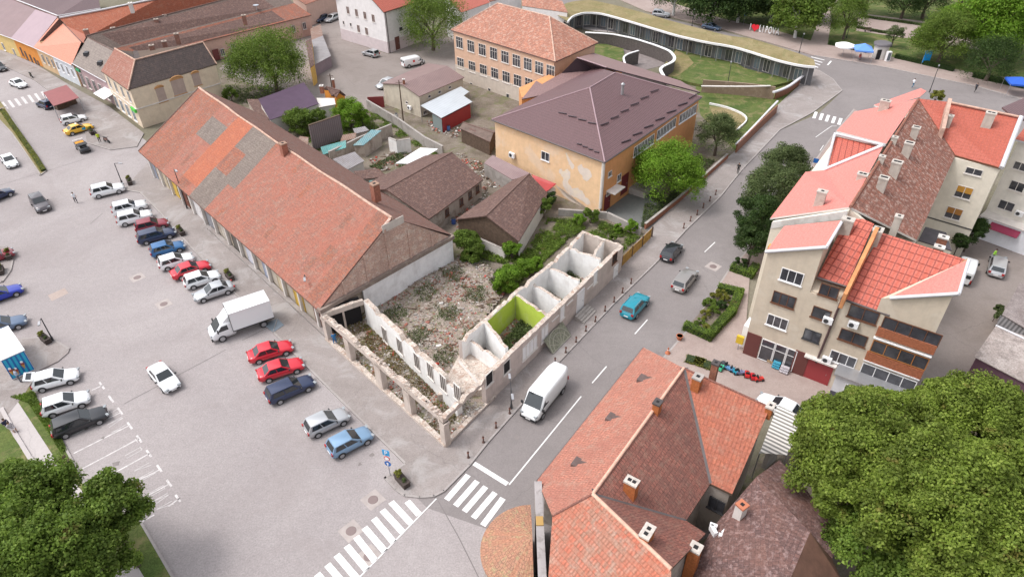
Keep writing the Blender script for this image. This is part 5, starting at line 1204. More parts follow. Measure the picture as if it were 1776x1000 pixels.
# wing with the second red roof and the pale windowed wall
wg = thing('apartment_wing', G(1690, 400), 'pale end wall with three blind-shaded windows under a wide red tiled roof', 'building')
w0_, w1_ = G(1657, 272, 12), G(1735, 291, 12)
wd = (w1_-w0_); wd.z = 0; wd.normalize()
wl = setp(w0_-wd*9, 0); wr_ = setp(w1_, 0); wnn = Vector((-wd.y, wd.x, 0)); wnn = wnn if wnn.y > 0 else -wnn
mb = MB(); mb.prism([tuple(x) for x in (wl, wr_, wr_+wnn*11, wl+wnn*11)], 0, 11.85); mb.build('wall', APW2, wg)
T2 = [G(1657, 269, 12.1), G(1736, 291, 12.1), G(1770, 203, 15.4), G(1645, 177, 15.4), G(1593, 171, 15.4)]
mb = MB(); mb.slab(T2, .2, 0, 1); wgr = mb.build('roof', [T['vermil2'], M['brown_pvc']], wg)
mb = MB(); mb.tube(G(1737, 291, 12.2), G(1771, 203, 15.5), .3, 4); mb.tube(G(1645, 177, 15.5), G(1770, 203, 15.5), .14, 6, 1); mb.build('edge_flashing', [GUTW, RIDGE], wgr)
mb = MB(); a, b = G(1633, 222, 14.4), G(1645, 170, 16.4); mb.hexa([a-Vector((0, 0, 1.5)), a+fD*.4-Vector((0, 0, 1.5)), b+fD*.4-Vector((0, 0, 1.5)), b-Vector((0, 0, 1.5)), a, a+fD*.4, b+fD*.4, b]); mb.build('parapet', flat('worn_parapet', (.45, .30, .24), .9, var=.3), wgr)
for i, (x, y, w_, h_, bl) in enumerate(((405, 262, 1.7, .8, 0), (325, 425, 1.7, 1.5, 1), (245, 590, 1.7, 1.5, 2))):
    window(wg, wl, wr_, 1600+x/4.545, 240+y/4.545, w_, h_, 'offwhite', 2, 'glass', shutter=None if not bl else flat('ochre_blind%d' % i, (.45, .22, .03) if bl == 1 else (.32, .14, .03), .7))
mb = MB(); dd1, nn1 = nrm(wl, wr_); c = onwall(1650, 388, wl, wr_); fbox(mb, setp(wl.lerp(wr_, .5), c.z), dd1, nn1, (wr_-wl).length, .12, -.02, .08); mb.build('string_course', M['dmetal'], wg)
# far right block
fb_ = thing('white_block', G(1740, 420), 'white residential block at the right edge with a shop under a dark red awning', 'building')
fl, fr2 = G(1693, 401), G(1800, 440); fd_ = (fr2-fl).normalized(); fnn = Vector((-fd_.y, fd_.x, 0)); fnn = fnn if fnn.y > 0 else -fnn
mb = MB(); mb.prism([tuple(x) for x in (fl, fl+fd_*14, fl+fd_*14+fnn*14, fl+fnn*14)], 0, 12.6); mb.build('wall', plaster('white_block_render', (.74, .70, .64)), fb_)
mb = MB(); mb.slab([setp(fl-fd_*.3-fnn*.3, 12.6), setp(fl+fd_*14-fnn*.3, 12.6), setp(fl+fd_*14+fnn*7, 15.5), setp(fl-fd_*.3+fnn*7, 15.5)], .2, 0, 1); mb.build('roof', [T['vermil2'], GUTW], fb_)
mb = MB(); mb.slab([G(1738, 186, 14), G(1800, 160, 14), G(1800, 210, 14), G(1760, 205, 14)], .2); mb.build('rear_roof', T['purple'], fb_)
for x, y, w_, h_, dv in ((745, 378, 1.6, 1.2, 2), (660, 530, 1.7, 1.2, 2), (770, 220, 1.4, 1.0, 2)): window(fb_, fl, fl+fd_*14, 1600+x/4.545, 240+y/4.545, w_, h_, 'offwhite', dv)
ac_unit(fb_, fl, fl+fd_*14, 1769, 369)
mb = MB(); dd1, nn1 = nrm(fl, fl+fd_*14); fbox(mb, setp(fl+fd_*7, 1.5), dd1, nn1, 13.8, 3.0, -.02, 1.6); mb.build('shop_front', plaster('white_shop2', (.76, .76, .80)), fb_)
mb = MB(); fbox(mb, setp(fl+fd_*7, 3.05), dd1, nn1, 14, .14, -.02, 1.8); mb.build('shop_roof', M['offwhite'], fb_)
fs = fl+nn1*1.6; 
door(fb_, fs, fs+fd_*14, G(1728, 418), 0, 1.3, 2.2, M['dark'])
aw = thing('red_awning', G(1745, 440), 'dark red awning over the shop door at the right edge', 'awning')
c = fs+fd_*3.0; mb = MB(); mb.slab([c-fd_*1.6+Vector((0, 0, 2.7)), c+fd_*1.6+Vector((0, 0, 2.7)), c+fd_*1.6+nn1*.9+Vector((0, 0, 2.2)), c-fd_*1.6+nn1*.9+Vector((0, 0, 2.2))], .06); mb.build('canvas', flat('awning_red', (.24, .02, .06), .7), aw)
mb = MB(); mb.tube(c-fd_*1.6+nn1*.9+Vector((0, 0, 2.18)), c-fd_*1.6+Vector((0, 0, 2.18)), .03, 5); mb.tube(c+fd_*1.6+nn1*.9+Vector((0, 0, 2.18)), c+fd_*1.6+Vector((0, 0, 2.18)), .03, 5); mb.build('arm', M['metal'], aw)
# chimneys of the blocks: top pixel, top height, w, l, height
CHW = plaster('chimney_render', (.50, .45, .40), (.3, .24, .2), .5, 1.0, grime=.5)
az = math.atan2(fD.y, fD.x)
plS2 = (S2[0], S2[3], rB0); plB = (rB0, G(1593, 172, zr2), G(1657, 270, ze2)); plR1 = (q1[0], q1[1], q1[3]); plR2 = (q2[0], q2[1], q2[3]); plW = (T2[0], T2[1], T2[2])
def zpl(A, B, C_, x, y):
    nn = (B-A).cross(C_-A); return A.z-(nn.x*(x-A.x)+nn.y*(y-A.y))/nn.z
def roof_chimney(par, u, v, pl, above, w_, l_, hol, rz, body_, cap, below=.8):
    zt = 16.
    for _ in range(30):
        p = G(u, v, zt); zt = .5*zt+.5*(zpl(*pl, p.x, p.y)+above)
    chimney(par, G(u, v, zt), w_, l_, above+below, rz, body_, cap, hol)
CC2 = flat('chimney_cap_render', (.46, .42, .38), .9, var=.2)
for u, v, pl, ab, w_, l_, par, hol in [(1427, 331, plS2, 1.6, .85, .65, b2, 1), (1497, 301, plS2, .9, .9, .7, b2, 2), (1531, 270, plB, .7, .55, .5, b2, 1), (1553, 237, plB, .7, .55, .5, b2, 1), (1562, 205, plS2, .6, .8, .6, b2, 1),
                                     (1590, 220, plB, 1.2, .75, .7, b2, 2), (1578, 247, plB, 1.4, .85, .8, b2, 2), (1557, 280, plB, 1.5, .9, .8, b2, 2), (1534, 307, plB, 1.3, .8, .75, b2, 2), (1472, 379, plR1, 1.4, 1.0, .75, blk, 1),
                                     (1524, 397, plR2, 1.3, .75, .9, blk, 2), (1560, 374, plB, 1.9, .6, .6, b2, 1), (1537, 174, (S3[0], S3[1], S3[2]), 1.2, 1.1, .7, b2, 2), (1720, 195, plW, 1.7, 1.0, .8, wg, 2), (1650, 200, plW, 1.8, .55, .55, wg, 1)]:
    roof_chimney(par, u, v, pl, ab, w_, l_, hol, az, CHW, CC2)
for u, v in ((1637, 410), (1630, 427)): chimney(b2, G(u, v, 9.5), .9, .7, 3.4, az, M['brick'], M['offwhite'], 1)
# low link roof between block and wing
lk = thing('link_roof', G(1650, 440), 'flat dark roofed link building between the beige block and the pale end wall', 'building')
mb = MB(); P = [G(1592, 418, 6), G(1650, 436, 6), G(1640, 405, 6), G(1604, 395, 6)]
mb.prism([tuple(setp(x, 0)) for x in P], 0, 6); mb.build('wall', APW2, lk)
mb = MB(); mb.prism([tuple(x) for x in P], 6.01, 6.15); mb.build('roof', flat('dark_felt', (.09, .08, .09), .8, var=.2), lk)
# ============================================================ K: the clay tiled house in the foreground
nb = thing('corner_house', G(1100, 800), 'large clay tiled house in the foreground with valleys, ventilation dormers and a half round end', 'building')
ze, zr = 5.5, 9.5
E0, E1 = G(932, 832, ze), G(1116, 602, ze); R0, R1 = G(1028, 856, zr), G(1186, 638, zr)
F0, F1 = G(1190, 902, ze), G(1232, 838, ze); W1r = G(1336, 706, zr-.4); W1e = G(1270, 856, ze)
lp = plane_at(E0, E1, R0)
H0 = lp(958, 894); S1 = G(1164, 986, zr); SE_ = G(1224, 924, ze)
sp_ = plane_at(R0, H0, S1)
L0, L1 = sp_(951, 1000), sp_(950, 1120); L2 = sp_(1164, 1120)
NWL = plaster('near_wall', (.40, .35, .31), (.2, .17, .15), .5, .5, grime=.5)
mb = MB()
mb.slab([E0, H0, R0, R1, E1], .22, 0, 4)
mb.slab([R0, F0, F1, R1], .22, 1, 4)
mb.slab([R1, F1, W1e, W1r], .22, 3, 4)
back = R1+(R1-F1)*.0
mb.slab([R0, H0, L0, L1, L2, S1], .22, 2, 4)
mb.slab([R0, S1, SE_, F0], .22, 1, 4)
nbr = mb.build('roof', [T['near1'], T['near2'], T['near3'], T['wingr'], M['wood']], nb)
mb = MB()
ridge(mb, R0, R1, .12); ridge(mb, R0, S1, .14); ridge(mb, R0, H0, .08, 1); ridge(mb, W1r, R1, .08, 1)
mb.build('ridge_tiles', [flat('pale_ridge', (.60, .37, .28), .9, var=.2, scale=3), T['near2']], nbr)
mb = MB(); 
for a, b, w_ in ((R1, F1, .34), (R0, F0, .42)):
    dd = (b-a).normalized(); s_ = dd.cross(Vector((0, 0, 1))).normalized()*w_
    u_ = Vector((0, 0, .05)); mb.poly([a-s_+u_, a+s_+u_, b+s_+u_, b-s_+u_])
mb.build('valley_gutter', flat('valley_metal', (.13, .115, .115), .6, .2, var=.2), nbr)
mb = MB(); gutter(mb, E0-Vector((0, 0, .1)), E1-Vector((0, 0, .1)), .09); mb.build('gutter', GUT, nbr)
ax = (R1-R0).normalized(); px_ = Vector((ax.y, -ax.x, 0))
mb = MB()
mb.prism([tuple(setp(x, 0)) for x in (E0+px_*.4+ax*.4, E1+px_*.4-ax*.3, R1-ax*.15, F1-px_*.3-ax*.1, F0-px_*.3)], 0, ze-.15)
mb.prism([tuple(setp(x, 0)) for x in (F1-px_*1-ax*.1, W1e-px_*.2-ax*-.2, W1r-px_*.2-ax*.1, R1-ax*.1)], 0, ze-.12)
q_ = [R1-ax*.12-Vector((0, 0, .25)), W1r-ax*.12-px_*.2-Vector((0, 0, .25))]; mb.poly([setp(q_[0], ze-.2), setp(q_[1], ze-.2), q_[1], q_[0]])
mb.poly([setp(E1+px_*.4, ze-.2), setp(R1, ze-.2), R1-ax*.15-Vector((0, 0, .25))])
mb.prism([tuple(setp(x, 0)) for x in (H0+px_*.2, F0-px_*.3-ax*.1, SE_-px_*.3+ax*.1, S1-px_*.1, L2, L1+px_*.4)], 0, ze-.18)
wt = W1r-px_*.0
mb.raw([setp(W1e, ze-.2)-px_*.25, setp(W1r, ze-.2)-px_*.25, W1r-px_*.25-Vector((0, 0, .25))], [(0, 1, 2)])
mb.raw([setp(SE_, ze-.2)-px_*.25, S1-px_*.25-Vector((0, 0, .25)), setp(S1, ze-.2)-px_*.25], [(0, 1, 2)])
mb.build('wall', NWL, nb)
for u, v in ((1108, 657), (1054, 724), (995, 802)):
    c = lp(u, v); q = (E0-R0); q = setp(E0-R0, 0).normalized(); q = Vector((-ax.y, ax.x, 0)); q = q if q.dot(E0-R0) > 0 else -q
    mb = MB(); up = Vector((0, 0, .55)); mb.raw([c+ax*.4-up*.3, c-ax*.4-up*.3, c+up-q*.1, c-q*1.5+up*1.7], [(0, 1, 2), (1, 3, 2), (3, 0, 2)])
    mb.raw([c+ax*.42-up*.3+q*.02, c-ax*.42-up*.3+q*.02, c-ax*.42+up*.6+q*.02, c+ax*.42+up*.6+q*.02, c+ax*.42-q*.5-up*.2, c-ax*.42-q*.5-up*.2, c-ax*.42-q*1.2+up*.6, c+ax*.42-q*1.2+up*.6], [(0, 1, 2, 3), (3, 2, 6, 7), (1, 5, 6, 2), (0, 3, 7, 4)], 0)
    mb.build('dormer_vent', flat('dormer_felt%d' % u, (.12, .085, .08), .8, var=.2), nb)
OB = tile_mat('orange_chimney_brick', (.50, .16, .05), (.44, .13, .04), (.30, .14, .07), .25, .08, msize=.01, bump=.1)
raz = math.atan2(ax.y, ax.x)
CC3 = flat('worn_cap', (.50, .45, .41), .9, var=.25, scale=3)
DKC = flat('sooty_cap', (.07, .06, .06), .8)
for u, v, pl_, ab_, w_, l_, cp, ho in [(1096, 833, (R0, F0, R1), 1.35, .6, .85, CC3, 2), (1123, 920, (R0, S1, SE_), .8, 1.05, .6, CC3, 2), (1141, 696, (R0, F0, R1), 1.0, .6, .5, DKC, 1),
                                  (1211, 652, (R1, F1, W1r), 1.2, .7, .65, M['concrete'], 1), (1337, 702, (R1, F1, W1r), .4, .7, .5, CC3, 1)]:
    roof_chimney(nb, u, v, pl_, ab_, w_, l_, ho, raz, OB, cp)
chimney(nb, G(1207, 948, 7.2), .7, .7, 3.4, raz, OB, CC3, 1, .1); chimney(nb, G(1242, 628, 10.2), .5, .5, 2.6, raz, M['brick'], DKC, 1)
window(nb, F1, F1+px_*3, onwall(1246, 862, F1, F1+px_*3), 0, 1.2, 1.3, 'dmetal', 2, z=3.6)
# courtyard walls in shade
# firewall with coping and the half round end
mb = MB(); fw0, fw1 = G(928, 834, 6.3), Vector((1.45, 16.0, 0)); fw0.z = 0; dw = (fw1-fw0).normalized(); nw = Vector((-dw.y, dw.x, 0)); nw = nw if nw.x > 0 else -nw
mb.wall(fw0, fw1, 0, 6.2, .42 if False else .42); mb.build('firewall', NWL, nb)
mb = MB(); mb.wall(fw0-nw*.06, fw1-nw*.06, 6.2, 6.32, .54); mb.build('coping', plaster('grey_coping', (.36, .33, .33), (.2, .18, .17), .6, 1.2), nb)
mb = MB(); c = fw0.lerp(fw1, .22)+nw*.2; mb.box((c.x, c.y, 6.36), (.5, .7, .12), math.atan2(dw.y, dw.x)+math.pi/2); mb.build('ochre_tile_patch', flat('ochre_patch', (.42, .26, .09), .9), nb)
cx, cy, rr = 1.15, 27.0, 3.4
mb = MB(); arc = [Vector((cx+rr*math.cos(a_), cy+rr*math.sin(a_), 4.4)) for a_ in [math.pi/2+math.pi*i/20 for i in range(21)]]
apx = Vector((cx, cy, 5.9))
arc2 = [apx+(p-apx)*1.06 for p in arc]
for a, b in zip(arc2, arc2[1:]): mb.poly([a, b, apx]); mb.poly([b, a, a-Vector((0, 0, .15)), b-Vector((0, 0, .15))])
mb.build('half_round_roof', T['dome'], nb)
mb = MB()
for a, b in zip(arc, arc[1:]): mb.poly([setp(b, 0), setp(a, 0), setp(a, 4.35), setp(b, 4.35)])
mb.build('half_round_wall', NWL, nb)
# corrugated canopy + corrugated strip, and the brown roofed house bottom right
cc = thing('corrugated_canopy', G(1350, 760), 'white and brown striped corrugated canopy at the corner of the foreground house', 'canopy')
P = [m8(250, 385, 3.2), m8(385, 395, 3.0), m8(480, 212, 3.0), m8(338, 150, 3.2)]
mb = MB(); mb.slab(P, .05); mb.build('roof', corr_mat('striped_sheet', (.62, .58, .54), (.68, .64, .6), .42, lines=.75, bump=.8, axis='X'), cc)
mb = MB()
for p in P: mb.tube(setp(p, 0), p, .05, 6)
mb.build('post', M['metal'], cc)
lh = thing('brown_roofed_house', G(1300, 920), 'old house with a mottled brown roof between the foreground house and the big tree', 'house')
P = [(1312, 826, 6.6), (1405, 922, 7.4), (1372, 1000, 7.4), (1345, 1080, 7.2), (1170, 1080, 4.4), (1213, 955, 4.4), (1238, 912, 4.6)]
P = [G(*p) for p in P]
Q = [G(1312, 826, 6.6), G(1352, 797, 5.0), G(1400, 850, 5.0), G(1458, 932, 5.0), G(1443, 968, 5.2), G(1405, 922, 7.4)]
Rr = [G(1405, 922, 7.4), G(1443, 968, 5.2), G(1462, 1010, 5.0), G(1440, 1080, 5.0), G(1345, 1080, 7.2), G(1372, 1000, 7.4)]
mb = MB()
for poly, m in ((P, 0), (Q, 0), (Rr, 1)):
    for i in range(1, len(poly)-1): mb.slab([poly[0], poly[i], poly[i+1]], .02, m, m)
T['lowbrown'] = tile_mat('mottled_brown_shingle', (.17, .095, .085), (.13, .08, .075), (.08, .05, .05), cw=.3, rh=.35, spots=(.33, .23, .22), spots_amt=.75, dark=(.24, .12, .09), dark_amt=.4, sscale=2.6)
mb.build('roof', [T['lowbrown'], flat('rusty_felt', (.13, .065, .045), .8, var=.4, scale=.7)], lh)
mb = MB(); cen_ = G(1340, 940); W = [setp(x.lerp(setp(cen_, 0), .06), 0) for x in (P[0], Q[1], Q[2], Q[3], Q[4], Rr[2], Rr[3], P[4], P[5], P[6])]
mb.prism([tuple(x) for x in W], 0, 4.3); mb.build('wall', NWL, lh)
chimney(lh, m8(165, 640, 7.4), .6, .6, 1.9, .6, M['offwhite'], flat('terracotta_cap', (.45, .16, .09), .9))
mb = MB()
for x, y, w_ in ((20, 770, .7), (75, 780, .5), (95, 755, .6), (60, 800, .4), (20, 750, .5)): c = m8(x, y, 5.3); mb.box(tuple(c), (w_, .25, .5), random.random()*3)
mb.build('broken_plaster', M['white'], lh)
st2 = thing('garden_pillar', m8(310, 440), 'bare concrete gate pillar and wall stub below the striped canopy', 'pillar')
mb = MB(); a, b = m8(275, 470), m8(330, 420); mb.wall(a, b, 0, 2.3, .35); mb.build('shaft', M['concrete'], st2)
# ============================================================ M: garages on the right edge
gz = 3.3
for nm, lab, pts, zz, rm, wm in [('garage', 'garage with a mossy felt roof and ochre side wall at the right edge', [(1738, 545), (1800, 582), (1830, 520), (1770, 489)], [gz, gz, gz+.3, gz+.3], ground_mat('felt_roof', (.20, .165, .16), (.27, .235, .23), .3, .6, 0, speck=.3), flat('ochre_wall', (.42, .30, .14), .9, var=.2)),
                          ('garage', 'lower garage with a pale patchy concrete roof and plum coloured front', [(1690, 618), (1830, 690), (1860, 610), (1727, 565)], [gz, gz, gz+.2, gz+.2], ground_mat('patchy_concrete_roof', (.32, .27, .25), (.42, .37, .35), .3, .5, 0, speck=.3, col3=(.17, .14, .13), c3amt=.7, c3scale=.6), flat('plum_front', (.12, .06, .085), .8, var=.15))]:
    lean(nm, lab, 'garage', pts, zz, rm, wm)
lean('lean_to', 'ribbed dark lean-to strip between the two garages', 'shed', [(1728, 562), (1820, 605), (1825, 585), (1735, 546)], [2.9, 2.9, 3.2, 3.2], corr_mat('ribbed_dark_sheet', (.11, .10, .10), (.14, .13, .13), .35, lines=.6), M['concrete'])
mb = MB(); a, b = G(1727, 564, 3.55), G(1830, 612, 3.55); mb.tube(a, b, .13, 4); tag(mb.build('roof_flashing', GUTW), 'pale blue-white flashing strip along the top of the lower garage roof', 'flashing')
# ============================================================ I: curved school with planted roofs
cs = thing('curved_school', G(1150, 80), 'long low curved school with a planted roof, white eaves and a glazed ring facade', 'building')
ZC = 3.9
inner = [k3(x, y, ZC) for x, y in ((650, 150), (680, 112), (760, 86), (870, 90), (1000, 125), (1200, 185), (1400, 245), (1600, 290), (1776, 318))]+[k4(x, y, ZC) for x, y in ((200, 282), (400, 345), (520, 372), (600, 378))]
outer = [k3(x, y, ZC) for x, y in ((540, 90), (600, 50), (660, 20), (800, 5), (1000, 50), (1200, 105), (1400, 165), (1600, 215), (1776, 262))]+[k4(x, y, ZC) for x, y in ((200, 215), (400, 275), (530, 318), (590, 345))]
def resample(P, n):
    L = [0]
    for a, b in zip(P, P[1:]): L.append(L[-1]+(b-a).length)
    out = []
    for i in range(n):
        t = L[-1]*i/(n-1)
        for j in range(len(P)-1):
            if L[j+1] >= t-1e-9:
                out.append(P[j].lerp(P[j+1], (t-L[j])/max(1e-9, L[j+1]-L[j]))); break
    return out
def smoothp(P, n, it=2):
    Q = resample(P, n)
    for _ in range(it): Q = [Q[0]]+[(Q[i-1]+Q[i]*2+Q[i+1])/4 for i in range(1, n-1)]+[Q[-1]]
    return Q
NI = 61
I_ = smoothp(inner, NI); O_ = [a for a in smoothp(outer, NI)]
SED = ground_mat('sedum_roof', (.20, .16, .075), (.27, .22, .12), .2, .2, 0, speck=.3, col3=(.13, .14, .05), c3amt=.5, c3scale=.3)
mb = MB()
for i in range(NI-1):
    mb.poly([I_[i]+Vector((0, 0, .05)), I_[i+1]+Vector((0, 0, .05)), O_[i+1]+Vector((0, 0, .25)), O_[i]+Vector((0, 0, .25))][::-1])
    mb.poly([O_[i]+Vector((0, 0, .25)), O_[i+1]+Vector((0, 0, .25)), setp(O_[i+1], 0), setp(O_[i], 0)], 1)
    a, b = I_[i].lerp(O_[i], .25), I_[i+1].lerp(O_[i+1], .25)
    mb.poly([I_[i]-Vector((0, 0, .3)), a-Vector((0, 0, .3)), b-Vector((0, 0, .3)), I_[i+1]-Vector((0, 0, .3))], 1)
    mb.poly([setp(a, 0), setp(b, 0), setp(b, ZC-.3), setp(a, ZC-.3)], 2)
mb.build('planted_roof', [SED, M['concrete'], flat('grey_facade', (.13, .13, .14), .3, var=.2)], cs)
def ribbon(mb, P, z0, z1, w_, m=0):
    n_ = len(P)
    for i in range(n_-1):
        a, b = P[i], P[i+1]; d_ = (b-a); d_.z = 0; d_.normalize(); s_ = Vector((-d_.y, d_.x, 0))*w_/2
        mb.hexa([setp(a-s_, z0), setp(b-s_, z0), setp(b+s_, z0), setp(a+s_, z0), setp(a-s_, z1), setp(b-s_, z1), setp(b+s_, z1), setp(a+s_, z1)], m)
mb = MB(); ribbon(mb, I_, ZC-.25, ZC+.12, .3); mb.build('white_eave', M['white'], cs)
for i in range(2, NI-1, 3):
    p = I_[i].lerp(O_[i], .05); mb = MB(); mb.tube(setp(p, 0), setp(p, ZC-.3), .09, 6); mb.build('column', M['metal'], cs)
for i in range(3, NI-2, 2):
    a, b = I_[i].lerp(O_[i], .25), I_[i+1].lerp(O_[i+1], .25)
    window(cs, a, b, setp((a+b)/2, 1.7), 0, 1.5, 2.3, 'concrete' if i % 3 else 'offwhite', 2, 'glass_l' if i % 4 == 1 else 'glass', sill=False, off=.05)
# inner yard ring
ir = thing('curved_wall', G(1150, 110), 'sunken ring wall with a broad white coping curling around the small school yard', 'wall')
w1 = smoothp([k3(x, y, 2.6) for x, y in ((770, 225), (950, 235), (1100, 265), (1250, 312), (1350, 352), (1385, 395), (1375, 425), (1290, 462), (1280, 480), (1320, 545))], 46)
w2 = smoothp([k3(x, y, 2.6) for x, y in ((1135, 350), (1060, 372), (1028, 395), (1045, 450), (1110, 490), (1200, 520), (1320, 545))], 30)
mb = MB(); ribbon(mb, w1, 0, 2.6, .3); ribbon(mb, w2, 0, 2.6, .3); mb.build('wall', flat('dark_slatted_wall', (.10, .085, .08), .8, var=.3, scale=3), ir)
mb = MB(); ribbon(mb, w1, 2.6, 2.75, .55); ribbon(mb, w2, 2.6, 2.75, .35); mb.build('coping', M['white'], ir)
sheet('school_yard', [k3(*p) for p in ((760, 200), (840, 215), (1100, 235), (1300, 305), (1500, 365), (1776, 440), (2000, 480), (1776, 420), (1500, 300), (1300, 240), (1000, 150), (800, 110), (700, 140))], .03, M['path'])
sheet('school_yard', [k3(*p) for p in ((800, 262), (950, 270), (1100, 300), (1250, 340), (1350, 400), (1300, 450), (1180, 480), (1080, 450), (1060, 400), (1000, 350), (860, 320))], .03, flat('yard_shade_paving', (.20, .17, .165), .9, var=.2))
# raised lawn in front, brown retaining walls and white edging
gl = MB(); P = [k3(1385, 350), k3(1776, 430), k4(200, 400), k4(450, 460), k4(470, 470), k4(350, 500), k4(0, 500), k3(1500, 585), k3(1350, 545), k3(1300, 470)]
gl.prism([tuple(x) for x in P], 0, .5); struct('raised_lawn', gl, M['grass'])
gl = MB(); P = [k3(1300, 470), k3(1390, 360), k3(1470, 400), k3(1510, 450), k3(1400, 540), k3(1340, 545)]
gl.prism([tuple(x) for x in P], 0, .53); struct('bare_bank', gl, M['drygrass'])
gl = MB(); P = [k3(835, 320), k3(900, 315), k3(1030, 350), k3(1040, 420), k3(1000, 450), k3(910, 440), k3(850, 420), k3(835, 400)]
gl.prism([tuple(x) for x in P], 0, .5); struct('raised_lawn', gl, M['grass'])
bw = thing('brown_board_wall', G(1310, 230), 'brown boarded garden wall with a white cap bending along the pavement', 'wall')
P = smoothp([k4(148, 865), k4(250, 760), k4(375, 640)], 12); Q = smoothp([k4(368, 560), k4(440, 530), k4(505, 480)], 10)
BBW = corr_mat('brown_boards', (.22, .085, .045), (.27, .11, .06), .4, lines=.3)
mb = MB(); ribbon(mb, P, 0, 1.5, .2); ribbon(mb, Q, 0, 1.5, .2); mb.build('boards', BBW, bw)
mb = MB(); ribbon(mb, smoothp([k4(150, 820, 1.2), k4(225, 745, 1.2), k4(385, 575, 1.2)], 10), 1.2, 1.45, .3); ribbon(mb, smoothp([k4(360, 525, 1.5), k4(440, 500, 1.5), k4(510, 445, 1.5), k4(590, 390, 1.5)], 10), 1.5, 1.75, .45); mb.build('white_cap', GUTW, bw)
bk2 = thing('brick_retaining_wall', G(1290, 170), 'weathered brown retaining wall curving below the lawn of the curved school', 'wall')
mb = MB(); ribbon(mb, smoothp([k4(-45, 520), k4(100, 530), k4(250, 545), k4(360, 560)], 14), 0, 2.3, .3); mb.build('wall', plaster('brown_stone', (.26, .19, .14), (.36, .29, .22), .5, 1.2), bk2)
mb = MB(); ribbon(mb, smoothp([k4(-45, 488, 2.3), k4(100, 490, 2.3), k4(250, 490, 2.3), k4(345, 486, 2.3)], 14), 2.3, 2.42, .4); mb.build('coping', M['offwhite'], bk2)
sheet('sloping_lawn', [k4(0, 575), k4(100, 580), k4(360, 590), k4(370, 640), k4(150, 840), k4(60, 700), k4(-20, 640)], .02, M['grass'])
sheet('planting_bed', [k4(0, 600), k4(100, 610), k4(210, 660), k4(215, 690), k4(150, 735), k4(40, 700)], .026, M['drygrass'])
mb = MB(); ribbon(mb, smoothp([k4(0, 590), k4(100, 610), k4(205, 655), k4(218, 685), k4(155, 740)], 14), 0, .35, .2); tag(mb.build('bed_edging', M['white']), 'curved white edging of the dry planting bed by the brown board wall', 'edging')
# ============================================================ TREES AND PLANTS
LM = {
 'mid': leaf_mat('leaves_mid_green', (.09, .15, .022), (.145, .225, .033), (.21, .29, .055)),
 'dark': leaf_mat('leaves_dark_green', (.03, .06, .016), (.052, .095, .022), (.085, .135, .036)),
 'bright': leaf_mat('leaves_bright_green', (.11, .22, .016), (.17, .31, .025), (.25, .39, .05)),
 'big': leaf_mat('leaves_yellow_green', (.125, .18, .025), (.19, .26, .038), (.28, .35, .07)),
 'dull': leaf_mat('leaves_dull_green', (.075, .11, .04), (.115, .155, .055), (.17, .21, .085)),
 'olive': leaf_mat('leaves_olive_yellow', (.14, .15, .03), (.21, .22, .04), (.30, .30, .05)),
 'dry': leaf_mat('dry_weed_leaves', (.16, .12, .05), (.22, .17, .08), (.26, .24, .09)),
}
BARK = flat('bark', (.10, .075, .06), .95, var=.35, scale=4)
LIME = flat('limewashed_bark', (.62, .60, .58), .9, var=.15)
def leaf_mesh(name, centers, normals, sizes):
    n = len(centers)
    r = rng.normal(size=(n, 3)); a = np.cross(normals, r); a /= np.linalg.norm(a, axis=1)[:, None]+1e-9
    b = np.cross(normals, a); b /= np.linalg.norm(b, axis=1)[:, None]+1e-9
    s = sizes[:, None]*.5; k = rng.uniform(.55, .8, size=(n, 1))
    bend = normals*s*.35
    V_ = np.empty((n, 4, 3))
    V_[:, 0] = centers-a*s; V_[:, 1] = centers-b*s*k+bend; V_[:, 2] = centers+a*s; V_[:, 3] = centers+b*s*k+bend
    me = bpy.data.meshes.new(name); me.vertices.add(n*4); me.loops.add(n*4); me.polygons.add(n)
    me.vertices.foreach_set('co', V_.ravel()); me.loops.foreach_set('vertex_index', np.arange(n*4, dtype=np.int32))
    me.polygons.foreach_set('loop_start', np.arange(0, n*4, 4, dtype=np.int32)); me.update(); me.validate()
    return me
def crown_points(C, R, nclump, nleaf, clr=.26, flat_=.0, hollow=.35):
    """C centre, R radii (3), clumps of leaves over the crown's volume, denser near the outside"""
    d = rng.normal(size=(nclump, 3)); d /= np.linalg.norm(d, axis=1)[:, None]
    d[:, 2] = np.where(d[:, 2] < -.55, -d[:, 2], d[:, 2])
    rad_ = rng.uniform(hollow, 1.0, size=nclump)**.5
    lump = 1+.16*np.sin(d[:, 0]*5+C[0])*np.cos(d[:, 1]*4+C[1])+rng.uniform(-.12, .1, nclump)
    cc = d*rad_[:, None]*lump[:, None]*(1-clr*.8)*np.array(R)
    per = np.maximum(4, (nleaf/nclump*rng.uniform(.6, 1.4, nclump)).astype(int))
    idx = np.repeat(np.arange(nclump), per); m = len(idx)
    u = rng.normal(size=(m, 3)); u /= np.linalg.norm(u, axis=1)[:, None]
    u[:, 2] = np.where(rng.random(m) < .55, np.abs(u[:, 2]), u[:, 2])
    cr = clr*rng.uniform(.75, 1.3, nclump)*np.mean(R)
    pos = cc[idx]+u*(cr[idx]*rng.uniform(.25, 1.25, m)**.7)[:, None]*np.array([1, 1, .8])
    nr = u*.75+rng.normal(size=(m, 3))*.55+np.array([0, 0, .35]); nr /= np.linalg.norm(nr, axis=1)[:, None]
    return pos, nr
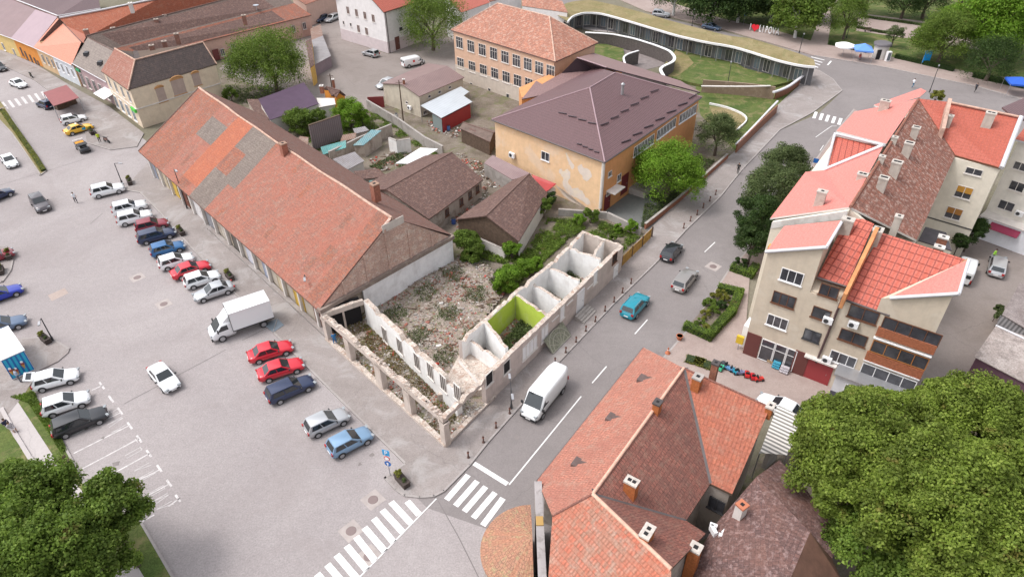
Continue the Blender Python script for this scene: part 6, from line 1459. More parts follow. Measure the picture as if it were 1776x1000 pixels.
def tree(cu, cv, zc, rpx, label, kind='mid', cat='tree', name='tree', group=None, vr=.95, leaf=.34, nl=None, trunk=BARK, clr=.22, nclump=None, base=None, lobes=None, hollow=.42, pot=0.0):
    c = G(cu, cv, zc); dist = (c-Vector((0, 0, CH))).dot(Vector((0, _CP, -_SP))); R = rpx*1.13*dist/F; leaf = leaf*.6
    b = setp(c, pot) if base is None else setp(G(*base), pot)
    t = thing(name, b, label, cat, group)
    P = []; Nn = []
    LB = [(0, 0, 0, 1.0)]+(lobes or [])
    for lx, ly, lz, lr in LB:
        rr_ = R*lr
        n_ = nl or int(min(26000, max(500, 5.2*rr_*rr_/(leaf*leaf)*3.0)))
        n_ = int(n_*lr*lr*2.6)
        k = nclump or int(min(220, 16+rr_*rr_*7))
        p, q = crown_points((cu+lx, cv+ly), (rr_, rr_, rr_*vr), k, n_, clr, hollow=hollow)
        P.append(p+np.array([lx*R, ly*R, lz*R])); Nn.append(q)
    P = np.concatenate(P); Nn = np.concatenate(Nn)
    off = np.array(c-b)
    P = P+off
    keep = P[:, 2] > .12; P = P[keep]; Nn = Nn[keep]
    me = leaf_mesh('crown', P, Nn, rng.uniform(.7, 1.3, len(P))*leaf); me.materials.append(LM[kind])
    o = bpy.data.objects.new('crown', me); COL.objects.link(o); o.parent = t
    mb = MB(); h = max(.3, c.z-b.z); tr = max(.04, min(.42, R*.075)); top = Vector((c.x, c.y, b.z+h*.75))
    mid_ = b.lerp(top, .5)+Vector((random.uniform(-.1, .1)*R*.3, random.uniform(-.1, .1)*R*.3, 0))
    mb.tube(b, mid_, tr, 8, 0, tr*.75); mb.tube(mid_, top, tr*.75, 8, 0, tr*.5)
    for i in range(7 if R > 1.2 else 3):
        a_ = random.uniform(0, 6.28); s0 = mid_.lerp(top, random.random()); e = Vector((c.x+math.cos(a_)*R*.6, c.y+math.sin(a_)*R*.6, c.z+random.uniform(-.1, .5)*R*vr))
        m_ = s0.lerp(e, .5)+Vector((0, 0, .1*R)); mb.tube(s0, m_, tr*.4, 6, 0, tr*.28); mb.tube(m_, e, tr*.28, 6, 0, tr*.1)
    mb.build('trunk' if cat == 'tree' else 'stem', trunk, t, uv=False)
    return t
GP = 'trees lining the park at the top edge'
# big trees on the lower right
tree(1488, 792, 8.5, 106, 'huge yellow-green tree hiding the foot of the beige block, nearest to the striped canopy', 'big', leaf=.34, lobes=[(-.35, .45, .1, .5), (.35, .65, .1, .6), (-.4, -.65, -.1, .5)], clr=.19, nl=28000)
tree(1685, 745, 9.0, 92, 'broad yellow-green tree standing next to the plum fronted garage', 'big', leaf=.34, lobes=[(.6, .1, 0, .7), (-.5, .25, .1, .6)], clr=.19, nl=32000)
tree(1640, 880, 10.5, 125, 'largest yellow-green tree crown filling the lower right corner', 'big', leaf=.34, lobes=[(.7, .2, .1, .7), (-.1, -.75, -.1, .6), (.75, -.6, 0, .6)], clr=.17, nl=32000)
tree(1520, 945, 6.0, 84, 'darker low tree beside the mottled brown roof at the bottom edge', 'mid', leaf=.38, lobes=[(.7, -.3, 0, .7)], nl=12000)
tree(1760, 990, 10, 110, 'yellow-green tree cut by the bottom right corner of the view', 'big', leaf=.34, nl=10000)
# trees on the lower left
tree(185, 890, 6.5, 62, 'dense green tree crown reaching over the end of the parking bays', 'mid', leaf=.34, lobes=[(-.3, -.6, 0, .7)], nl=9000)
tree(52, 868, 7, 72, 'green tree on the lawn beside the footpath, upper one in the corner', 'mid', leaf=.36, lobes=[(-.7, .2, 0, .8), (.55, -.35, 0, .5)], nl=9000)
tree(60, 965, 7.5, 85, 'dense dark green tree in the bottom left corner', 'mid', leaf=.36, lobes=[(.5, .1, 0, .8), (-.7, .1, 0, .8)], nl=11000)
tree(170, 975, 6, 62, 'green tree at the bottom edge left of the small concrete path', 'mid', leaf=.34, nl=7000)
# middle
tree(470, 112, 5.2, 64, 'big dark green tree with faded blossom behind the long hall', 'mid', leaf=.38, lobes=[(-.55, -.15, .0, .6), (.35, -.5, .1, .6)], nl=9000)
tree(748, 42, 5.5, 56, 'round dense green tree beside the tall white building', 'mid', leaf=.42, nl=8000)
tree(1161, 299, 4.0, 58, 'bright green tree in front of the orange school wall', 'bright', leaf=.30, lobes=[(.3, -.45, .1, .6), (-.45, .3, 0, .55)], nl=9000)
tree(1246, 232, 3.6, 36, 'grey-green young tree at the end of the orange school', 'dull', leaf=.28, lobes=[(0, -.4, .5, .6)], nl=4500)
GS = 'street trees in front of the long apartment block'
tree(1360, 296, 5.2, 42, 'drooping dark green street tree, the one farthest up the row by the block', 'dull', group=GS, leaf=.30, nl=9000, vr=1.1)
tree(1334, 338, 5.2, 48, 'drooping dark green street tree, second from the far end of the row', 'dull', group=GS, leaf=.30, nl=10000, vr=1.1)
tree(1318, 382, 4.4, 40, 'dark green street tree, third from the far end of the row', 'dark', group=GS, leaf=.30, nl=9000, vr=1.1)
tree(1306, 420, 3.2, 31, 'dark green street tree nearest to the clipped hedge', 'dark', group=GS, leaf=.28, nl=6000, vr=1.1)
# park
tree(1262, -30, 6, 44, 'dark tree behind the first row at the top edge, above the blue-grey car', 'dark', group=GP, leaf=.5, nl=4500, trunk=LIME)
tree(1350, -36, 6, 44, 'dark tree behind the row above the white letters', 'dark', group=GP, leaf=.5, nl=4500, trunk=LIME)
tree(1680, -30, 7, 50, 'dark tree behind the bright green corner tree', 'dark', group=GP, leaf=.5, nl=4500)
tree(1172, -10, 5, 36, 'dark green park tree above the parked pale jeep', 'dark', group=GP, leaf=.45, nl=3500, trunk=LIME)
for u, v, r_, k_, lb in [(1236, 2, 42, 'dark', 'dark green park tree with a limewashed trunk above the blue-grey car'), (1286, 0, 38, 'dark', 'dark green park tree left of the big white letters'),
                         (1344, -2, 40, 'dark', 'green park tree right behind the white letters'), (1388, 24, 40, 'mid', 'dark park tree at the left side of the straight park path'), (1415, -4, 34, 'mid', 'green park tree at the head of the straight park path')]:
    tree(u, v, 5.2, r_*1.08, lb, k_, group=GP, leaf=.75, nl=6500, base=None, trunk=LIME)
tree(1472, 32, 4.5, 31, 'tall clipped conical tree at the right side of the straight park path', 'mid', group=GP, leaf=.36, nl=4500, vr=1.35)
tree(1508, -12, 5, 36, 'mid green tree behind the conical tree at the top edge', 'mid', group=GP, leaf=.45, nl=3000)
tree(1572, 2, 4, 36, 'dark tree behind the flower beds, near the top edge', 'dark', group=GP, leaf=.45, nl=3500)
tree(1612, -6, 5, 40, 'dark tree at the top edge left of the bright green tree', 'dark', group=GP, leaf=.45, nl=3500)
tree(1552, 60, 2.6, 16, 'small weeping tree on the lawn behind the white kiosk', 'dull', group=GP, leaf=.26, nl=1600)
tree(1642, 66, 5, 48, 'rounded grey-green tree behind the blue flag banner', 'mid', group=GP, leaf=.38, lobes=[(-.3, .5, -.2, .6)], nl=9000)
tree(1732, 42, 7, 74, 'big bright green tree in the top right corner', 'bright', group=GP, leaf=.6, lobes=[(.4, .5, -.2, .7), (-.5, .6, -.2, .5)], nl=11000)
tree(1722, 108, 3.6, 46, 'dark low tree standing below the big bright green tree', 'dark', group=GP, leaf=.36, nl=4500)
tree(1688, 400, 3.0, 24, 'dark ivy covered bush tree beside the shop with the red awning', 'dark', leaf=.25, nl=4000)
tree(1665, 418, 2.5, 15, 'smaller dark bush behind the red roof edge by the silver car', 'dark', leaf=.25, nl=2000, cat='bush', name='bush')
GG = 'shrubs and small trees in the yards'
for u, v, z, r_, k_, lb in [(520, 214, 2.5, 24, 'mid', 'bushy green tree in front of the purple roofed house'), (552, 208, 2.2, 16, 'mid', 'green tree between the purple roofed house and the boarded wall'), (606, 202, 3, 27, 'bright', 'bright green tree right of the tall boarded wall'), (628, 206, 2.4, 14, 'bright', 'light green shrub by the lane gate'),
                            (808, 425, 2.4, 24, 'mid', 'green tree between the gable wall and the cottage'), (822, 440, 1.8, 18, 'mid', 'green bush at the corner of the rubble plot'), (888, 436, 1.6, 16, 'bright', 'light green bush beside the cottage side wall'),
                            (884, 486, 2.2, 24, 'bright', 'bright green bush leaning on the ruin rooms, the nearest one'), (912, 466, 1.8, 17, 'bright', 'bright green bush behind the second white room'), (868, 496, 1.2, 12, 'mid', 'low green bush on the rubble edge'), (930, 458, 1.3, 12, 'bright', 'light green bush behind the middle white room'),
                            (944, 360, 2.2, 15, 'mid', 'green bush beside the cottage under the peeling wall'), (955, 345, 2, 11, 'dark', 'dark bush behind the small red canopy'), (1025, 374, 1.6, 13, 'mid', 'green bush at the school corner'), (1004, 382, 1.2, 11, 'bright', 'light green bush left of the school corner'),
                            (1095, 394, 1.3, 11, 'bright', 'light green shrub behind the low grey wall'), (1072, 396, .9, 8, 'bright', 'small light shrub in the grassy plot'), (1065, 412, .9, 7, 'mid', 'little shrub nearest to the ruin end wall'),
                            (752, 284, 1.6, 9, 'dark', 'dark climbing shrub under the white canopy'), (735, 298, 1.0, 10, 'mid', 'overgrown shrub below the white canopy'), (720, 306, .8, 8, 'mid', 'weedy shrub at the ridge of the yard house'),
                            (400, 165, 2, 12, 'mid', 'green shrub at the foot of the big dark tree'), (436, -5, 3, 16, 'dark', 'dark tree top behind the grey-brown roof'), (1625, 168, 3.5, 11, 'olive', 'yellow-green shrub at the end of the red roof'), (1736, 548, 2.2, 9, 'dull', 'dry shrub against the ochre garage wall'), (1733, 535, 2.5, 7, 'dull', 'second dry shrub against the ochre garage wall')]:
    tree(u, v, z*.7, r_*1.1, lb, k_, 'shrub', 'shrub', GG, leaf=.30, nl=int(500+r_*r_*8), vr=1.0, base=None)
def hedge(name, label, pts, w_, h, kind='mid', cat='hedge', group=None):
    P = [Vector((p[0], p[1], 0)) for p in pts]; t = thing(name, P[0].copy(), label, cat, group)
    A = []; Nn = []
    mb = MB()
    for a, b in zip(P, P[1:]):
        d_ = b-a; L = d_.length; d_.normalize(); s_ = Vector((-d_.y, d_.x, 0))
        n_ = int(L*w_*230+L*h*300)
        tt = rng.uniform(-w_/2/L, 1+w_/2/L, n_); ss = rng.uniform(-1, 1, n_); zz = rng.uniform(.05, 1, n_)
        side = rng.random(n_) < .55
        ss = np.where(side, np.sign(ss)*rng.uniform(.9, 1.05, n_), ss); zz = np.where(side, zz, rng.uniform(.93, 1.03, n_))
        A.append(np.array(a)+np.outer(tt*L, np.array(d_))+np.outer(ss*w_/2, np.array(s_))+np.outer(zz*h, np.array([0, 0, 1])))
        nn = np.where(side[:, None], np.outer(np.sign(ss), np.array(s_)), np.array([[0, 0, 1.]]))+rng.normal(size=(n_, 3))*.5
        Nn.append(nn/np.linalg.norm(nn, axis=1)[:, None])
        c = (a+b)/2; mb.box((c.x, c.y, .05), (L+w_*.8, w_*.85, h*.88), math.atan2(d_.y, d_.x), 0, base=True)
    A = np.concatenate(A)-np.array(P[0]); Nn = np.concatenate(Nn)
    me = leaf_mesh('foliage', A, Nn, rng.uniform(.7, 1.3, len(A))*.13); me.materials.append(LM[kind]); o = bpy.data.objects.new('foliage', me); COL.objects.link(o); o.parent = t
    mb.build('stems', flat('hedge_core', (.02, .035, .01), 1) if 'hedge_core' not in bpy.data.materials else bpy.data.materials['hedge_core'], t, uv=False)
    return t
hedge('clipped_hedge', 'clipped hedge round the flower bed beside the street, near the beige block', [G(1250, 505), G(1281, 513), G(1268, 545), G(1228, 588), G(1192, 572)], .9, .9)
hedge('clipped_hedge', 'short block of clipped hedge under the dark street trees', [G(1272, 470), G(1300, 480), G(1308, 468)], .9, .8)
hedge('clipped_hedge', 'low hedge along the upper park edge left of the tents', [G(1440, 78), G(1500, 92)], .8, .9, 'dark')
hedge('clipped_hedge', 'low hedge along the lawn between the kiosk and the blue banner', [G(1555, 102), G(1650, 124)], .8, .9, 'dark')
hedge('clipped_hedge', 'dark hedge under the corner trees behind the walking people', [G(1690, 135), G(1800, 160)], .9, 1.0, 'dark')
for p in ([k4(850, 95), k4(960, 112), k4(1080, 128), k4(1230, 150)], [k4(840, 160), k4(960, 185), k4(1080, 200)]):
    hedge('flower_bed_hedge', 'low brown-green hedge row in the park flower beds' if p[0] is not None and p[0].y > k4(840, 160).y+.5 else 'shorter low hedge row nearer to the lawn in the park beds', p, .7, .5, 'dull')
sheet('park_path', [k4(690, 30), k4(740, 0), k4(760, -60), k4(700, -60), k4(640, 60), k4(570, 235), k4(665, 265), k4(690, 120)], .02, M['pave2'])
sheet('park_path', [k4(840, 75), k4(1240, 125), k4(1540, 250), k4(1530, 285), k4(1240, 235), k4(830, 175)], .02, M['pave2'])
def flowers(label, pts, n, cols, group=None, h=.35):
    P = [Vector((p[0], p[1], 0)) for p in pts]
    for i in range(n):
        w_ = np.random.default_rng(i+int(P[0].x*10) % 999).dirichlet(np.ones(len(P))); c = sum((p*float(x) for p, x in zip(P, w_)), Vector())
        yield c
GF = 'plants in the flower bed beside the street'
spots = [(1244, 512, .9, 'olive'), (1230, 528, .8, 'mid'), (1222, 545, .7, 'olive'), (1238, 540, .8, 'mid'), (1250, 530, .7, 'dark'), (1215, 560, .6, 'mid'), (1226, 570, .7, 'olive'), (1257, 519, .6, 'olive'), (1284, 458, .9, 'dark')]
words = ['yellowish plant at the top end of the hedged flower bed', 'green plant left of centre in the hedged flower bed', 'yellowish low plant in the middle of the hedged flower bed', 'green plant right of centre in the hedged flower bed', 'dark plant beside the right hedge of the flower bed', 'green plant near the lower left corner of the flower bed', 'yellowish plant at the lower end of the hedged flower bed', 'small yellow plant in the top right corner of the flower bed', 'dark round plant above the short clipped hedge block']
for (u, v, s_, k_), wd_ in zip(spots, words):
    tree(u, v, .45, 15*s_, wd_, k_, 'plant', 'bedding_plant', GF, leaf=.22, nl=1100, nclump=12)
sheet('flower_bed_soil', [G(1250, 503), G(1283, 512), G(1230, 592), G(1188, 572)], .14, M['dirt'])
mb = MB(); c = G(1226, 524, .8)
tag(hedge('weedy_bed', 'small weedy triangular bed behind the foreground roof ridge', [m7(995, 65), m7(1030, 75), m7(1070, 90)], 1.2, .35, 'olive', 'flower bed'), None)
hedge('weed_strip', 'weedy plants growing along the narrow planted median, upper left', [G(6, 195), G(34, 235), G(60, 272), G(76, 297)], .7, .45, 'olive', 'plants')
# ============================================================ VEHICLES
def pmat(name, col, metal=0.0, rough=.32): return flat(name, col, rough, metal, coat=.7)
PM = {'white': pmat('white_car_paint', (.78, .79, .81)), 'silver': pmat('silver_car_paint', (.47, .48, .50), .5), 'navy': pmat('navy_car_paint', (.018, .03, .08), .2), 'blue': pmat('blue_car_paint', (.02, .12, .30), .2), 'rblue': pmat('royal_blue_car_paint', (.01, .03, .35), .1),
      'red': pmat('red_car_paint', (.55, .012, .03)), 'maroon': pmat('maroon_car_paint', (.22, .015, .03)), 'black': pmat('black_car_paint', (.012, .013, .018)), 'dgrey': pmat('dark_grey_car_paint', (.10, .09, .10), .4), 'teal': pmat('teal_car_paint', (.0, .22, .30)),
      'lblue': pmat('light_blue_car_paint', (.19, .31, .46), .3), 'yellow': pmat('yellow_car_paint', (.75, .42, .02)), 'sand': pmat('sand_grey_car_paint', (.30, .28, .27), .4), 'gblue': pmat('grey_blue_car_paint', (.10, .15, .24), .3)}
GLS = flat('car_glass', (.02, .025, .03), .06, spec=.9); RIM = flat('wheel_rim', (.42, .43, .45), .35, .7); TAIL = flat('tail_lamp', (.35, .01, .01), .3); HEAD = flat('head_lamp', (.30, .32, .34), .12); TRIM = flat('black_trim', (.02, .02, .022), .55)
SPEC = {  # L, W, H, belt profile (u,z), cabin: rear base, roof rear, roof front, front base
 'hatch': (4.0, 1.76, 1.54, [(0, .60), (.02, .84), (.06, .92), (.3, .95), (.62, .92), (.72, .90), (.88, .80), (.965, .68), (1, .48)], (.015, .10, .50, .72)),
 'sedan': (4.45, 1.76, 1.46, [(0, .60), (.02, .86), (.06, .93), (.2, .95), (.3, .94), (.62, .91), (.72, .89), (.88, .78), (.965, .66), (1, .46)], (.13, .27, .52, .71)),
 'estate': (4.6, 1.80, 1.56, [(0, .60), (.02, .86), (.06, .93), (.3, .95), (.62, .92), (.72, .90), (.88, .80), (.965, .67), (1, .47)], (.015, .09, .54, .72)),
 'suv': (4.35, 1.84, 1.68, [(0, .66), (.02, .95), (.06, 1.02), (.3, 1.05), (.62, 1.03), (.74, 1.02), (.90, .95), (.97, .82), (1, .56)], (.015, .09, .52, .70)),
}
def section_loft(mb, L, W, prof, z0=.24, top_in=.86, m=0):
    us = sorted(set([p[0] for p in prof]+[.12, .2, .4, .5, .8, .93]))
    def interp(u):
        for (a, x), (b, y) in zip(prof, prof[1:]):
            if a <= u <= b: return x+(y-x)*(u-a)/(b-a)
        return prof[-1][1]
    wf = lambda u: min(1.0, .80+(u/.05)*.13 if u < .05 else .93+(u-.05)*.7 if u < .15 else 1.0) if u < .5 else (1.0 if u < .8 else 1-.05*((u-.8)/.13) if u < .93 else .95-.22*((u-.93)/.07)**1.3)
    rows = []
    for u in us:
        x = (u-.5)*L; w_ = W/2*wf(u); zt = interp(u); zb = z0+(.10 if u < .03 or u > .97 else 0)
        h = zt-zb
        sec = [(w_*.86, zb), (w_*.985, zb+h*.22), (w_, zb+h*.5), (w_*.975, zb+h*.8), (w_*.90, zb+h*.96), (w_*.70, zt+.012), (0, zt+.03)]
        row = [(x, y, z) for y, z in sec]+[(x, -y, z) for y, z in sec[-2::-1]]
        rows.append(row)
    n_ = len(rows[0]); V_ = [p for r in rows for p in r]; Fs = []
    for i in range(len(rows)-1):
        for j in range(n_-1): Fs.append((i*n_+j, i*n_+j+1, (i+1)*n_+j+1, (i+1)*n_+j))
        Fs.append((i*n_+n_-1, i*n_, (i+1)*n_, (i+1)*n_+n_-1))
    mb.raw(V_, Fs, m, True); mb.raw(rows[0], [tuple(range(n_))], m); mb.raw(rows[-1], [tuple(range(n_-1, -1, -1))], m)
    return interp, wf
def bil(A, B, C_, D_, u, v): return (A*(1-u)+B*u)*(1-v)+(D_*(1-u)+C_*u)*v
def pane(mb, A, B, C_, D_, u0, u1, v0, v1, out=.014):
    n_ = (B-A).cross(D_-A).normalized()
    mb.poly([bil(A, B, C_, D_, *q)+n_*out for q in ((u0, v0), (u1, v0), (u1, v1), (u0, v1))])
CARP = {}
def wheel_parts(r=.32, w_=.2):
    mb = MB(); mb.tube((0, -w_/2, 0), (0, w_/2, 0), r, 18); ty = mb
    rm = MB(); rm.tube((0, w_/2, 0), (0, w_/2+.012, 0), r*.66, 12); rm.tube((0, -w_/2, 0), (0, -w_/2-.012, 0), r*.66, 12)
    return ty, rm
def make_vehicle(kind):
    """returns a list of (name, mesh, material or None for paint, location, sub-parts)"""
    if kind in CARP: return CARP[kind]
    parts = []
    def add(name, mb, mat, loc=(0, 0, 0), subs=()):
        o = mb.build(name, [mat or PM['white'], TRIM], None, local=True, uv=False); me = o.data; bpy.data.objects.remove(o)
        parts.append((name, me, mat, loc, subs))
    def submesh(name, mb, mat):
        o = mb.build(name, mat, None, local=True, uv=False); me = o.data; bpy.data.objects.remove(o); return (name, me)
    if kind in SPEC:
        L, W, H, prof, (rb, rr_, fr_, fb) = SPEC[kind]
        mb = MB(); ip, wf = section_loft(mb, L, W, prof)
        X = lambda u: (u-.5)*L
        zb = lambda u: ip(u)+.0
        bw, tw = W*.46, W*.385
        A = Vector((X(rb), bw, zb(max(rb, .06))-.03)); B = Vector((X(fb), bw, zb(fb)-.03)); C_ = Vector((X(fr_), tw, H-.05)); D_ = Vector((X(rr_), tw, H-.07))
        mir = lambda p: Vector((p.x, -p.y, p.z))
        a2, b2_, c2, d2 = map(mir, (A, B, C_, D_))
        mb.raw([A, B, C_, D_, a2, b2_, c2, d2], [(0, 3, 2, 1), (4, 5, 6, 7), (1, 2, 6, 5), (0, 4, 7, 3)], 0)
        mb.raw([D_, C_, c2, d2, D_*.5+d2*.5+Vector((.12, 0, .06)), C_*.5+c2*.5+Vector((-.08, 0, .055))], [(0, 4, 5, 1), (4, 3, 2, 5), (0, 3, 4), (1, 5, 2)], 0, True)
        for sx in (-.30, .305):
            for sy in (-1, 1):
                y = sy*(W/2*1.0+.004); cx_ = sx*L
                pts = [Vector((cx_+.37*math.cos(a_), y, .32+.37*math.sin(a_))) for a_ in [math.pi*i/10 for i in range(11)]]
                mb.poly(pts if sy < 0 else pts[::-1], 1)
        mb.box((0, 0, .26), (L*.8, W*.8, .1), 0, 1)
        add('body', mb, None)
        g = MB(); pane(g, b2_, B, C_, c2, .07, .93, .10, .93); add('windscreen', g, GLS)
        g = MB(); pane(g, A, a2, d2, D_, .09, .91, (.16 if kind != 'sedan' else .1), .9); add('rear_window', g, GLS)
        for s_ in (0, 1):
            Q = (a2, b2_, c2, d2) if s_ else (B, A, D_, C_)
            for (u0, u1) in ((.10, .47), (.51, .90)):
                g = MB(); pane(g, *Q, u0, u1, .14, .88); add('side_window', g, GLS)
        for sy in (-1, 1):
            g = MB(); g.box((L/2-.10, sy*W*.345, .64 if kind != 'suv' else .76), (.22, .34, .14), sy*-.35); add('headlight', g, HEAD)
            g = MB(); g.box((-L/2+.05, sy*W*.37, .78 if kind != 'suv' else .9), (.14, .24, .26 if kind != 'sedan' else .16), sy*.25); add('tail_light', g, TAIL)
            g = MB(); g.box((X(fb)-.22, sy*(W/2+.06), zb(fb)+.06), (.1, .2, .13)); add('wing_mirror', g, TRIM)
        g = MB(); g.box((L/2-.02, 0, .42), (.06, W*.62, .14)); add('grille', g, TRIM)
        g = MB(); g.box((-L/2+.0, 0, .56), (.05, .5, .11)); g.box((L/2+.01, 0, .40), (.03, .5, .11)); add('number_plate', g, M['white'])
        ty, rm = wheel_parts(.315 if kind != 'suv' else .35)
        sub = submesh('rim', rm, RIM)
        o = ty.build('wheel', M['black'], None, local=True, uv=False); tm = o.data; bpy.data.objects.remove(o)
        for sx in (-.30, .305):
            for sy in (-1, 1): parts.append(('wheel', tm, M['black'], (sx*L, sy*(W/2-.085), .315 if kind != 'suv' else .35), [sub+(RIM,)]))
        if kind == 'suv':
            for sy in (-1, 1):
                g = MB(); g.tube((X(rr_)+.15, sy*tw*.93, H+.01), (X(fr_)-.1, sy*tw*.93, H+.02), .025, 6); add('roof_rail', g, RIM)
    elif kind in ('van', 'minivan'):
        L, W, H = (6.0, 2.0, 2.5) if kind == 'van' else (4.7, 1.85, 1.95)
        prof = [(0, H-.10), (.01, H-.02), (.3, H), (.70, H-.02), (.755, H-.10), (.885, H*.50), (.97, H*.42), (1, H*.26)]
        mb = MB(); ip, wf = section_loft(mb, L, W, prof, .3)
        for sx in (-.29, .33):
            for sy in (-1, 1):
                y = sy*(W/2+.006); pts = [Vector((sx*L+.43*math.cos(a_), y, .36+.43*math.sin(a_))) for a_ in [math.pi*i/10 for i in range(11)]]
                mb.poly(pts if sy < 0 else pts[::-1], 1)
        mb.box((0, 0, .3), (L*.85, W*.85, .12), 0, 1)
        mb.box((L/2-.05, 0, .42), (.16, W*.86, .22), 0, 1)
        add('body', mb, None)
        X = lambda u: (u-.5)*L
        A = Vector((X(.88), W*.42, H*.52)); B = Vector((X(.88), -W*.42, H*.52)); C_ = Vector((X(.762), -W*.37, H-.13)); D_ = Vector((X(.762), W*.37, H-.13))
        g = MB(); g.poly([p+Vector((.03, 0, .035)) for p in (A, D_, C_, B)][::-1]); add('windscreen', g, GLS)
        for sy in (-1, 1):
            g = MB(); P = [Vector((X(.67), sy*(W/2*.99+.012), H*.55)), Vector((X(.845), sy*(W/2*.99+.012), H*.52)), Vector((X(.77), sy*(W/2*.96+.012), H*.80)), Vector((X(.68), sy*(W/2*.96+.012), H*.82))]
            g.poly(P if sy < 0 else P[::-1]); add('side_window', g, GLS)
            g = MB(); g.box((X(.865), sy*(W/2+.12), H*.53), (.12, .22, .3)); add('wing_mirror', g, TRIM)
            g = MB(); g.box((L/2-.16, sy*W*.36, H*.36), (.28, .3, .16), sy*-.3); add('headlight', g, HEAD)
            g = MB(); g.box((-L/2+.01, sy*W*.42, H*.42), (.08, .14, .4)); add('tail_light', g, TAIL)
        g = MB(); g.box((-L/2-.012, -W*.2, H*.7), (.03, W*.3, H*.22)); add('rear_window', g, GLS)
        g = MB(); g.box((-L/2-.012, W*.2, H*.7), (.03, W*.3, H*.22)); add('rear_window', g, GLS)
        g = MB(); g.box((L/2+.02, 0, .46), (.04, .5, .11)); g.box((-L/2-.01, 0, .6), (.04, .5, .11)); add('number_plate', g, M['white'])
        ty, rm = wheel_parts(.36, .24); sub = submesh('rim', rm, RIM); o = ty.build('wheel', M['black'], None, local=True, uv=False); tm = o.data; bpy.data.objects.remove(o)
        for sx in (-.29, .33):
            for sy in (-1, 1): parts.append(('wheel', tm, M['black'], (sx*L, sy*(W/2-.10), .36), [sub+(RIM,)]))
    elif kind == 'truck':
        # cab over the front axle, plain box body behind it
        W = 2.15; mb = MB(); sub_ = MB()
        prof = [(0, 2.15), (.05, 2.2), (.40, 2.2), (.52, 2.05), (.80, 1.35), (.93, 1.15), (1, .75)]
        section_loft(sub_, 2.6, 2.0, prof, .35)
        for v_ in sub_.v: mb.v.append((v_[0]+1.95, v_[1], v_[2]))
        mb.f = list(sub_.f); mb.m = list(sub_.m); mb.sm = list(sub_.sm)
        mb.raw([(1.1, -.85, 2.15), (1.75, -.8, 2.2), (1.75, .8, 2.2), (1.1, .85, 2.15), (.80, -.85, 2.95), (1.0, -.7, 2.95), (1.0, .7, 2.95), (.80, .85, 2.95)], [(0, 1, 5, 4), (1, 2, 6, 5), (2, 3, 7, 6), (4, 5, 6, 7), (0, 4, 7, 3)], 0)
        mb.box((3.15, 0, .5), (.2, 1.8, .35), 0, 1)
        add('cab', mb, None)
        g = MB(); g.box((-1.15, 0, 2.05), (4.3, W+.05, 2.3)); 
        for e in (-1, 1): g.box((-1.15, e*(W/2+.03), 3.2), (4.34, .05, .07), 0, 0); g.box((-1.15, e*(W/2+.03), .93), (4.34, .05, .1), 0, 1)
        g.box((.99, 0, 2.05), (.04, W+.1, 2.3), 0, 1); add('cargo_box', g, None)
        g = MB(); g.box((-.6, 0, .68), (5.2, .9, .22)); add('chassis', g, TRIM)
        g = MB(); g.poly([Vector(p) for p in ((2.03, .72, 2.12), (2.03, -.72, 2.12), (2.76, -.86, 1.40), (2.76, .86, 1.40))][::-1]); add('windscreen', g, GLS)
        for sy in (-1, 1):
            g = MB(); P = [Vector(p) for p in ((1.35, sy*1.01, 1.35), (2.45, sy*1.01, 1.3), (2.0, sy*.99, 1.9), (1.4, sy*.99, 1.92))]; g.poly(P if sy < 0 else P[::-1]); add('side_window', g, GLS)
            g = MB(); g.box((2.45, sy*1.2, 1.55), (.14, .2, .38)); add('wing_mirror', g, TRIM)
            g = MB(); g.box((3.1, sy*.72, .95), (.2, .3, .2), sy*-.3); add('headlight', g, HEAD)
        ty, rm = wheel_parts(.4, .28); sub = submesh('rim', rm, RIM); o = ty.build('wheel', M['black'], None, local=True, uv=False); tm = o.data; bpy.data.objects.remove(o)
        for sx in (-2.1, 2.2):
            for sy in (-1, 1): parts.append(('wheel', tm, M['black'], (sx, sy*.88, .4), [sub+(RIM,)]))
    elif kind == 'pickup':
        mb = MB(); section_loft(mb, 3.4, 1.5, [(0, .7), (.05, .8), (.5, .82), (.6, .85), (.8, .95), (.95, .9), (1, .6)], .28)
        mb.box((-.75, .68, .95), (1.6, .06, .3)); mb.box((-.75, -.68, .95), (1.6, .06, .3)); mb.box((-1.55, 0, .95), (.06, 1.4, .3)); mb.box((.08, 0, 1.05), (.06, 1.4, .5))
        add('body', mb, None)
        g = MB(); g.box((-.75, 0, 1.0), (1.4, 1.2, .22)); g.box((-.5, .2, 1.15), (.6, .5, .2), .3); add('cargo', g, flat('orange_cargo', (.60, .26, .02), .8, var=.3, scale=5))
        g = MB(); g.box((.75, 0, 1.35), (1.1, 1.35, .08)); add('cab_roof', g, TRIM)
        g = MB()
        for sx in (.25, 1.25):
            for sy in (-1, 1): g.box((sx, sy*.62, 1.1), (.06, .06, .5))
        g.box((-1.5, 0, 1.35), (.12, 1.5, .1)); add('roll_frame', g, M['white'])
        ty, rm = wheel_parts(.28, .18); sub = submesh('rim', rm, RIM); o = ty.build('wheel', M['black'], None, local=True, uv=False); tm = o.data; bpy.data.objects.remove(o)
        for sx in (-1.05, 1.1):
            for sy in (-1, 1): parts.append(('wheel', tm, M['black'], (sx, sy*.68, .28), [sub+(RIM,)]))
    CARP[kind] = parts; return parts
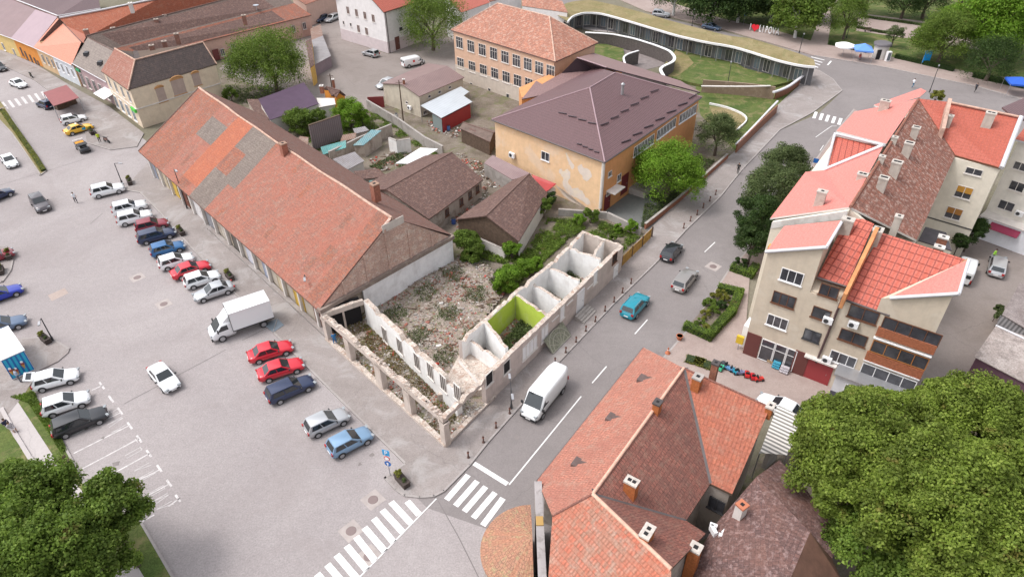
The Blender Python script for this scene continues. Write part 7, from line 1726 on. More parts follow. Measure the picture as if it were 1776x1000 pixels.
def vehicle(kind, rear, front, col, label, cat='car', name=None, group=None, skip=(), fixed=None):
    zz = .8 if kind in SPEC or kind == 'pickup' else 1.2
    a, b = G(*rear, zz), G(*front, zz); c = (a+b)/2; ang = math.atan2(b.y-a.y, b.x-a.x)
    t = thing(name or ('van' if 'van' in kind else 'truck' if kind == 'truck' else 'parked_car'), (c.x, c.y, .005), label, cat, group, ang)
    for nm, me, mat, loc, subs in make_vehicle(kind):
        if nm in skip: continue
        o = bpy.data.objects.new(nm, me); COL.objects.link(o); o.parent = t; o.location = loc
        if mat is None: o.material_slots[0].link = 'OBJECT'; o.material_slots[0].material = PM[col]
        for sn_, sm_, smt in subs:
            s_ = bpy.data.objects.new(sn_, sm_); COL.objects.link(s_); s_.parent = o
    return t
def kk(f): return lambda x, y: f(x, y)
def px1(x, y): return (x/3.947, y/3.947)
def px2(x, y): return (400+x/3.947, y/3.947)
def px3(x, y): return (820+x/3.947, y/3.947)
def px5(x, y): return (x/3.947, 230+y/3.947)
def q1_(x, y): return (x/3.947, 450+y/3.947)
def q2_(x, y): return (400+x/3.947, 420+y/3.947)
def q3_(x, y): return (800+x/3.947, 400+y/3.947)
def q5_(x, y): return (x/2.858, 650+y/2.858)
def q6_(x, y): return (400+x/2.858, 650+y/2.858)
def q7_(x, y): return (800+x/2.5, 600+y/2.5)
GC = 'cars parked in a row along the hall pavement'
vehicle('suv', px5(625, 410), px5(840, 360), 'white', 'white off-roader parked alone at the far end of the row, by the lamp post', group=GC)
vehicle('suv', px5(775, 530), px5(990, 478), 'white', 'white off-roader parked second from the far end of the row', group=GC)
vehicle('suv', px5(800, 600), px5(1035, 545), 'white', 'white off-roader touching the maroon car on its near side', group=GC)
vehicle('hatch', px5(920, 650), px5(1150, 595), 'maroon', 'maroon hatchback between a white off-roader and a navy estate', group=GC)
vehicle('estate', px5(925, 730), px5(1205, 655), 'navy', 'long navy estate car parked beside the maroon hatchback', group=GC)
vehicle('hatch', px5(1025, 815), px5(1258, 750), 'blue', 'mid blue hatchback between the navy estate and a white hatchback', group=GC)
vehicle('hatch', px5(1075, 905), px5(1325, 830), 'white', 'white hatchback parked between the blue and the red car', group=GC)
vehicle('sedan', px5(1180, 965), px5(1420, 885), 'red', 'red saloon in the long row, between two white cars', group=GC)
vehicle('hatch', q1_(1260, 160), q1_(1495, 85), 'white', 'white hatchback parked between the red saloon and the silver saloon', group=GC)
vehicle('sedan', q1_(1565, 170), q1_(1350, 240), 'silver', 'silver saloon at the near end of the long row, before the truck', group=GC)
vehicle('truck', (462, 540), (368, 572), 'white', 'white box truck parked between the silver saloon and two red cars', 'truck')
vehicle('sedan', q2_(130, 775), q2_(405, 690), 'red', 'red saloon parked next to the white box truck', group=GC)
vehicle('sedan', q2_(195, 900), q2_(480, 810), 'red', 'red saloon parked between the other red saloon and a navy estate', group=GC)
vehicle('estate', (468, 686), (537, 656), 'navy', 'dark navy estate car parked beside the nearer red saloon', group=GC)
vehicle('hatch', q6_(368, 272), q6_(578, 175), 'silver', 'silver hatchback parked beside the light blue one', group=GC)
vehicle('hatch', q6_(495, 368), q6_(682, 272), 'lblue', 'light blue hatchback parked closest to the zebra crossing', group=GC)
vehicle('sedan', q1_(1050, 715), q1_(1185, 870), 'white', 'white saloon driving alone across the middle of the square')
vehicle('suv', px5(235, 430), px5(305, 525), 'dgrey', 'dark silver off-roader driving on the square behind the cyclist')
vehicle('sedan', px5(25, 145), px5(95, 225), 'white', 'white saloon driving beside the planted median at the left edge')
vehicle('hatch', (-18, 341), (7, 331), 'navy', 'dark car half cut off by the left edge below the white saloon')
vehicle('hatch', (-22, 446), (3, 438), 'maroon', 'dark maroon car nose at the left edge beside the small island')
vehicle('sedan', q1_(-95, 260), q1_(85, 195), 'rblue', 'royal blue saloon cut off by the left edge')
vehicle('estate', q1_(-115, 480), q1_(125, 405), 'gblue', 'grey-blue estate at the left edge above the kiosk')
GB = 'cars parked in the marked bays'
vehicle('hatch', q1_(205, 850), q1_(545, 760), 'white', 'white saloon with its boot open beside the ice cream kiosk', group=GB)
vehicle('hatch', q5_(195, 172), q5_(445, 90), 'white', 'white saloon in the marked bays between the open-boot car and the black estate', group=GB)
vehicle('estate', q5_(258, 275), q5_(520, 170), 'black', 'black estate car in the marked bays', group=GB)
vehicle('sedan', px1(55, 540), px1(188, 590), 'white', 'white saloon near the zebra crossing at the top left')
vehicle('hatch', px1(-55, 430), px1(40, 478), 'black', 'black car at the left edge in front of the orange house')
vehicle('hatch', px1(350, 722), px1(262, 690), 'navy', 'dark blue car half under the maroon canopy')
vehicle('hatch', px1(420, 825), px1(578, 790), 'white', 'white hatchback parked between the maroon canopy and the yellow taxi')
vehicle('sedan', px1(455, 895), px1(612, 850), 'yellow', 'yellow taxi with a pale roof and a blue door sticker')
vehicle('pickup', px5(525, 55), px5(595, 125), 'black', 'small open black pickup with an orange load and white bar', 'pickup', 'pickup')
GM = 'cars driving on the side street'
vehicle('hatch', q3_(1400, 185), q3_(1480, 80), 'black', 'black hatchback driving up the side street', group=GM)
vehicle('estate', q3_(1485, 385), q3_(1580, 265), 'sand', 'grey-beige estate with a pale roof on the side street', group=GM)
vehicle('suv', q3_(1135, 565), q3_(1245, 440), 'teal', 'bright teal car driving up the side street', group=GM)
vehicle('van', q7_(428, 120), q7_(292, 285), 'white', 'white high roof van driving down the side street', 'van')
vehicle('hatch', px2(1012, 372), px2(905, 345), 'silver', 'silver hatchback beside the tall white building')
vehicle('minivan', px2(1180, 425), px2(1310, 395), 'white', 'white delivery van with a small red mark under the round tree', 'van')
vehicle('hatch', px2(1110, 545), px2(1005, 590), 'silver', 'silver car nose showing behind the cream workshop')
vehicle('estate', px2(740, 100), px2(645, 140), 'silver', 'silver-blue estate parked left of the tall white building at the top')
vehicle('hatch', px2(650, 112), px2(585, 135), 'navy', 'dark car in the shade at the corner of the pink wing')
vehicle('suv', px3(1232, 88), px3(1345, 98), 'silver', 'pale off-roader on the upper road behind the curved school')
vehicle('sedan', px3(1570, 165), px3(1700, 190), 'gblue', 'blue-grey saloon on the upper road near the white letters')
vehicle('estate', (1729, 470), (1734, 445), 'silver', 'silver estate parked in front of the red awning shop')
vehicle('minivan', (1672, 480), (1682, 448), 'white', 'white van mostly hidden behind the red roof edge', 'van')
vehicle('sedan', (1394, 722), (1318, 686), 'white', 'white saloon between the striped canopy and the beige block')
# ============================================================ STREET FURNITURE, PEOPLE, STALLS, RUBBLE
def dup(t, loc, rz=0.0, label=None):
    r = t.copy(); COL.objects.link(r); r.location = loc; r.rotation_euler = (0, 0, rz)
    if label: r['label'] = label
    for ch in list(t.children):
        c = ch.copy(); COL.objects.link(c); c.parent = r
        for g in ch.children: d_ = g.copy(); COL.objects.link(d_); d_.parent = c
    return r
# bollards on the kerb
GBo = 'bollards along the side street kerb'
bp = thing('bollard', (0, 0, 0), 'x', 'bollard', GBo)
mb = MB(); mb.lathe((0, 0, 0), [(.13, 0), (.12, .10), (.07, .16), (.06, .55), (.09, .60), (.10, .70), (.05, .80)], 10); mb.build('post', flat('bollard_iron', (.10, .05, .04), .6), bp, local=True)
mb = MB(); mb.lathe((0, 0, .62), [(.103, 0), (.103, .06)], 10); mb.build('band', flat('bollard_band', (.35, .10, .05), .6), bp, local=True)
bl = [(800+x/3.947, 200+y/3.947) for x, y in ((1755, 548), (1715, 592), (1670, 638), (1628, 686), (1583, 730), (1537, 778))]+[(800+x/3.947, 400+y/3.947) for x, y in ((1178, 368), (1120, 432), (1062, 495), (1000, 558), (935, 630), (870, 695), (803, 770), (733, 842), (660, 915))]+[(800+x/2.5, 600+y/2.5) for x, y in ((222, 298), (163, 360), (108, 424), (43, 490))]
refs = ['farthest bollard, beside the bright green tree', 'bollard second from the far end, past the bright green tree', 'bollard third from the far end, by the retaining wall', 'bollard opposite the school steps', 'bollard just beyond the school forecourt', 'bollard at the near end of the school forecourt',
        'bollard opposite the last white room of the ruin', 'bollard opposite the tall white door, farther one', 'bollard behind the teal car, beyond the door steps', 'bollard opposite the grey door steps', 'bollard between the door steps and the wire cover, farther one', 'bollard opposite the arched wire cover', 'bollard between the wire cover and the white van, farther one', 'bollard third beyond the white van', 'bollard right behind the white van',
        'bollard in front of the white van nose', 'bollard second down the kerb from the white van', 'bollard nearly at the stop line', 'nearest bollard, at the stop line']
for i, ((u, v), lb) in enumerate(zip(bl, refs)):
    p = G(u, v, .12)+Vector((-.25, .2, 0))
    if i == 0: bp.location = p; bp['label'] = 'dark iron '+lb
    else: dup(bp, p, 0, 'dark iron '+lb)
# planters with a clipped plant
GPl = 'trough planters on the square'
pp = thing('planter', (0, 0, 0), 'x', 'planter', GPl)
mb = MB(); mb.prism([(-.75, -.3), (.75, -.3), (.75, .3), (-.75, .3)], 0, .5); mb.prism([(-.8, -.35), (.8, -.35), (.8, .35), (-.8, .35)], .5, .58); mb.build('trough', flat('planter_brown', (.055, .04, .035), .8, var=.3, scale=5), pp, local=True)
P, Nn = crown_points((1, 2), (.42, .42, .4), 12, 420, .3); P = P+np.array([-.35, 0, .85]); me = leaf_mesh('plant', P, Nn, rng.uniform(.1, .18, len(P))); me.materials.append(LM['olive']); o = bpy.data.objects.new('plant', me); COL.objects.link(o); o.parent = pp
P, Nn = crown_points((3, 2), (.3, .28, .2), 8, 200, .3); P = P+np.array([.35, 0, .62]); me = leaf_mesh('plant', P, Nn, rng.uniform(.08, .14, len(P))); me.materials.append(LM['dull']); o = bpy.data.objects.new('plant', me); COL.objects.link(o); o.parent = pp
pls = [((698, 836), -50, 'brown trough planter beside the blue sign post on the corner'), ((80, 591), -38, 'brown trough planter on the kerb island by the lamp post'), ((399, 482), -50, 'brown trough planter at the near end of the long car row'), ((315, 405), -50, 'dark trough planter on the pavement behind the navy estate'),
       ((226, 318), -60, 'trough planter with yellow plants near the farthest white off-roader'), ((3, 472), -60, 'trough planter at the left edge on the small island'), ((17, 446), -60, 'small dark trough planter left of the small island kerb'), ((160, 232), -50, 'trough planter beside the yellow taxi')]
for i, ((u, v), a_, lb) in enumerate(pls):
    p = G(u, v, .12)
    if i == 0: pp.location = p; pp.rotation_euler = (0, 0, rad(a_)); pp['label'] = lb
    else: dup(pp, p, rad(a_), lb)
# street lamps
def lamp(base, head, label, h=6.0, group='street lamps', two_=False, z0=.1):
    b = G(*base, z0); t = thing('street_lamp', b, label, 'street lamp', group)
    top = Vector((b.x, b.y, z0+h)); o3 = G(head[0], head[1], z0+h+.2); dirn = o3-top; dirn.z = 0
    dirn = dirn.normalized() if dirn.length > .05 else Vector((1, 0, 0))
    mb = MB(); mb.tube(b, top, .075, 8, 0, .05); mb.tube(b, b+Vector((0, 0, .5)), .12, 8); mb.build('pole', M['dmetal'], t)
    mb = MB(); e = top+dirn*1.1+Vector((0, 0, .25)); mb.tube(top, e, .035, 6)
    if two_: mb.tube(top, top-dirn*1.1+Vector((0, 0, .25)), .035, 6)
    mb.build('arm', M['dmetal'], t)
    for s_ in ((1, -1) if two_ else (1,)):
        mb = MB(); c = top+dirn*1.3*s_+Vector((0, 0, .27)); mb.box(tuple(c), (.7, .22, .12), math.atan2(dirn.y, dirn.x)); mb.build('lamp_head', M['metal'], t)
lamp((212, 318), (205, 283), 'tall street lamp by the farthest white off-roader', 3.2)
lamp((92, 590), (68, 565), 'street lamp on the kerb island above the kiosk', 3.0)
lamp((887, 708), (886, 668), 'street lamp on the pavement left of the white van', 2.6, two_=True)
lamp((543, 540), (532, 515), 'lamp post standing at the near end of the hall eave', 5.0)
lamp((325, 362), (318, 312), 'lamp post rising through the hall eave near the orange roof band', 6.0)
lamp((1386, 92), (1395, 66), 'white headed street lamp near the zebra crossing on the upper road', 4.0)
lamp((1612, 160), (1617, 142), 'dark street lamp behind the salmon roof corner', 5)
lamp((1262, 145), (1268, 110), 'slim white lamp on the lawn of the curved school', 3.4)
lamp((1200, 47), (1202, 34), 'street lamp between the pale off-roader and the blue-grey saloon', 4)
lamp((1468, 66), (1455, 60), 'white globe street lamp behind the white umbrella', 3.5)
GUp = 'utility poles in the yards'
for (b_, h_, lb) in [((700, 214), 7.5, 'tall dark utility pole by the cream workshop'), ((578, 165), 4, 'thin utility pole beside the tiny orange cottage'), ((1118, 0), 5, 'pole at the top edge by the upper road')]:
    b = G(*b_); t = thing('utility_pole', b, lb, 'pole', GUp); mb = MB(); mb.tube(b, b+Vector((0, 0, h_)), .12, 8, 0, .08); mb.build('shaft', M['wood'], t)
    mb = MB(); mb.tube(b+Vector((-.6, 0, h_-.4)), b+Vector((.6, 0, h_-.4)), .05, 6); mb.build('crossarm', M['wood'], t)
# sign posts
def disc(mb, c, r, n_, m=0, th=.03, sq=False):
    if sq:
        d_ = Vector((-n_.y, n_.x, 0)); fbox(mb, c, d_, n_, r*2, r*2, -th, 0, m)
    else: mb.tube(c-n_*th, c, r, 18, m, sm=False)
def signpost(base, h, label, plates, z0=.12, face=None):
    b = G(*base, z0); t = thing('road_sign', b, label, 'road sign'); n_ = Vector((-b.x, -b.y, 0)).normalized() if face is None else face
    mb = MB(); mb.tube(b, b+Vector((0, 0, h)), .035, 8); mb.build('post', M['metal'], t)
    for z, r, sq, mt, inner in plates:
        c = b+Vector((0, 0, z))+n_*.06
        mb = MB(); disc(mb, c, r, n_, 0, .03, sq); pl_ = mb.build('sign_plate', mt, t)
        if inner: inner(c+n_*.012, n_, pl_)
    return t
SB = flat('sign_blue', (.01, .12, .42), .4); SB2 = flat('sign_light_blue', (.02, .30, .62), .4); SW = flat('sign_white', (.80, .80, .80), .4); SR = flat('sign_red', (.55, .02, .02), .4)
def text_mesh(s, size, ext=.01):
    cu_ = bpy.data.curves.new('t', 'FONT'); cu_.body = s; cu_.size = size; cu_.extrude = ext; cu_.align_x = 'CENTER'; cu_.align_y = 'CENTER'
    o = bpy.data.objects.new('t', cu_); COL.objects.link(o); bpy.context.view_layer.update()
    me = bpy.data.meshes.new_from_object(o.evaluated_get(bpy.context.evaluated_depsgraph_get())); bpy.data.objects.remove(o); return me
def put_text(s, size, c, n_, par, mat, name='lettering', ext=.008, up=None, sx=1.0):
    me = text_mesh(s, size, ext); me.transform(Matrix.Diagonal((sx, 1, 1, 1))); up = up or Vector((0, 0, 1)); n_ = n_.normalized(); r_ = up.cross(n_).normalized(); u_ = n_.cross(r_)
    mt = Matrix((r_, u_, n_)).transposed().to_4x4(); mt.translation = c-(origin_of(par) if par else Vector((0, 0, 0)))
    me.transform(mt); me.materials.append(mat); o = bpy.data.objects.new(name, me); COL.objects.link(o)
    if par: o.parent = par
    return o
def parkP(c, n_, pl_): put_text('P', .62, c, n_, pl_, SW, 'symbol')
def ring(c, n_, pl_):
    mb = MB(); disc(mb, c+n_*.002, .20, n_, 0, .008); mb.build('symbol', SW, pl_)
def arrow(c, n_, pl_):
    d_ = Vector((-n_.y, n_.x, 0)); mb = MB(); mb.poly([c+n_*.006+d_*x+Vector((0, 0, z)) for x, z in ((-.05, -.2), (.05, -.2), (.05, .02), (.14, .02), (0, .2), (-.14, .02), (-.05, .02))]); mb.build('symbol', SW, pl_)
signpost((677, 824), 3.2, 'post with a blue parking sign over round blue arrow signs at the corner', [(2.95, .32, True, SB2, parkP), (2.25, .27, False, SR, ring), (1.6, .3, False, SB, arrow)], face=Vector((-.35, -1, 0)).normalized())
signpost((1289, 44), 2.6, 'blue road sign at the park edge left of the white letters', [(2.4, .3, True, SB, None)])
signpost((1232, 43), 2.4, 'small dark sign beside the blue-grey saloon', [(2.2, .22, True, M['dmetal'], None)])
signpost((1410, 298), 2.0, 'small blue sign by the street behind the drooping trees', [(1.8, .35, True, SB, None)])
# I heart LIPOVA
L0_, L1_ = G(1300, 53, .12), G(1349, 62, .12); dl = (L1_-L0_).normalized(); nl_ = Vector((dl.y, -dl.x, 0)); nl_ = nl_ if nl_.dot(-L0_) > 0 else -nl_
LT = flat('white_letters', (.82, .82, .84), .5); Ls = (L1_-L0_).length
for ch, t_ in zip('I LIPOVA', (.01, None, .36, .46, .58, .71, .84, .97)):
    if t_ is None: continue
    c = L0_.lerp(L1_, t_)+Vector((0, 0, .75)); tl = thing('giant_letter', setp(c, .12), {.01: 'white free-standing letter I left of the red heart', .36: 'white free-standing letter L right after the red heart', .46: 'white free-standing letter I after the letter L', .58: 'white free-standing letter P in the town name', .71: 'white free-standing letter O in the town name', .84: 'white free-standing letter V in the town name', .97: 'white free-standing letter A ending the town name'}[t_], 'letter', 'giant letters of the town sign')
    put_text(ch, 2.1, c, nl_, tl, LT, 'letter_body', .12, None, .52)
ht = thing('heart_sign', setp(L0_.lerp(L1_, .18), .12), 'red free-standing heart between the white letters', 'heart')
mb = MB(); c = L0_.lerp(L1_, .18)+Vector((0, 0, .85)); pts = []
for i in range(28):
    a_ = 2*math.pi*i/28; x = 16*math.sin(a_)**3; z = 13*math.cos(a_)-5*math.cos(2*a_)-2*math.cos(3*a_)-math.cos(4*a_); pts.append(c+dl*x*.055+Vector((0, 0, z*.055)))
f_ = [p+nl_*.12 for p in pts]; k_ = [p-nl_*.12 for p in pts]; mb.poly(f_); mb.raw(f_+k_, [(i, (i+1) % 28, (i+1) % 28+28, i+28) for i in range(28)]); mb.build('heart_body', flat('heart_red', (.75, .02, .04), .5), ht)
# worn paint marks of the bay lettering (illegible strokes)
mb = MB(); random.seed(3)
for i in range(13):
    t_ = i/12.; cx_, cy_ = lerp(545, 815, t_), lerp(190, 645, t_)
    a, b = m5(cx_-38, cy_+20), m5(cx_+38, cy_-22); 
    if i in (3, 6, 9): continue
    v_ = Vector((b.x-a.x, b.y-a.y, 0)); s_ = Vector((-v_.y, v_.x, 0)).normalized()
    k = i % 5
    stripe(mb, a, b, .07, .014)
    if k == 0: stripe(mb, a-s_*.4, b-s_*.4, .07, .0145); stripe(mb, b, b-s_*.4, .07, .015)
    elif k == 1: stripe(mb, a-s_*.45, b-s_*.22, .07, .0145); stripe(mb, a, b-s_*.22, .07, .015)
    elif k == 2: stripe(mb, a, b-s_*.38, .07, .0145)
    elif k == 3: stripe(mb, a-s_*.38, b-s_*.38, .07, .0145); stripe(mb, a, b-s_*.38, .06, .015)
    else: stripe(mb, b+s_*.15, b-s_*.45, .07, .0145)
struct('worn_bay_lettering', mb, flat('very_faded_paint', (.47, .44, .44), .9, var=.2))
# ice cream kiosk
zk = 2.7
fa, fb2 = G(22, 659, .1), G(61, 641, .1); fdir = (fb2-fa).normalized(); fin = Vector((-fdir.y, fdir.x, 0)); fin = fin if fin.dot(G(3, 600)-G(22, 659)) > 0 else -fin
kz = thing('ice_cream_kiosk', (fa+fb2)/2, 'white roofed kiosk with a blue ice cream picture on its end wall', 'kiosk')
wk = (fb2-fa).length
mb = MB(); mb.prism([tuple(x) for x in (fa, fb2, fb2+fin*5.2, fa+fin*5.2)], .1, zk); mb.build('cabin', M['white'], kz)
mb = MB()
for i in range(5): a = fa-fdir*.1+fin*(i*1.08-.1); mb.hexa([setp(p, zk) for p in (a, a+fdir*(wk+.2), a+fdir*(wk+.2)+fin*1.0, a+fin*1.0)]+[setp(p, zk+.1) for p in (a, a+fdir*(wk+.2), a+fdir*(wk+.2)+fin*1.0, a+fin*1.0)])
mb.prism([tuple(x) for x in (fa, fb2, fb2+fin*5.2, fa+fin*5.2)], zk-.02, zk+.03); mb.build('roof', M['white'], kz)
dk, nk = nrm(fa, fb2); cK = (fa+fb2)/2
mb = MB(); fbox(mb, setp(cK, 1.45), dk, nk, wk-.05, 2.4, 0, .05, 0)
for i in range(5): fbox(mb, setp(cK+dk*(-wk*.38+i*wk*.19), 1.45), dk, nk, .22, 2.3, .045, .056, 1)
bn = mb.build('picture_panel', [flat('poster_blue', (.01, .13, .40), .5), flat('poster_cyan', (.02, .38, .58), .5)], kz)
for x, z in ((-.75, 1.2), (.35, 1.35), (-.35, .95)):
    c = setp(cK, z)+dk*x+nk*.065
    mb = MB(); mb.tube(c+Vector((0, 0, -.55)), c, .02, 8, 0, .17); mb.build('cone', flat('wafer', (.55, .30, .08), .8) if 'wafer' not in bpy.data.materials else bpy.data.materials['wafer'], bn)
    mb = MB(); mb.blob(tuple(c+Vector((0, 0, .1))), (.22, .12, .2), 0); mb.blob(tuple(c+Vector((0, 0, .3))), (.16, .1, .14), 1); mb.build('scoop', [flat('berry%d%d' % (x*100, z*100), (.30, .06, .05), .7), M['white']], bn)
# tents, umbrella, kiosk at the park
def canopy4(name, label, P, z_e, z_t, mat, legs=True, cat='tent'):
    c = sum(P, Vector())/len(P); t = thing(name, setp(c, .1), label, cat); n_ = len(P)
    E_ = [setp(p, z_e) for p in P]; top = setp(c, z_t); mb = MB()
    for i in range(n_): mb.poly([E_[i], E_[(i+1) % n_], top]); a, b = E_[i], E_[(i+1) % n_]; mb.poly([a-Vector((0, 0, .3)), b-Vector((0, 0, .3)), b, a])
    mb.build('canvas', mat, t)
    if legs:
        for p in E_: mb = MB(); mb.tube(setp(p, .1), p, .03, 6); mb.build('pole', M['metal'], t)
    else: mb = MB(); mb.tube(setp(c, .1), top, .04, 6); mb.build('pole', M['metal'], t)
    return t
def sq(c, r, a0=.4, n_=4): return [Vector((c.x+r*math.cos(a0+2*math.pi*i/n_), c.y+r*math.sin(a0+2*math.pi*i/n_), 0)) for i in range(n_)]
canopy4('parasol', 'white parasol left of the blue tent', sq(G(1466, 78, 2.4), 2.0, 0, 8), 2.4, 3.0, flat('parasol_white', (.85, .84, .84), .8), False, 'parasol')
canopy4('market_tent', 'blue peaked tent between the white parasol and the kiosk', sq(G(1498, 84, 2.5), 2.4, .5), 2.5, 3.5, flat('tent_blue', (.12, .28, .72), .7))
canopy4('market_tent', 'deep blue tent at the right edge behind the walking people', sq(G(1768, 142, 2.4), 2.6, .5), 2.5, 3.3, flat('tent_deep_blue', (.02, .10, .50), .7))
kc = G(1524, 100, .1); kt = thing('white_kiosk', kc, 'white round kiosk with a flat dark roof right of the blue tent', 'kiosk')
mb = MB(); mb.lathe(tuple(kc), [(1.5, 0), (1.45, 2.6)], 8); mb.build('cabin', M['offwhite'], kt); mb = MB(); mb.lathe((kc.x, kc.y, 2.7), [(1.8, 0), (1.8, .35), (1.5, .5)], 8); mb.build('roof', flat('dark_kiosk_roof', (.12, .11, .12), .7), kt)
mb = MB(); q = kc+Vector((-kc.x, -kc.y, 0)).normalized()*1.47; mb.box((q.x-.2, q.y, 1.1), (.9, .12, 2.0), .1); mb.build('door', M['dark'], kt)
fr4 = thing('fridge', G(1538, 106, .1), 'pale upright fridge beside the white kiosk', 'fridge'); mb = MB(); q = G(1538, 106, .1); mb.box((q.x, q.y, .1), (.8, .7, 1.9), .2, 0, base=True); mb.build('cabinet', M['white'], fr4); mb = MB(); mb.box((q.x, q.y-.36, .3), (.7, .04, 1.5), .2, 0, base=True); mb.build('door', M['glass_l'], fr4)
bb = thing('banner', G(1604, 112, .1), 'bright blue upright banner in front of the rounded tree', 'banner'); q = G(1604, 112, .1); mb = MB(); mb.box((q.x, q.y, .5), (1.5, .06, 2.3), .1, 0, base=True); mb.build('cloth', flat('banner_blue', (.0, .30, .75), .6), bb); mb = MB(); mb.tube((q.x-.75, q.y, .1), (q.x-.75, q.y, 2.9), .03, 6); mb.build('pole', M['metal'], bb)
# maroon canopy with a stall beneath
zcn = 2.7
P = [k1(300, 642, zcn), k1(458, 590, zcn), k1(540, 668, zcn), k1(365, 726, zcn)]
mcn = thing('maroon_canopy', setp(sum(P, Vector())/4, 0), 'maroon sheet canopy standing on the square near the zebra crossing', 'canopy')
mb = MB(); mb.slab([P[0]+Vector((0, 0, .25)), P[1]+Vector((0, 0, .25)), P[2], P[3]], .1); mb.build('roof', flat('maroon_sheet', (.25, .075, .075), .6, var=.08), mcn)
for p in P: mb = MB(); mb.tube(setp(p, 0), p, .06, 6); mb.build('post', M['metal'], mcn)
mb = MB(); c = k1(455, 730, 0); ss = thing('market_stall', c, 'market stall with a blue edged counter on the near side of the maroon canopy', 'stall')
ang = math.atan2(P[2].y-P[3].y, P[2].x-P[3].x)
mb = MB(); mb.box((c.x, c.y, .0), (3.6, 1.2, .9), ang, 0, base=True); mb.build('counter', M['wood'], ss)
mb = MB(); mb.box((c.x, c.y, 2.0), (3.9, 1.5, .1), ang); mb.build('awning', flat('stall_blue', (.06, .12, .28), .7), ss)
mb = MB()
for i in range(9): mb.box((c.x+math.cos(ang)*(i-4)*.4, c.y+math.sin(ang)*(i-4)*.4, .9), (.3, .5, .2), ang, i % 3, base=True)
mb.build('goods', [flat('goods_pale', (.5, .5, .5), .8), flat('goods_yellow', (.4, .35, .1), .8), flat('goods_dark', (.1, .08, .1), .8)], ss)
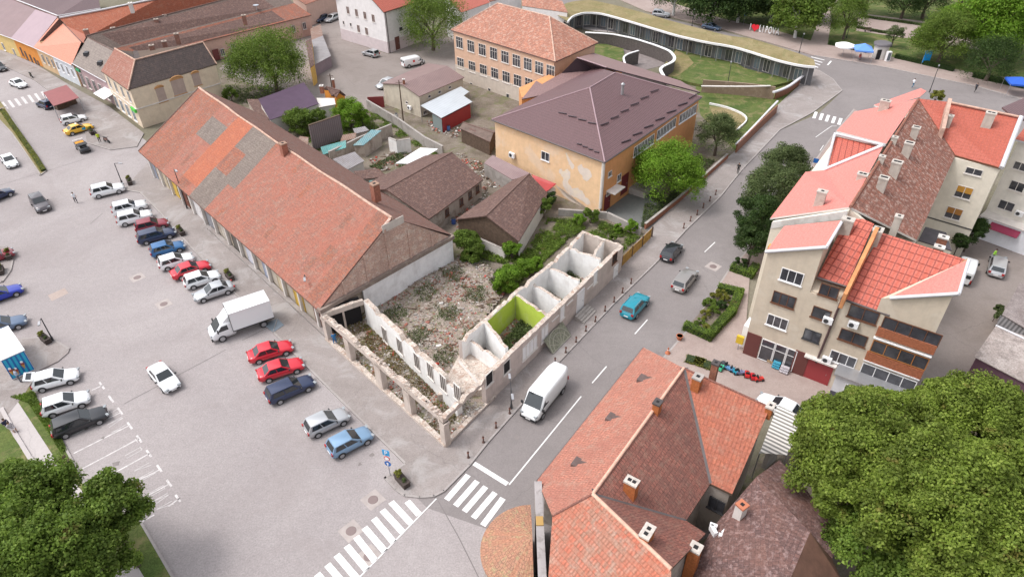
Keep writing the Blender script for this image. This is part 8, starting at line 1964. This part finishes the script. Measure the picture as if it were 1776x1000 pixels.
# taxi extras
# ---------------------------------------------------------------- people
SKIN = flat('skin', (.50, .30, .22), .6)
def person(base, label, top, legs, hair=(.05, .03, .02), pose='walk', face=0.0, z0=.0, h=1.72):
    b = G(*base, z0); t = thing('person', b, label, 'person', None, face)
    k = h/1.72
    J = {'pel': (0, 0, .95), 'chest': (.02, 0, 1.32), 'neck': (.03, 0, 1.48), 'head': (.05, 0, 1.60), 'crown': (.04, 0, 1.72)}
    if pose == 'walk': J.update(lh=(0, .10, .90), lk=(.18, .11, .50), la=(.10, .11, .08), lt=(.24, .11, .03), rh=(0, -.10, .90), rk=(.02, -.11, .50), ra=(-.28, -.11, .14), rt=(-.16, -.11, .04), ls=(.02, .19, 1.40), le=(-.10, .24, 1.14), lw=(-.02, .26, .90), rs=(.02, -.19, 1.40), re=(.08, -.24, 1.14), rw=(.24, -.24, .98))
    elif pose == 'sit': J.update(pel=(0, 0, .50), chest=(.04, 0, .88), neck=(.06, 0, 1.04), head=(.09, 0, 1.16), crown=(.08, 0, 1.28), lh=(.02, .10, .47), lk=(.42, .12, .48), la=(.40, .12, .08), lt=(.54, .12, .04), rh=(.02, -.10, .47), rk=(.42, -.12, .48), ra=(.44, -.12, .08), rt=(.58, -.12, .04), ls=(.04, .19, .96), le=(.10, .24, .72), lw=(.32, .16, .60), rs=(.04, -.19, .96), re=(.10, -.24, .72), rw=(.32, -.14, .62))
    else: J.update(lh=(0, .10, .90), lk=(.02, .12, .50), la=(0, .12, .08), lt=(.13, .13, .03), rh=(0, -.10, .90), rk=(.02, -.12, .50), ra=(0, -.12, .08), rt=(.13, -.13, .03), ls=(.02, .19, 1.40), le=(-.02, .25, 1.14), lw=(.10, .22, .92), rs=(.02, -.19, 1.40), re=(.04, -.26, 1.14), rw=(.22, -.18, 1.06))
    J['lf'] = tuple(Vector(J['lw'])+(Vector(J['lw'])-Vector(J['le'])).normalized()*.14); J['rf'] = tuple(Vector(J['rw'])+(Vector(J['rw'])-Vector(J['re'])).normalized()*.14)
    Rr_ = dict(pel=.145, chest=.155, neck=.06, head=.10, crown=.07, lh=.10, lk=.065, la=.045, lt=.04, rh=.10, rk=.065, ra=.045, rt=.04, ls=.065, le=.045, lw=.032, lf=.03, rs=.065, re=.045, rw=.032, rf=.03)
    ed = [('pel', 'chest'), ('chest', 'neck'), ('neck', 'head'), ('head', 'crown'), ('pel', 'lh'), ('lh', 'lk'), ('lk', 'la'), ('la', 'lt'), ('pel', 'rh'), ('rh', 'rk'), ('rk', 'ra'), ('ra', 'rt'), ('chest', 'ls'), ('ls', 'le'), ('le', 'lw'), ('lw', 'lf'), ('chest', 'rs'), ('rs', 're'), ('re', 'rw'), ('rw', 'rf')]
    names = list(J); me = bpy.data.meshes.new('body'); me.from_pydata([tuple(Vector(J[n_])*k) for n_ in names], [(names.index(a), names.index(b_)) for a, b_ in ed], [])
    o = bpy.data.objects.new('body', me); COL.objects.link(o); md = o.modifiers.new('s', 'SKIN'); o.modifiers.new('ss', 'SUBSURF').levels = 1; o.modifiers['ss'].render_levels = 1
    for i, n_ in enumerate(names): me.skin_vertices[0].data[i].radius = (Rr_[n_]*k, Rr_[n_]*k*(1.15 if n_ in ('chest', 'pel') else 1)); me.skin_vertices[0].data[i].use_root = n_ == 'pel'
    bpy.context.view_layer.update(); em = bpy.data.meshes.new_from_object(o.evaluated_get(bpy.context.evaluated_depsgraph_get())); bpy.data.objects.remove(o)
    tm, lm_ = flat('top_%s' % label[:14], top, .8), flat('legs_%s' % label[:14], legs, .8)
    em.materials.clear()
    for m_ in (SKIN, tm, lm_, M['black']): em.materials.append(m_)
    pz = J['pel'][2]*k
    for p in em.polygons:
        c = p.center; p.use_smooth = True
        if c.z > J['neck'][2]*k: p.material_index = 0
        elif c.z < .09*k: p.material_index = 3
        elif abs(c.y) > .215*k and c.z < J['le'][2]*k: p.material_index = 0
        elif c.z > pz-.03*k or (pose == 'sit' and c.x < .12): p.material_index = 1
        else: p.material_index = 2
    o = bpy.data.objects.new('body', em); COL.objects.link(o); o.parent = t
    mb = MB(); hd = Vector(J['head'])*k; mb.blob((hd.x-.02, hd.y, hd.z+.045), (.115, .105, .095), 0, 10, 6); mb.build('hair', flat('hair_%s' % label[:14], hair, .9), t, local=True)
    mb = MB()
    for s_ in (-1, 1): mb.blob((hd.x+.095, s_*.035, hd.z+.02), (.012, .014, .01), 0, 6, 4)
    mb.build('eyes', M['black'], t, local=True)
    return t
pd_ = lambda a, b: math.atan2(G(*b).y-G(*a).y, G(*b).x-G(*a).x)
person((133, 352), 'person in a white top and dark trousers crossing the empty square', (.65, .68, .72), (.03, .03, .04), face=pd_((130, 340), (140, 356)))
person((1582, 152), 'person in a white top and blue shorts walking by the park', (.7, .72, .75), (.05, .15, .25), face=.3, z0=.12)
person((1690, 160), 'person in dark clothes walking below the blue tent', (.03, .03, .04), (.02, .02, .02), face=.3, z0=.12)
person((14, 742), 'person in dark clothes sitting on the white wall by the footpath', (.03, .03, .07), (.05, .05, .08), pose='sit', face=-.3, z0=.1)
person((22, 748), 'person with bare legs and a pale top sitting on the white wall', (.45, .42, .45), (.42, .26, .20), pose='sit', face=-.3, z0=.1)
person((36, 662), 'person in pale blue leaning behind the open car boot', (.35, .42, .55), (.08, .09, .12), pose='stand', face=.8, z0=.1)
person((582, 598), 'person in bright blue standing beside the ruin pillar', (.03, .16, .36), (.03, .14, .32), pose='stand', face=2.0, z0=.1)
person((1279, 301), 'small figure in black on the pavement by the retaining wall', (.02, .02, .02), (.02, .02, .02), face=1.0, z0=.12)
person((174, 247), 'person in a yellow vest beside the planter and motorbike', (.45, .55, .02), (.03, .03, .03), pose='stand', face=-1, z0=.12)
person((1692+27, 452), 'person in a lime green shirt behind the silver estate', (.30, .60, .05), (.05, .05, .08), pose='stand', face=-1)
person((1490, 103), 'person in red sitting in the shade of the blue tent', (.40, .06, .05), (.06, .05, .08), pose='sit', face=-1.5, z0=.12)
# motorbike by the planter
def bike(base, ang, label, col, name='motorbike', cat='motorbike'):
    b = G(*base, .12); t = thing(name, b, label, cat, None, ang)
    for x in (-.6, .62): mb = MB(); mb.tube((x, -.06, .3), (x, .06, .3), .3, 14); mb.build('wheel', M['black'], t, local=True)
    mb = MB(); mb.hexa([(-.5, -.12, .4), (.35, -.12, .4), (.35, .12, .4), (-.5, .12, .4), (-.65, -.09, .75), (.3, -.12, .8), (.3, .12, .8), (-.65, .09, .75)]); mb.build('body', col, t, local=True)
    mb = MB(); mb.box((-.3, 0, .84), (.7, .24, .1)); mb.build('saddle', TRIM, t, local=True)
    mb = MB(); mb.tube((.62, 0, .3), (.42, 0, 1.0), .035, 6); mb.tube((.42, -.32, 1.0), (.42, .32, 1.0), .025, 6); mb.build('handlebar', M['dmetal'], t, local=True)
bike((168, 236), -.9, 'motorbike with black bodywork parked by the yellow vest person', flat('bike_dark', (.05, .04, .03), .4))
bike((186, 247), -.6, 'motorbike with a pale tank parked nearest to the hall corner', flat('bike_red', (.22, .12, .10), .4))
bike((55, 134), -.8, 'scooter with a dark body in front of the orange house', flat('bike_d2', (.06, .05, .02), .4))
# ride-on toys in front of the shop, goods by the shop door
GT = 'ride-on toys set out by the shop'
tc = [(1250, 640, (.05, .45, .25)), (1256, 634, (.05, .05, .06)), (1264, 641, (.10, .25, .45)), (1273, 645, (.02, .30, .42)), (1283, 648, (.20, .22, .35)), (1295, 651, (.60, .03, .03)), (1305, 655, (.55, .02, .03)), (1316, 659, (.62, .05, .04))]
tl_ = ['green toy car at the left end of the toy row', 'black toy car in the second spot of the toy row', 'blue toy tractor third from the left of the toy row', 'turquoise toy car in the middle of the toy row', 'grey-blue toy quad right of the turquoise toy', 'red toy car, first of the three red toys', 'red toy car, middle of the three red toys', 'red toy car at the right end of the toy row']
for (u, v, c_), lb in zip(tc, tl_):
    b = G(u, v, .13); t = thing('ride_on_toy', b, lb, 'toy', GT, random.uniform(0, 3)); cm = flat('toy_%d' % u, c_, .35)
    mb = MB(); mb.hexa([(-.45, -.22, .15), (.45, -.2, .15), (.45, .2, .15), (-.45, .22, .15), (-.4, -.2, .42), (.4, -.17, .34), (.4, .17, .34), (-.4, .2, .42)]); mb.build('body', cm, t, local=True)
    mb = MB(); mb.box((-.2, 0, .5), (.12, .32, .3)); mb.build('seat', TRIM, t, local=True)
    mb = MB(); mb.tube((.15, 0, .35), (.05, 0, .62), .02, 5); mb.tube((.05, -.12, .62), (.05, .12, .62), .02, 5); mb.build('handlebar', M['dmetal'], t, local=True)
    for x in (-.3, .3):
        for y in (-.22, .22): mb = MB(); mb.tube((x, y-.04, .13), (x, y+.04, .13), .13, 10); mb.build('wheel', M['black'], t, local=True)
GSh = 'goods displayed in front of the shop'
for u, v, w_, h_, c_, nm, lb, ct in [(1326, 622, .9, 1.4, (.42, .28, .10), 'display_rack', 'tan display rack at the left of the shop window', 'rack'), (1338, 628, .8, 1.3, (.35, .24, .14), 'display_rack', 'brown display rack beside the tan one', 'rack'), (1345, 637, .7, .6, (.05, .28, .40), 'plastic_tub', 'blue plastic tub at the foot of the racks', 'tub'),
                                (1352, 630, .9, 1.5, (.38, .33, .06), 'display_rack', 'yellow-green display rack by the dark red panel', 'rack'), (1359, 645, .8, .6, (.45, .42, .45), 'flower_stand', 'pale flower stand between the racks and the garage door', 'stand')]:
    b = G(u, v, .13); t = thing(nm, b, lb, ct, GSh, az); cm = flat('goods%d' % u, c_, .8, var=.4, scale=6)
    mb = MB()
    for i in range(3): mb.box((0, -.12+i*.12, .1+h_*i/3), (w_, .34, h_*.22), 0, 0, base=True)
    mb.build('goods', cm, t, local=True)
    mb = MB()
    for s_ in (-1, 1): mb.box((s_*w_/2, .2, 0), (.05, .05, h_), 0, 0, base=True)
    mb.build('frame', M['dmetal'], t, local=True)
for u, v, lb, nm in [(1158, 612, 'orange and white barrier cone at the pavement edge', 'traffic_cone'), (1178, 588, 'terracotta flower pot below the corner of the hedge', 'flower_pot')]:
    b = G(u, v, .13); t = thing(nm, b, lb, 'cone' if 'cone' in nm else 'pot'); mb = MB()
    if 'cone' in nm: mb.lathe((0, 0, 0), [(.28, 0), (.28, .05), (.18, .06), (.05, .75)], 12)
    else: mb.lathe((0, 0, 0), [(.22, 0), (.36, .45), (.38, .5), (.3, .5)], 12)
    mb.build('body', flat('terracotta_%s' % nm, (.42, .13, .06), .7), t, local=True)
    mb = MB(); mb.lathe((0, 0, .3 if 'cone' in nm else .48), [(.13, 0), (.10, .2)] if 'cone' in nm else [(.3, 0), (.3, .02)], 12); mb.build('stripe' if 'cone' in nm else 'soil', M['white'] if 'cone' in nm else M['dirt'], t, local=True)
# yellow post box and white cabinet at the block corner
t = thing('wall_cabinet', G(1283, 560, .1), 'white service cabinet on the street corner of the beige block', 'cabinet'); c = AP(-.35, 1.6, 1.5); mb = MB(); mb.box((c.x, c.y, 1.2), (.6, 1.6, 3.2), az, 0, base=False); mb.build('housing', M['white'], t)
mb = MB(); mb.box((c.x-.1, c.y-.2, 2.0), (.62, .5, .5), az); mb.build('vent', M['dmetal'], t)
t = thing('yellow_box', AP(-.9, -.2, 0), 'yellow letter box on the wall left of the dark red shop corner', 'letter box'); c = AP(-.55, .2, 1.4); mb = MB(); mb.box(tuple(c), (.7, .3, .9), az); mb.build('housing', flat('box_yellow', (.62, .42, .03), .5), t); mb = MB(); mb.tube(setp(c, .1), c, .04, 6); mb.build('post', M['metal'], t)
# benches / bins in the park and the path
def bench(base, ang, label):
    b = G(*base, .1); t = thing('park_bench', b, label, 'bench', 'park benches', ang)
    mb = MB()
    for i in range(3): mb.box((0, -.15+i*.15, .45), (1.6, .11, .04))
    mb.build('seat', M['wood'], t, local=True)
    mb = MB()
    for i in range(2): mb.box((0, .28, .62+i*.16), (1.6, .04, .12))
    mb.build('backrest', M['wood'], t, local=True)
    for x in (-.65, .65): mb = MB(); mb.box((x, .05, 0), (.08, .45, .43), 0, 0, base=True); mb.build('leg', M['dmetal'], t, local=True)
bench((1505, 55), .1, 'dark park bench at the left of the flower bed path'); bench((1590, 66), .1, 'dark park bench on the right part of the flower bed path')
bench((108, 812), 1.1, 'dark bench at the edge of the footpath beside the marked bays')
# floor pallet / grate by the truck
t = thing('metal_ramp', G(490, 548, .12), 'blue-grey metal ramp lying on the pavement behind the box truck', 'ramp'); mb = MB(); a, b, c, d0 = m2(225, 560, .2), m2(320, 520, .2), m2(365, 565, .16), m2(290, 615, .16); mb.slab([a, b, c, d0], .06); mb.build('plate', flat('ramp_blue', (.20, .24, .28), .5, .3), t)
mb = MB(); mb.tube(b, d0, .05, 5); mb.build('handle', M['metal'], t)
# ---------------------------------------------------------------- rubble
RUBC = [flat('rubble_brick', (.30, .115, .085), .95, var=.3, scale=3), flat('rubble_plaster', (.42, .37, .33), .95, var=.25, scale=3), flat('rubble_grey', (.30, .27, .25), .95, var=.3, scale=3), flat('rubble_white', (.62, .60, .58), .9), flat('rubble_red', (.55, .06, .04), .8), flat('rubble_timber', (.16, .11, .08), .9)]
def inside(p, Q):
    r_ = False; j = len(Q)-1
    for i in range(len(Q)):
        if (Q[i].y > p[1]) != (Q[j].y > p[1]) and p[0] < (Q[j].x-Q[i].x)*(p[1]-Q[i].y)/(Q[j].y-Q[i].y)+Q[i].x: r_ = not r_
        j = i
    return r_
def heap(name, pts, h, seed, mat, res=.5, base=.05):
    Q = [Vector((p[0], p[1], 0)) for p in pts]; x0 = min(q.x for q in Q); x1 = max(q.x for q in Q); y0 = min(q.y for q in Q); y1 = max(q.y for q in Q)
    nx, ny = int((x1-x0)/res)+2, int((y1-y0)/res)+2; r_ = np.random.default_rng(seed); H_ = np.zeros((nx, ny))
    for k in range(40):
        cx_, cy_, s_, a_ = r_.uniform(x0, x1), r_.uniform(y0, y1), r_.uniform(.8, 2.6), r_.uniform(.2, 1)
        X_, Y_ = np.meshgrid(x0+np.arange(nx)*res, y0+np.arange(ny)*res, indexing='ij'); H_ += a_*np.exp(-((X_-cx_)**2+(Y_-cy_)**2)/(2*s_*s_))
    H_ = H_/H_.max()*h+r_.uniform(0, .07, (nx, ny))+base
    mb = MB(); vid = {}
    for i in range(nx-1):
        for j in range(ny-1):
            if inside((x0+(i+.5)*res, y0+(j+.5)*res), Q):
                f = []
                for a, b in ((i, j), (i+1, j), (i+1, j+1), (i, j+1)):
                    if (a, b) not in vid: vid[(a, b)] = len(mb.v); mb.v.append((x0+a*res, y0+b*res, H_[a, b]))
                    f.append(vid[(a, b)])
                mb.f.append(tuple(f)); mb.m.append(0); mb.sm.append(True)
    struct(name, mb, mat)
    return lambda x, y: H_[min(nx-1, max(0, int((x-x0)/res))), min(ny-1, max(0, int((y-y0)/res)))], Q, (x0, x1, y0, y1)
def bits(name, label, hp, n, wts, smin=.12, smax=.42, seed=1, big=0):
    hf, Q, (x0, x1, y0, y1) = hp; r_ = np.random.default_rng(seed); mb = MB(); k = 0
    while k < n:
        x, y = r_.uniform(x0, x1), r_.uniform(y0, y1)
        if not inside((x, y), Q): continue
        if math.sin(x*1.3+seed)*math.cos(y*1.1) < -.35 and r_.random() < .7: k += 1; continue
        s_ = (smin+(smax-smin)*r_.random()**1.8)*(1 if r_.random() > .05 else 1.7+big*r_.random()); m_ = int(r_.choice(len(wts), p=wts))
        if m_ in (0, 1) and r_.random() < .75: m_ = 0 if math.sin(x*.9+1)+math.cos(y*.8) > .2 else (1 if r_.random() < .5 else 2)
        z = hf(x, y); w_, l_, t_ = (s_, s_*.6, s_*.35) if m_ != 5 else (s_*4, .14, .1)
        a_ = r_.uniform(0, 6.28); tl = r_.uniform(-.5, .5); ca, sa = math.cos(a_), math.sin(a_)
        P_ = []
        for dz in (-t_/2, t_/2):
            for dx, dy in ((-w_/2, -l_/2), (w_/2, -l_/2), (w_/2, l_/2), (-w_/2, l_/2)): 
                jx, jy = dx*r_.uniform(.75, 1.1), dy*r_.uniform(.75, 1.1); P_.append((x+ca*jx-sa*jy, y+sa*jx+ca*jy, z+dz+jx*tl+.03))
        mb.hexa(P_, m_); k += 1
    mb.build(name, RUBC, None, label, 'rubble', kind='stuff', uv=False)
yard = [setp(G(*p), 0) for p in ((650, 530), (790, 458), (800, 440), (838, 455), (880, 500), (840, 560), (800, 600), (872, 650), (820, 690), (790, 690), (700, 590), (640, 545))]
hp = heap('rubble_ground', yard, .75, 5, M['rubble'], .35)
bits('rubble', 'broken bricks, plaster and timber strewn over the collapsed house plot', hp, 4200, [.34, .30, .24, .03, .01, .08], .04, .24, 2, 1.2)
arc_ = [setp(G(*p), 0) for p in ((575, 590), (630, 540), (800, 700), (770, 765))]
hp2 = heap('rubble_ground', arc_, .35, 8, M['rubble'])
bits('rubble', 'dry weeds and rubble lying inside the open arcade', hp2, 1500, [.30, .40, .18, .06, .01, .05], .08, .3, 4)
rooms = [setp(G(*p), 0) for p in ((833, 600), (1005, 440), (1070, 455), (880, 660))]
hp3 = heap('rubble_ground', rooms, .5, 11, M['rubble'])
bits('rubble', 'debris and roof timbers lying inside the roofless white rooms', hp3, 900, [.20, .25, .35, .05, .0, .15], .1, .4, 6)
st_ = [setp(G(*p), 0) for p in ((780, 760), (860, 690), (872, 660), (800, 700))]
hp4 = heap('rubble_ground', st_, .3, 12, M['rubble']); bits('rubble', 'crumbled plaster between the corner pillar and the street wall', hp4, 300, [.3, .45, .15, .08, .0, .02], .08, .3, 9)
# weeds over the plots
def weeds(name, label, pts, n, kind, size=.16, h=.35, seed=1, zf=None, cover=.0):
    Q = [Vector((p[0], p[1], 0)) for p in pts]; x0 = min(q.x for q in Q); x1 = max(q.x for q in Q); y0 = min(q.y for q in Q); y1 = max(q.y for q in Q)
    r_ = np.random.default_rng(seed); C_ = []
    while len(C_) < n:
        x, y = r_.uniform(x0, x1), r_.uniform(y0, y1)
        if inside((x, y), Q) and math.sin(x*1.1+seed)*math.sin(y*.9+seed*2)+.4*math.sin(x*3.1)*math.cos(y*2.7) > cover+r_.uniform(-.25, .25): C_.append((x, y, (zf(x, y) if zf else .02)+r_.uniform(0, h)))
    C_ = np.array(C_); nn = r_.normal(size=C_.shape)+np.array([0, 0, .8]); nn /= np.linalg.norm(nn, axis=1)[:, None]
    me = leaf_mesh(name, C_, nn, r_.uniform(.6, 1.4, n)*size); me.materials.append(LM[kind]); o = bpy.data.objects.new(name, me); COL.objects.link(o); tag(o, label, 'weeds', None, 'stuff')
weeds('weeds', 'green weeds sprouting on the rubble of the collapsed house', yard, 6500, 'dull', .14, .28, 3, hp[0], .35)
weeds('weeds', 'dry weeds on the floor of the open arcade', arc_, 5000, 'dry', .16, .2, 5, hp2[0], .0)
weeds('weeds', 'few green weeds in the open arcade', arc_, 1200, 'olive', .14, .2, 15, hp2[0], .45)
weeds('weeds', 'dark creepers inside the lime green room', [setp(G(*p), 0) for p in ((850, 625), (905, 560), (940, 570), (885, 640))], 4500, 'dull', .18, .6, 7, hp3[0], -.6)
weeds('weeds', 'weeds inside the farther white rooms', [setp(G(*p), 0) for p in ((905, 560), (1000, 460), (1060, 455), (940, 570))], 3000, 'dull', .18, .4, 17, hp3[0], .0)
weeds('tall_grass', 'tall grass and weeds on the plot between cottage, school and ruin', [setp(G(*p), 0) for p in ((905, 445), (950, 380), (1045, 385), (1110, 412), (1078, 440), (1010, 400), (960, 440), (930, 470))], 12000, 'mid', .17, .35, 9, None, -.3)
weeds('tall_grass', 'grass and weeds along the lane behind the yards', [setp(G(*p), 0) for p in ((640, 195), (700, 215), (770, 262), (760, 285), (690, 240), (640, 215))], 4000, 'mid', .2, .3, 11, None, -.1)
weeds('tall_grass', 'weeds in the middle yard below the white canopy', [setp(G(*p), 0) for p in ((640, 290), (700, 262), (760, 285), (720, 315), (680, 300))], 4000, 'dull', .2, .3, 12, None, -.1)
weeds('lawn_grass', 'grass tufts on the strip of lawn by the marked bays', [setp(G(*p), 0) for p in ((20, 690), (60, 680), (106, 757), (150, 850), (128, 820), (90, 760), (50, 700))], 6000, 'mid', .12, .22, 13, lambda x, y: .1, -.7)

# more growth and clutter between the sheds
for nm, lb, pq, n_, k_, sd in [('weeds', 'weeds along the foot of the boarded wall and the small sheds', ((500, 240), (560, 225), (640, 205), (660, 225), (600, 262), (530, 262)), 6000, 'mid', 21), ('weeds', 'weeds between the long hall and the yard house', ((640, 300), (690, 320), (740, 372), (720, 380), (640, 330)), 3500, 'dull', 22),
                               ('weeds', 'weeds round the tiled cottage and its garden wall', ((800, 400), (850, 380), (905, 425), (880, 460), (830, 450)), 6000, 'mid', 23), ('weeds', 'weeds under the bushes behind the white rooms', ((840, 500), (900, 440), (990, 410), (960, 440), (880, 510)), 9000, 'mid', 24),
                               ('weeds', 'green verge below the bright tree beside the orange school', ((1110, 400), (1120, 340), (1210, 270), (1240, 280), (1180, 345)), 6000, 'dull', 25), ('weeds', 'undergrowth below the big dark green tree', ((390, 150), (480, 150), (545, 175), (500, 195), (420, 185)), 5000, 'dull', 26)]:
    weeds(nm, lb, [setp(G(*p), 0) for p in pq], n_, k_, .2, .35, sd, None, -.4)
for i, (pq, n_, lb) in enumerate([(((640, 275), (690, 262), (700, 290), (650, 300)), 260, 'planks and scrap scattered in the middle yard'), (((790, 262), (850, 290), (880, 320), (840, 330), (800, 290)), 320, 'broken tiles and scrap beside the long brown roofed yard house'), (((840, 330), (870, 350), (800, 400), (780, 385)), 220, 'scrap and crates in the gap between yard house and cottage'),
                          (((740, 210), (800, 225), (790, 240), (750, 228)), 200, 'heap of coloured scrap in front of the red shed')]):
    hpx = (lambda x, y: .03, [setp(G(*p), 0) for p in pq], None); Q = hpx[1]; hpx = (hpx[0], Q, (min(q.x for q in Q), max(q.x for q in Q), min(q.y for q in Q), max(q.y for q in Q)))
    bits('scrap', lb, hpx, n_, [.15, .25, .25, .12, .05, .18], .12, .5, 31+i)
GW = 'old barrels and crates in the yards'
for i, (u, v, c_, lb) in enumerate([(768, 222, (.30, .05, .06), 'red barrel by the red shed'), (778, 226, (.08, .16, .40), 'blue barrel in front of the dark brown shed'), (932, 382, (.55, .55, .55), 'pale barrel beside the cottage'), (787, 388, (.05, .10, .35), 'blue barrel between yard house and hall'), (688, 205, (.6, .6, .58), 'white tub on the grass below the cream workshop'), (706, 280, (.45, .05, .05), 'red barrel under the white canopy edge')]):
    b = G(u, v); t = thing('barrel', b, lb, 'barrel', GW); mb = MB(); mb.lathe((0, 0, 0), [(.27, 0), (.3, .2), (.3, .65), (.27, .85)], 12); mb.build('drum', flat('barrel_%d' % i, c_, .5), t, local=True); mb = MB(); mb.lathe((0, 0, .84), [(.28, 0), (.28, .03)], 12); mb.build('lid', M['dmetal'], t, local=True)
# open boot lid of the first bay car
for o in [x for x in COL.objects if x.get('label', '').startswith('white saloon with its boot open')]:
    mb = MB(); mb.hexa([(-1.55, -.68, 1.50), (-1.50, -.68, 1.55), (-1.50, .68, 1.55), (-1.55, .68, 1.50), (-2.35, -.62, 1.78), (-2.32, -.62, 1.84), (-2.32, .62, 1.84), (-2.35, .62, 1.78)]); b_ = mb.build('boot_lid', PM['white'], o, local=True)
    mb = MB(); mb.hexa([(-1.75, -.5, 1.60), (-1.73, -.5, 1.66), (-1.73, .5, 1.66), (-1.75, .5, 1.60), (-2.15, -.48, 1.73), (-2.13, -.48, 1.80), (-2.13, .48, 1.80), (-2.15, .48, 1.73)]); mb.build('boot_glass', GLS, b_, local=True)
    o['label'] = 'white car with its boot lid open beside the ice cream kiosk'
# taxi sticker
for o in [x for x in COL.objects if x.get('label', '').startswith('yellow taxi')]:
    for s_ in (-1, 1):
        mb = MB(); mb.box((.55, s_*.885, .66), (.55, .012, .4)); mb.build('door_sticker', flat('sticker_blue%d' % s_, (.02, .30, .50), .4), o, local=True)
    mb = MB(); mb.box((-.15, 0, 1.50), (.2, .5, .12)); mb.build('roof_sign', M['white'], o, local=True)
for o in [x for x in COL.objects if x.get('label', '').startswith('white delivery van with a small red')]:
    for s_ in (-1, 1): mb = MB(); mb.box((-.2, s_*.935, 1.2), (.45, .012, .45)); mb.build('red_mark', SR, o, local=True)
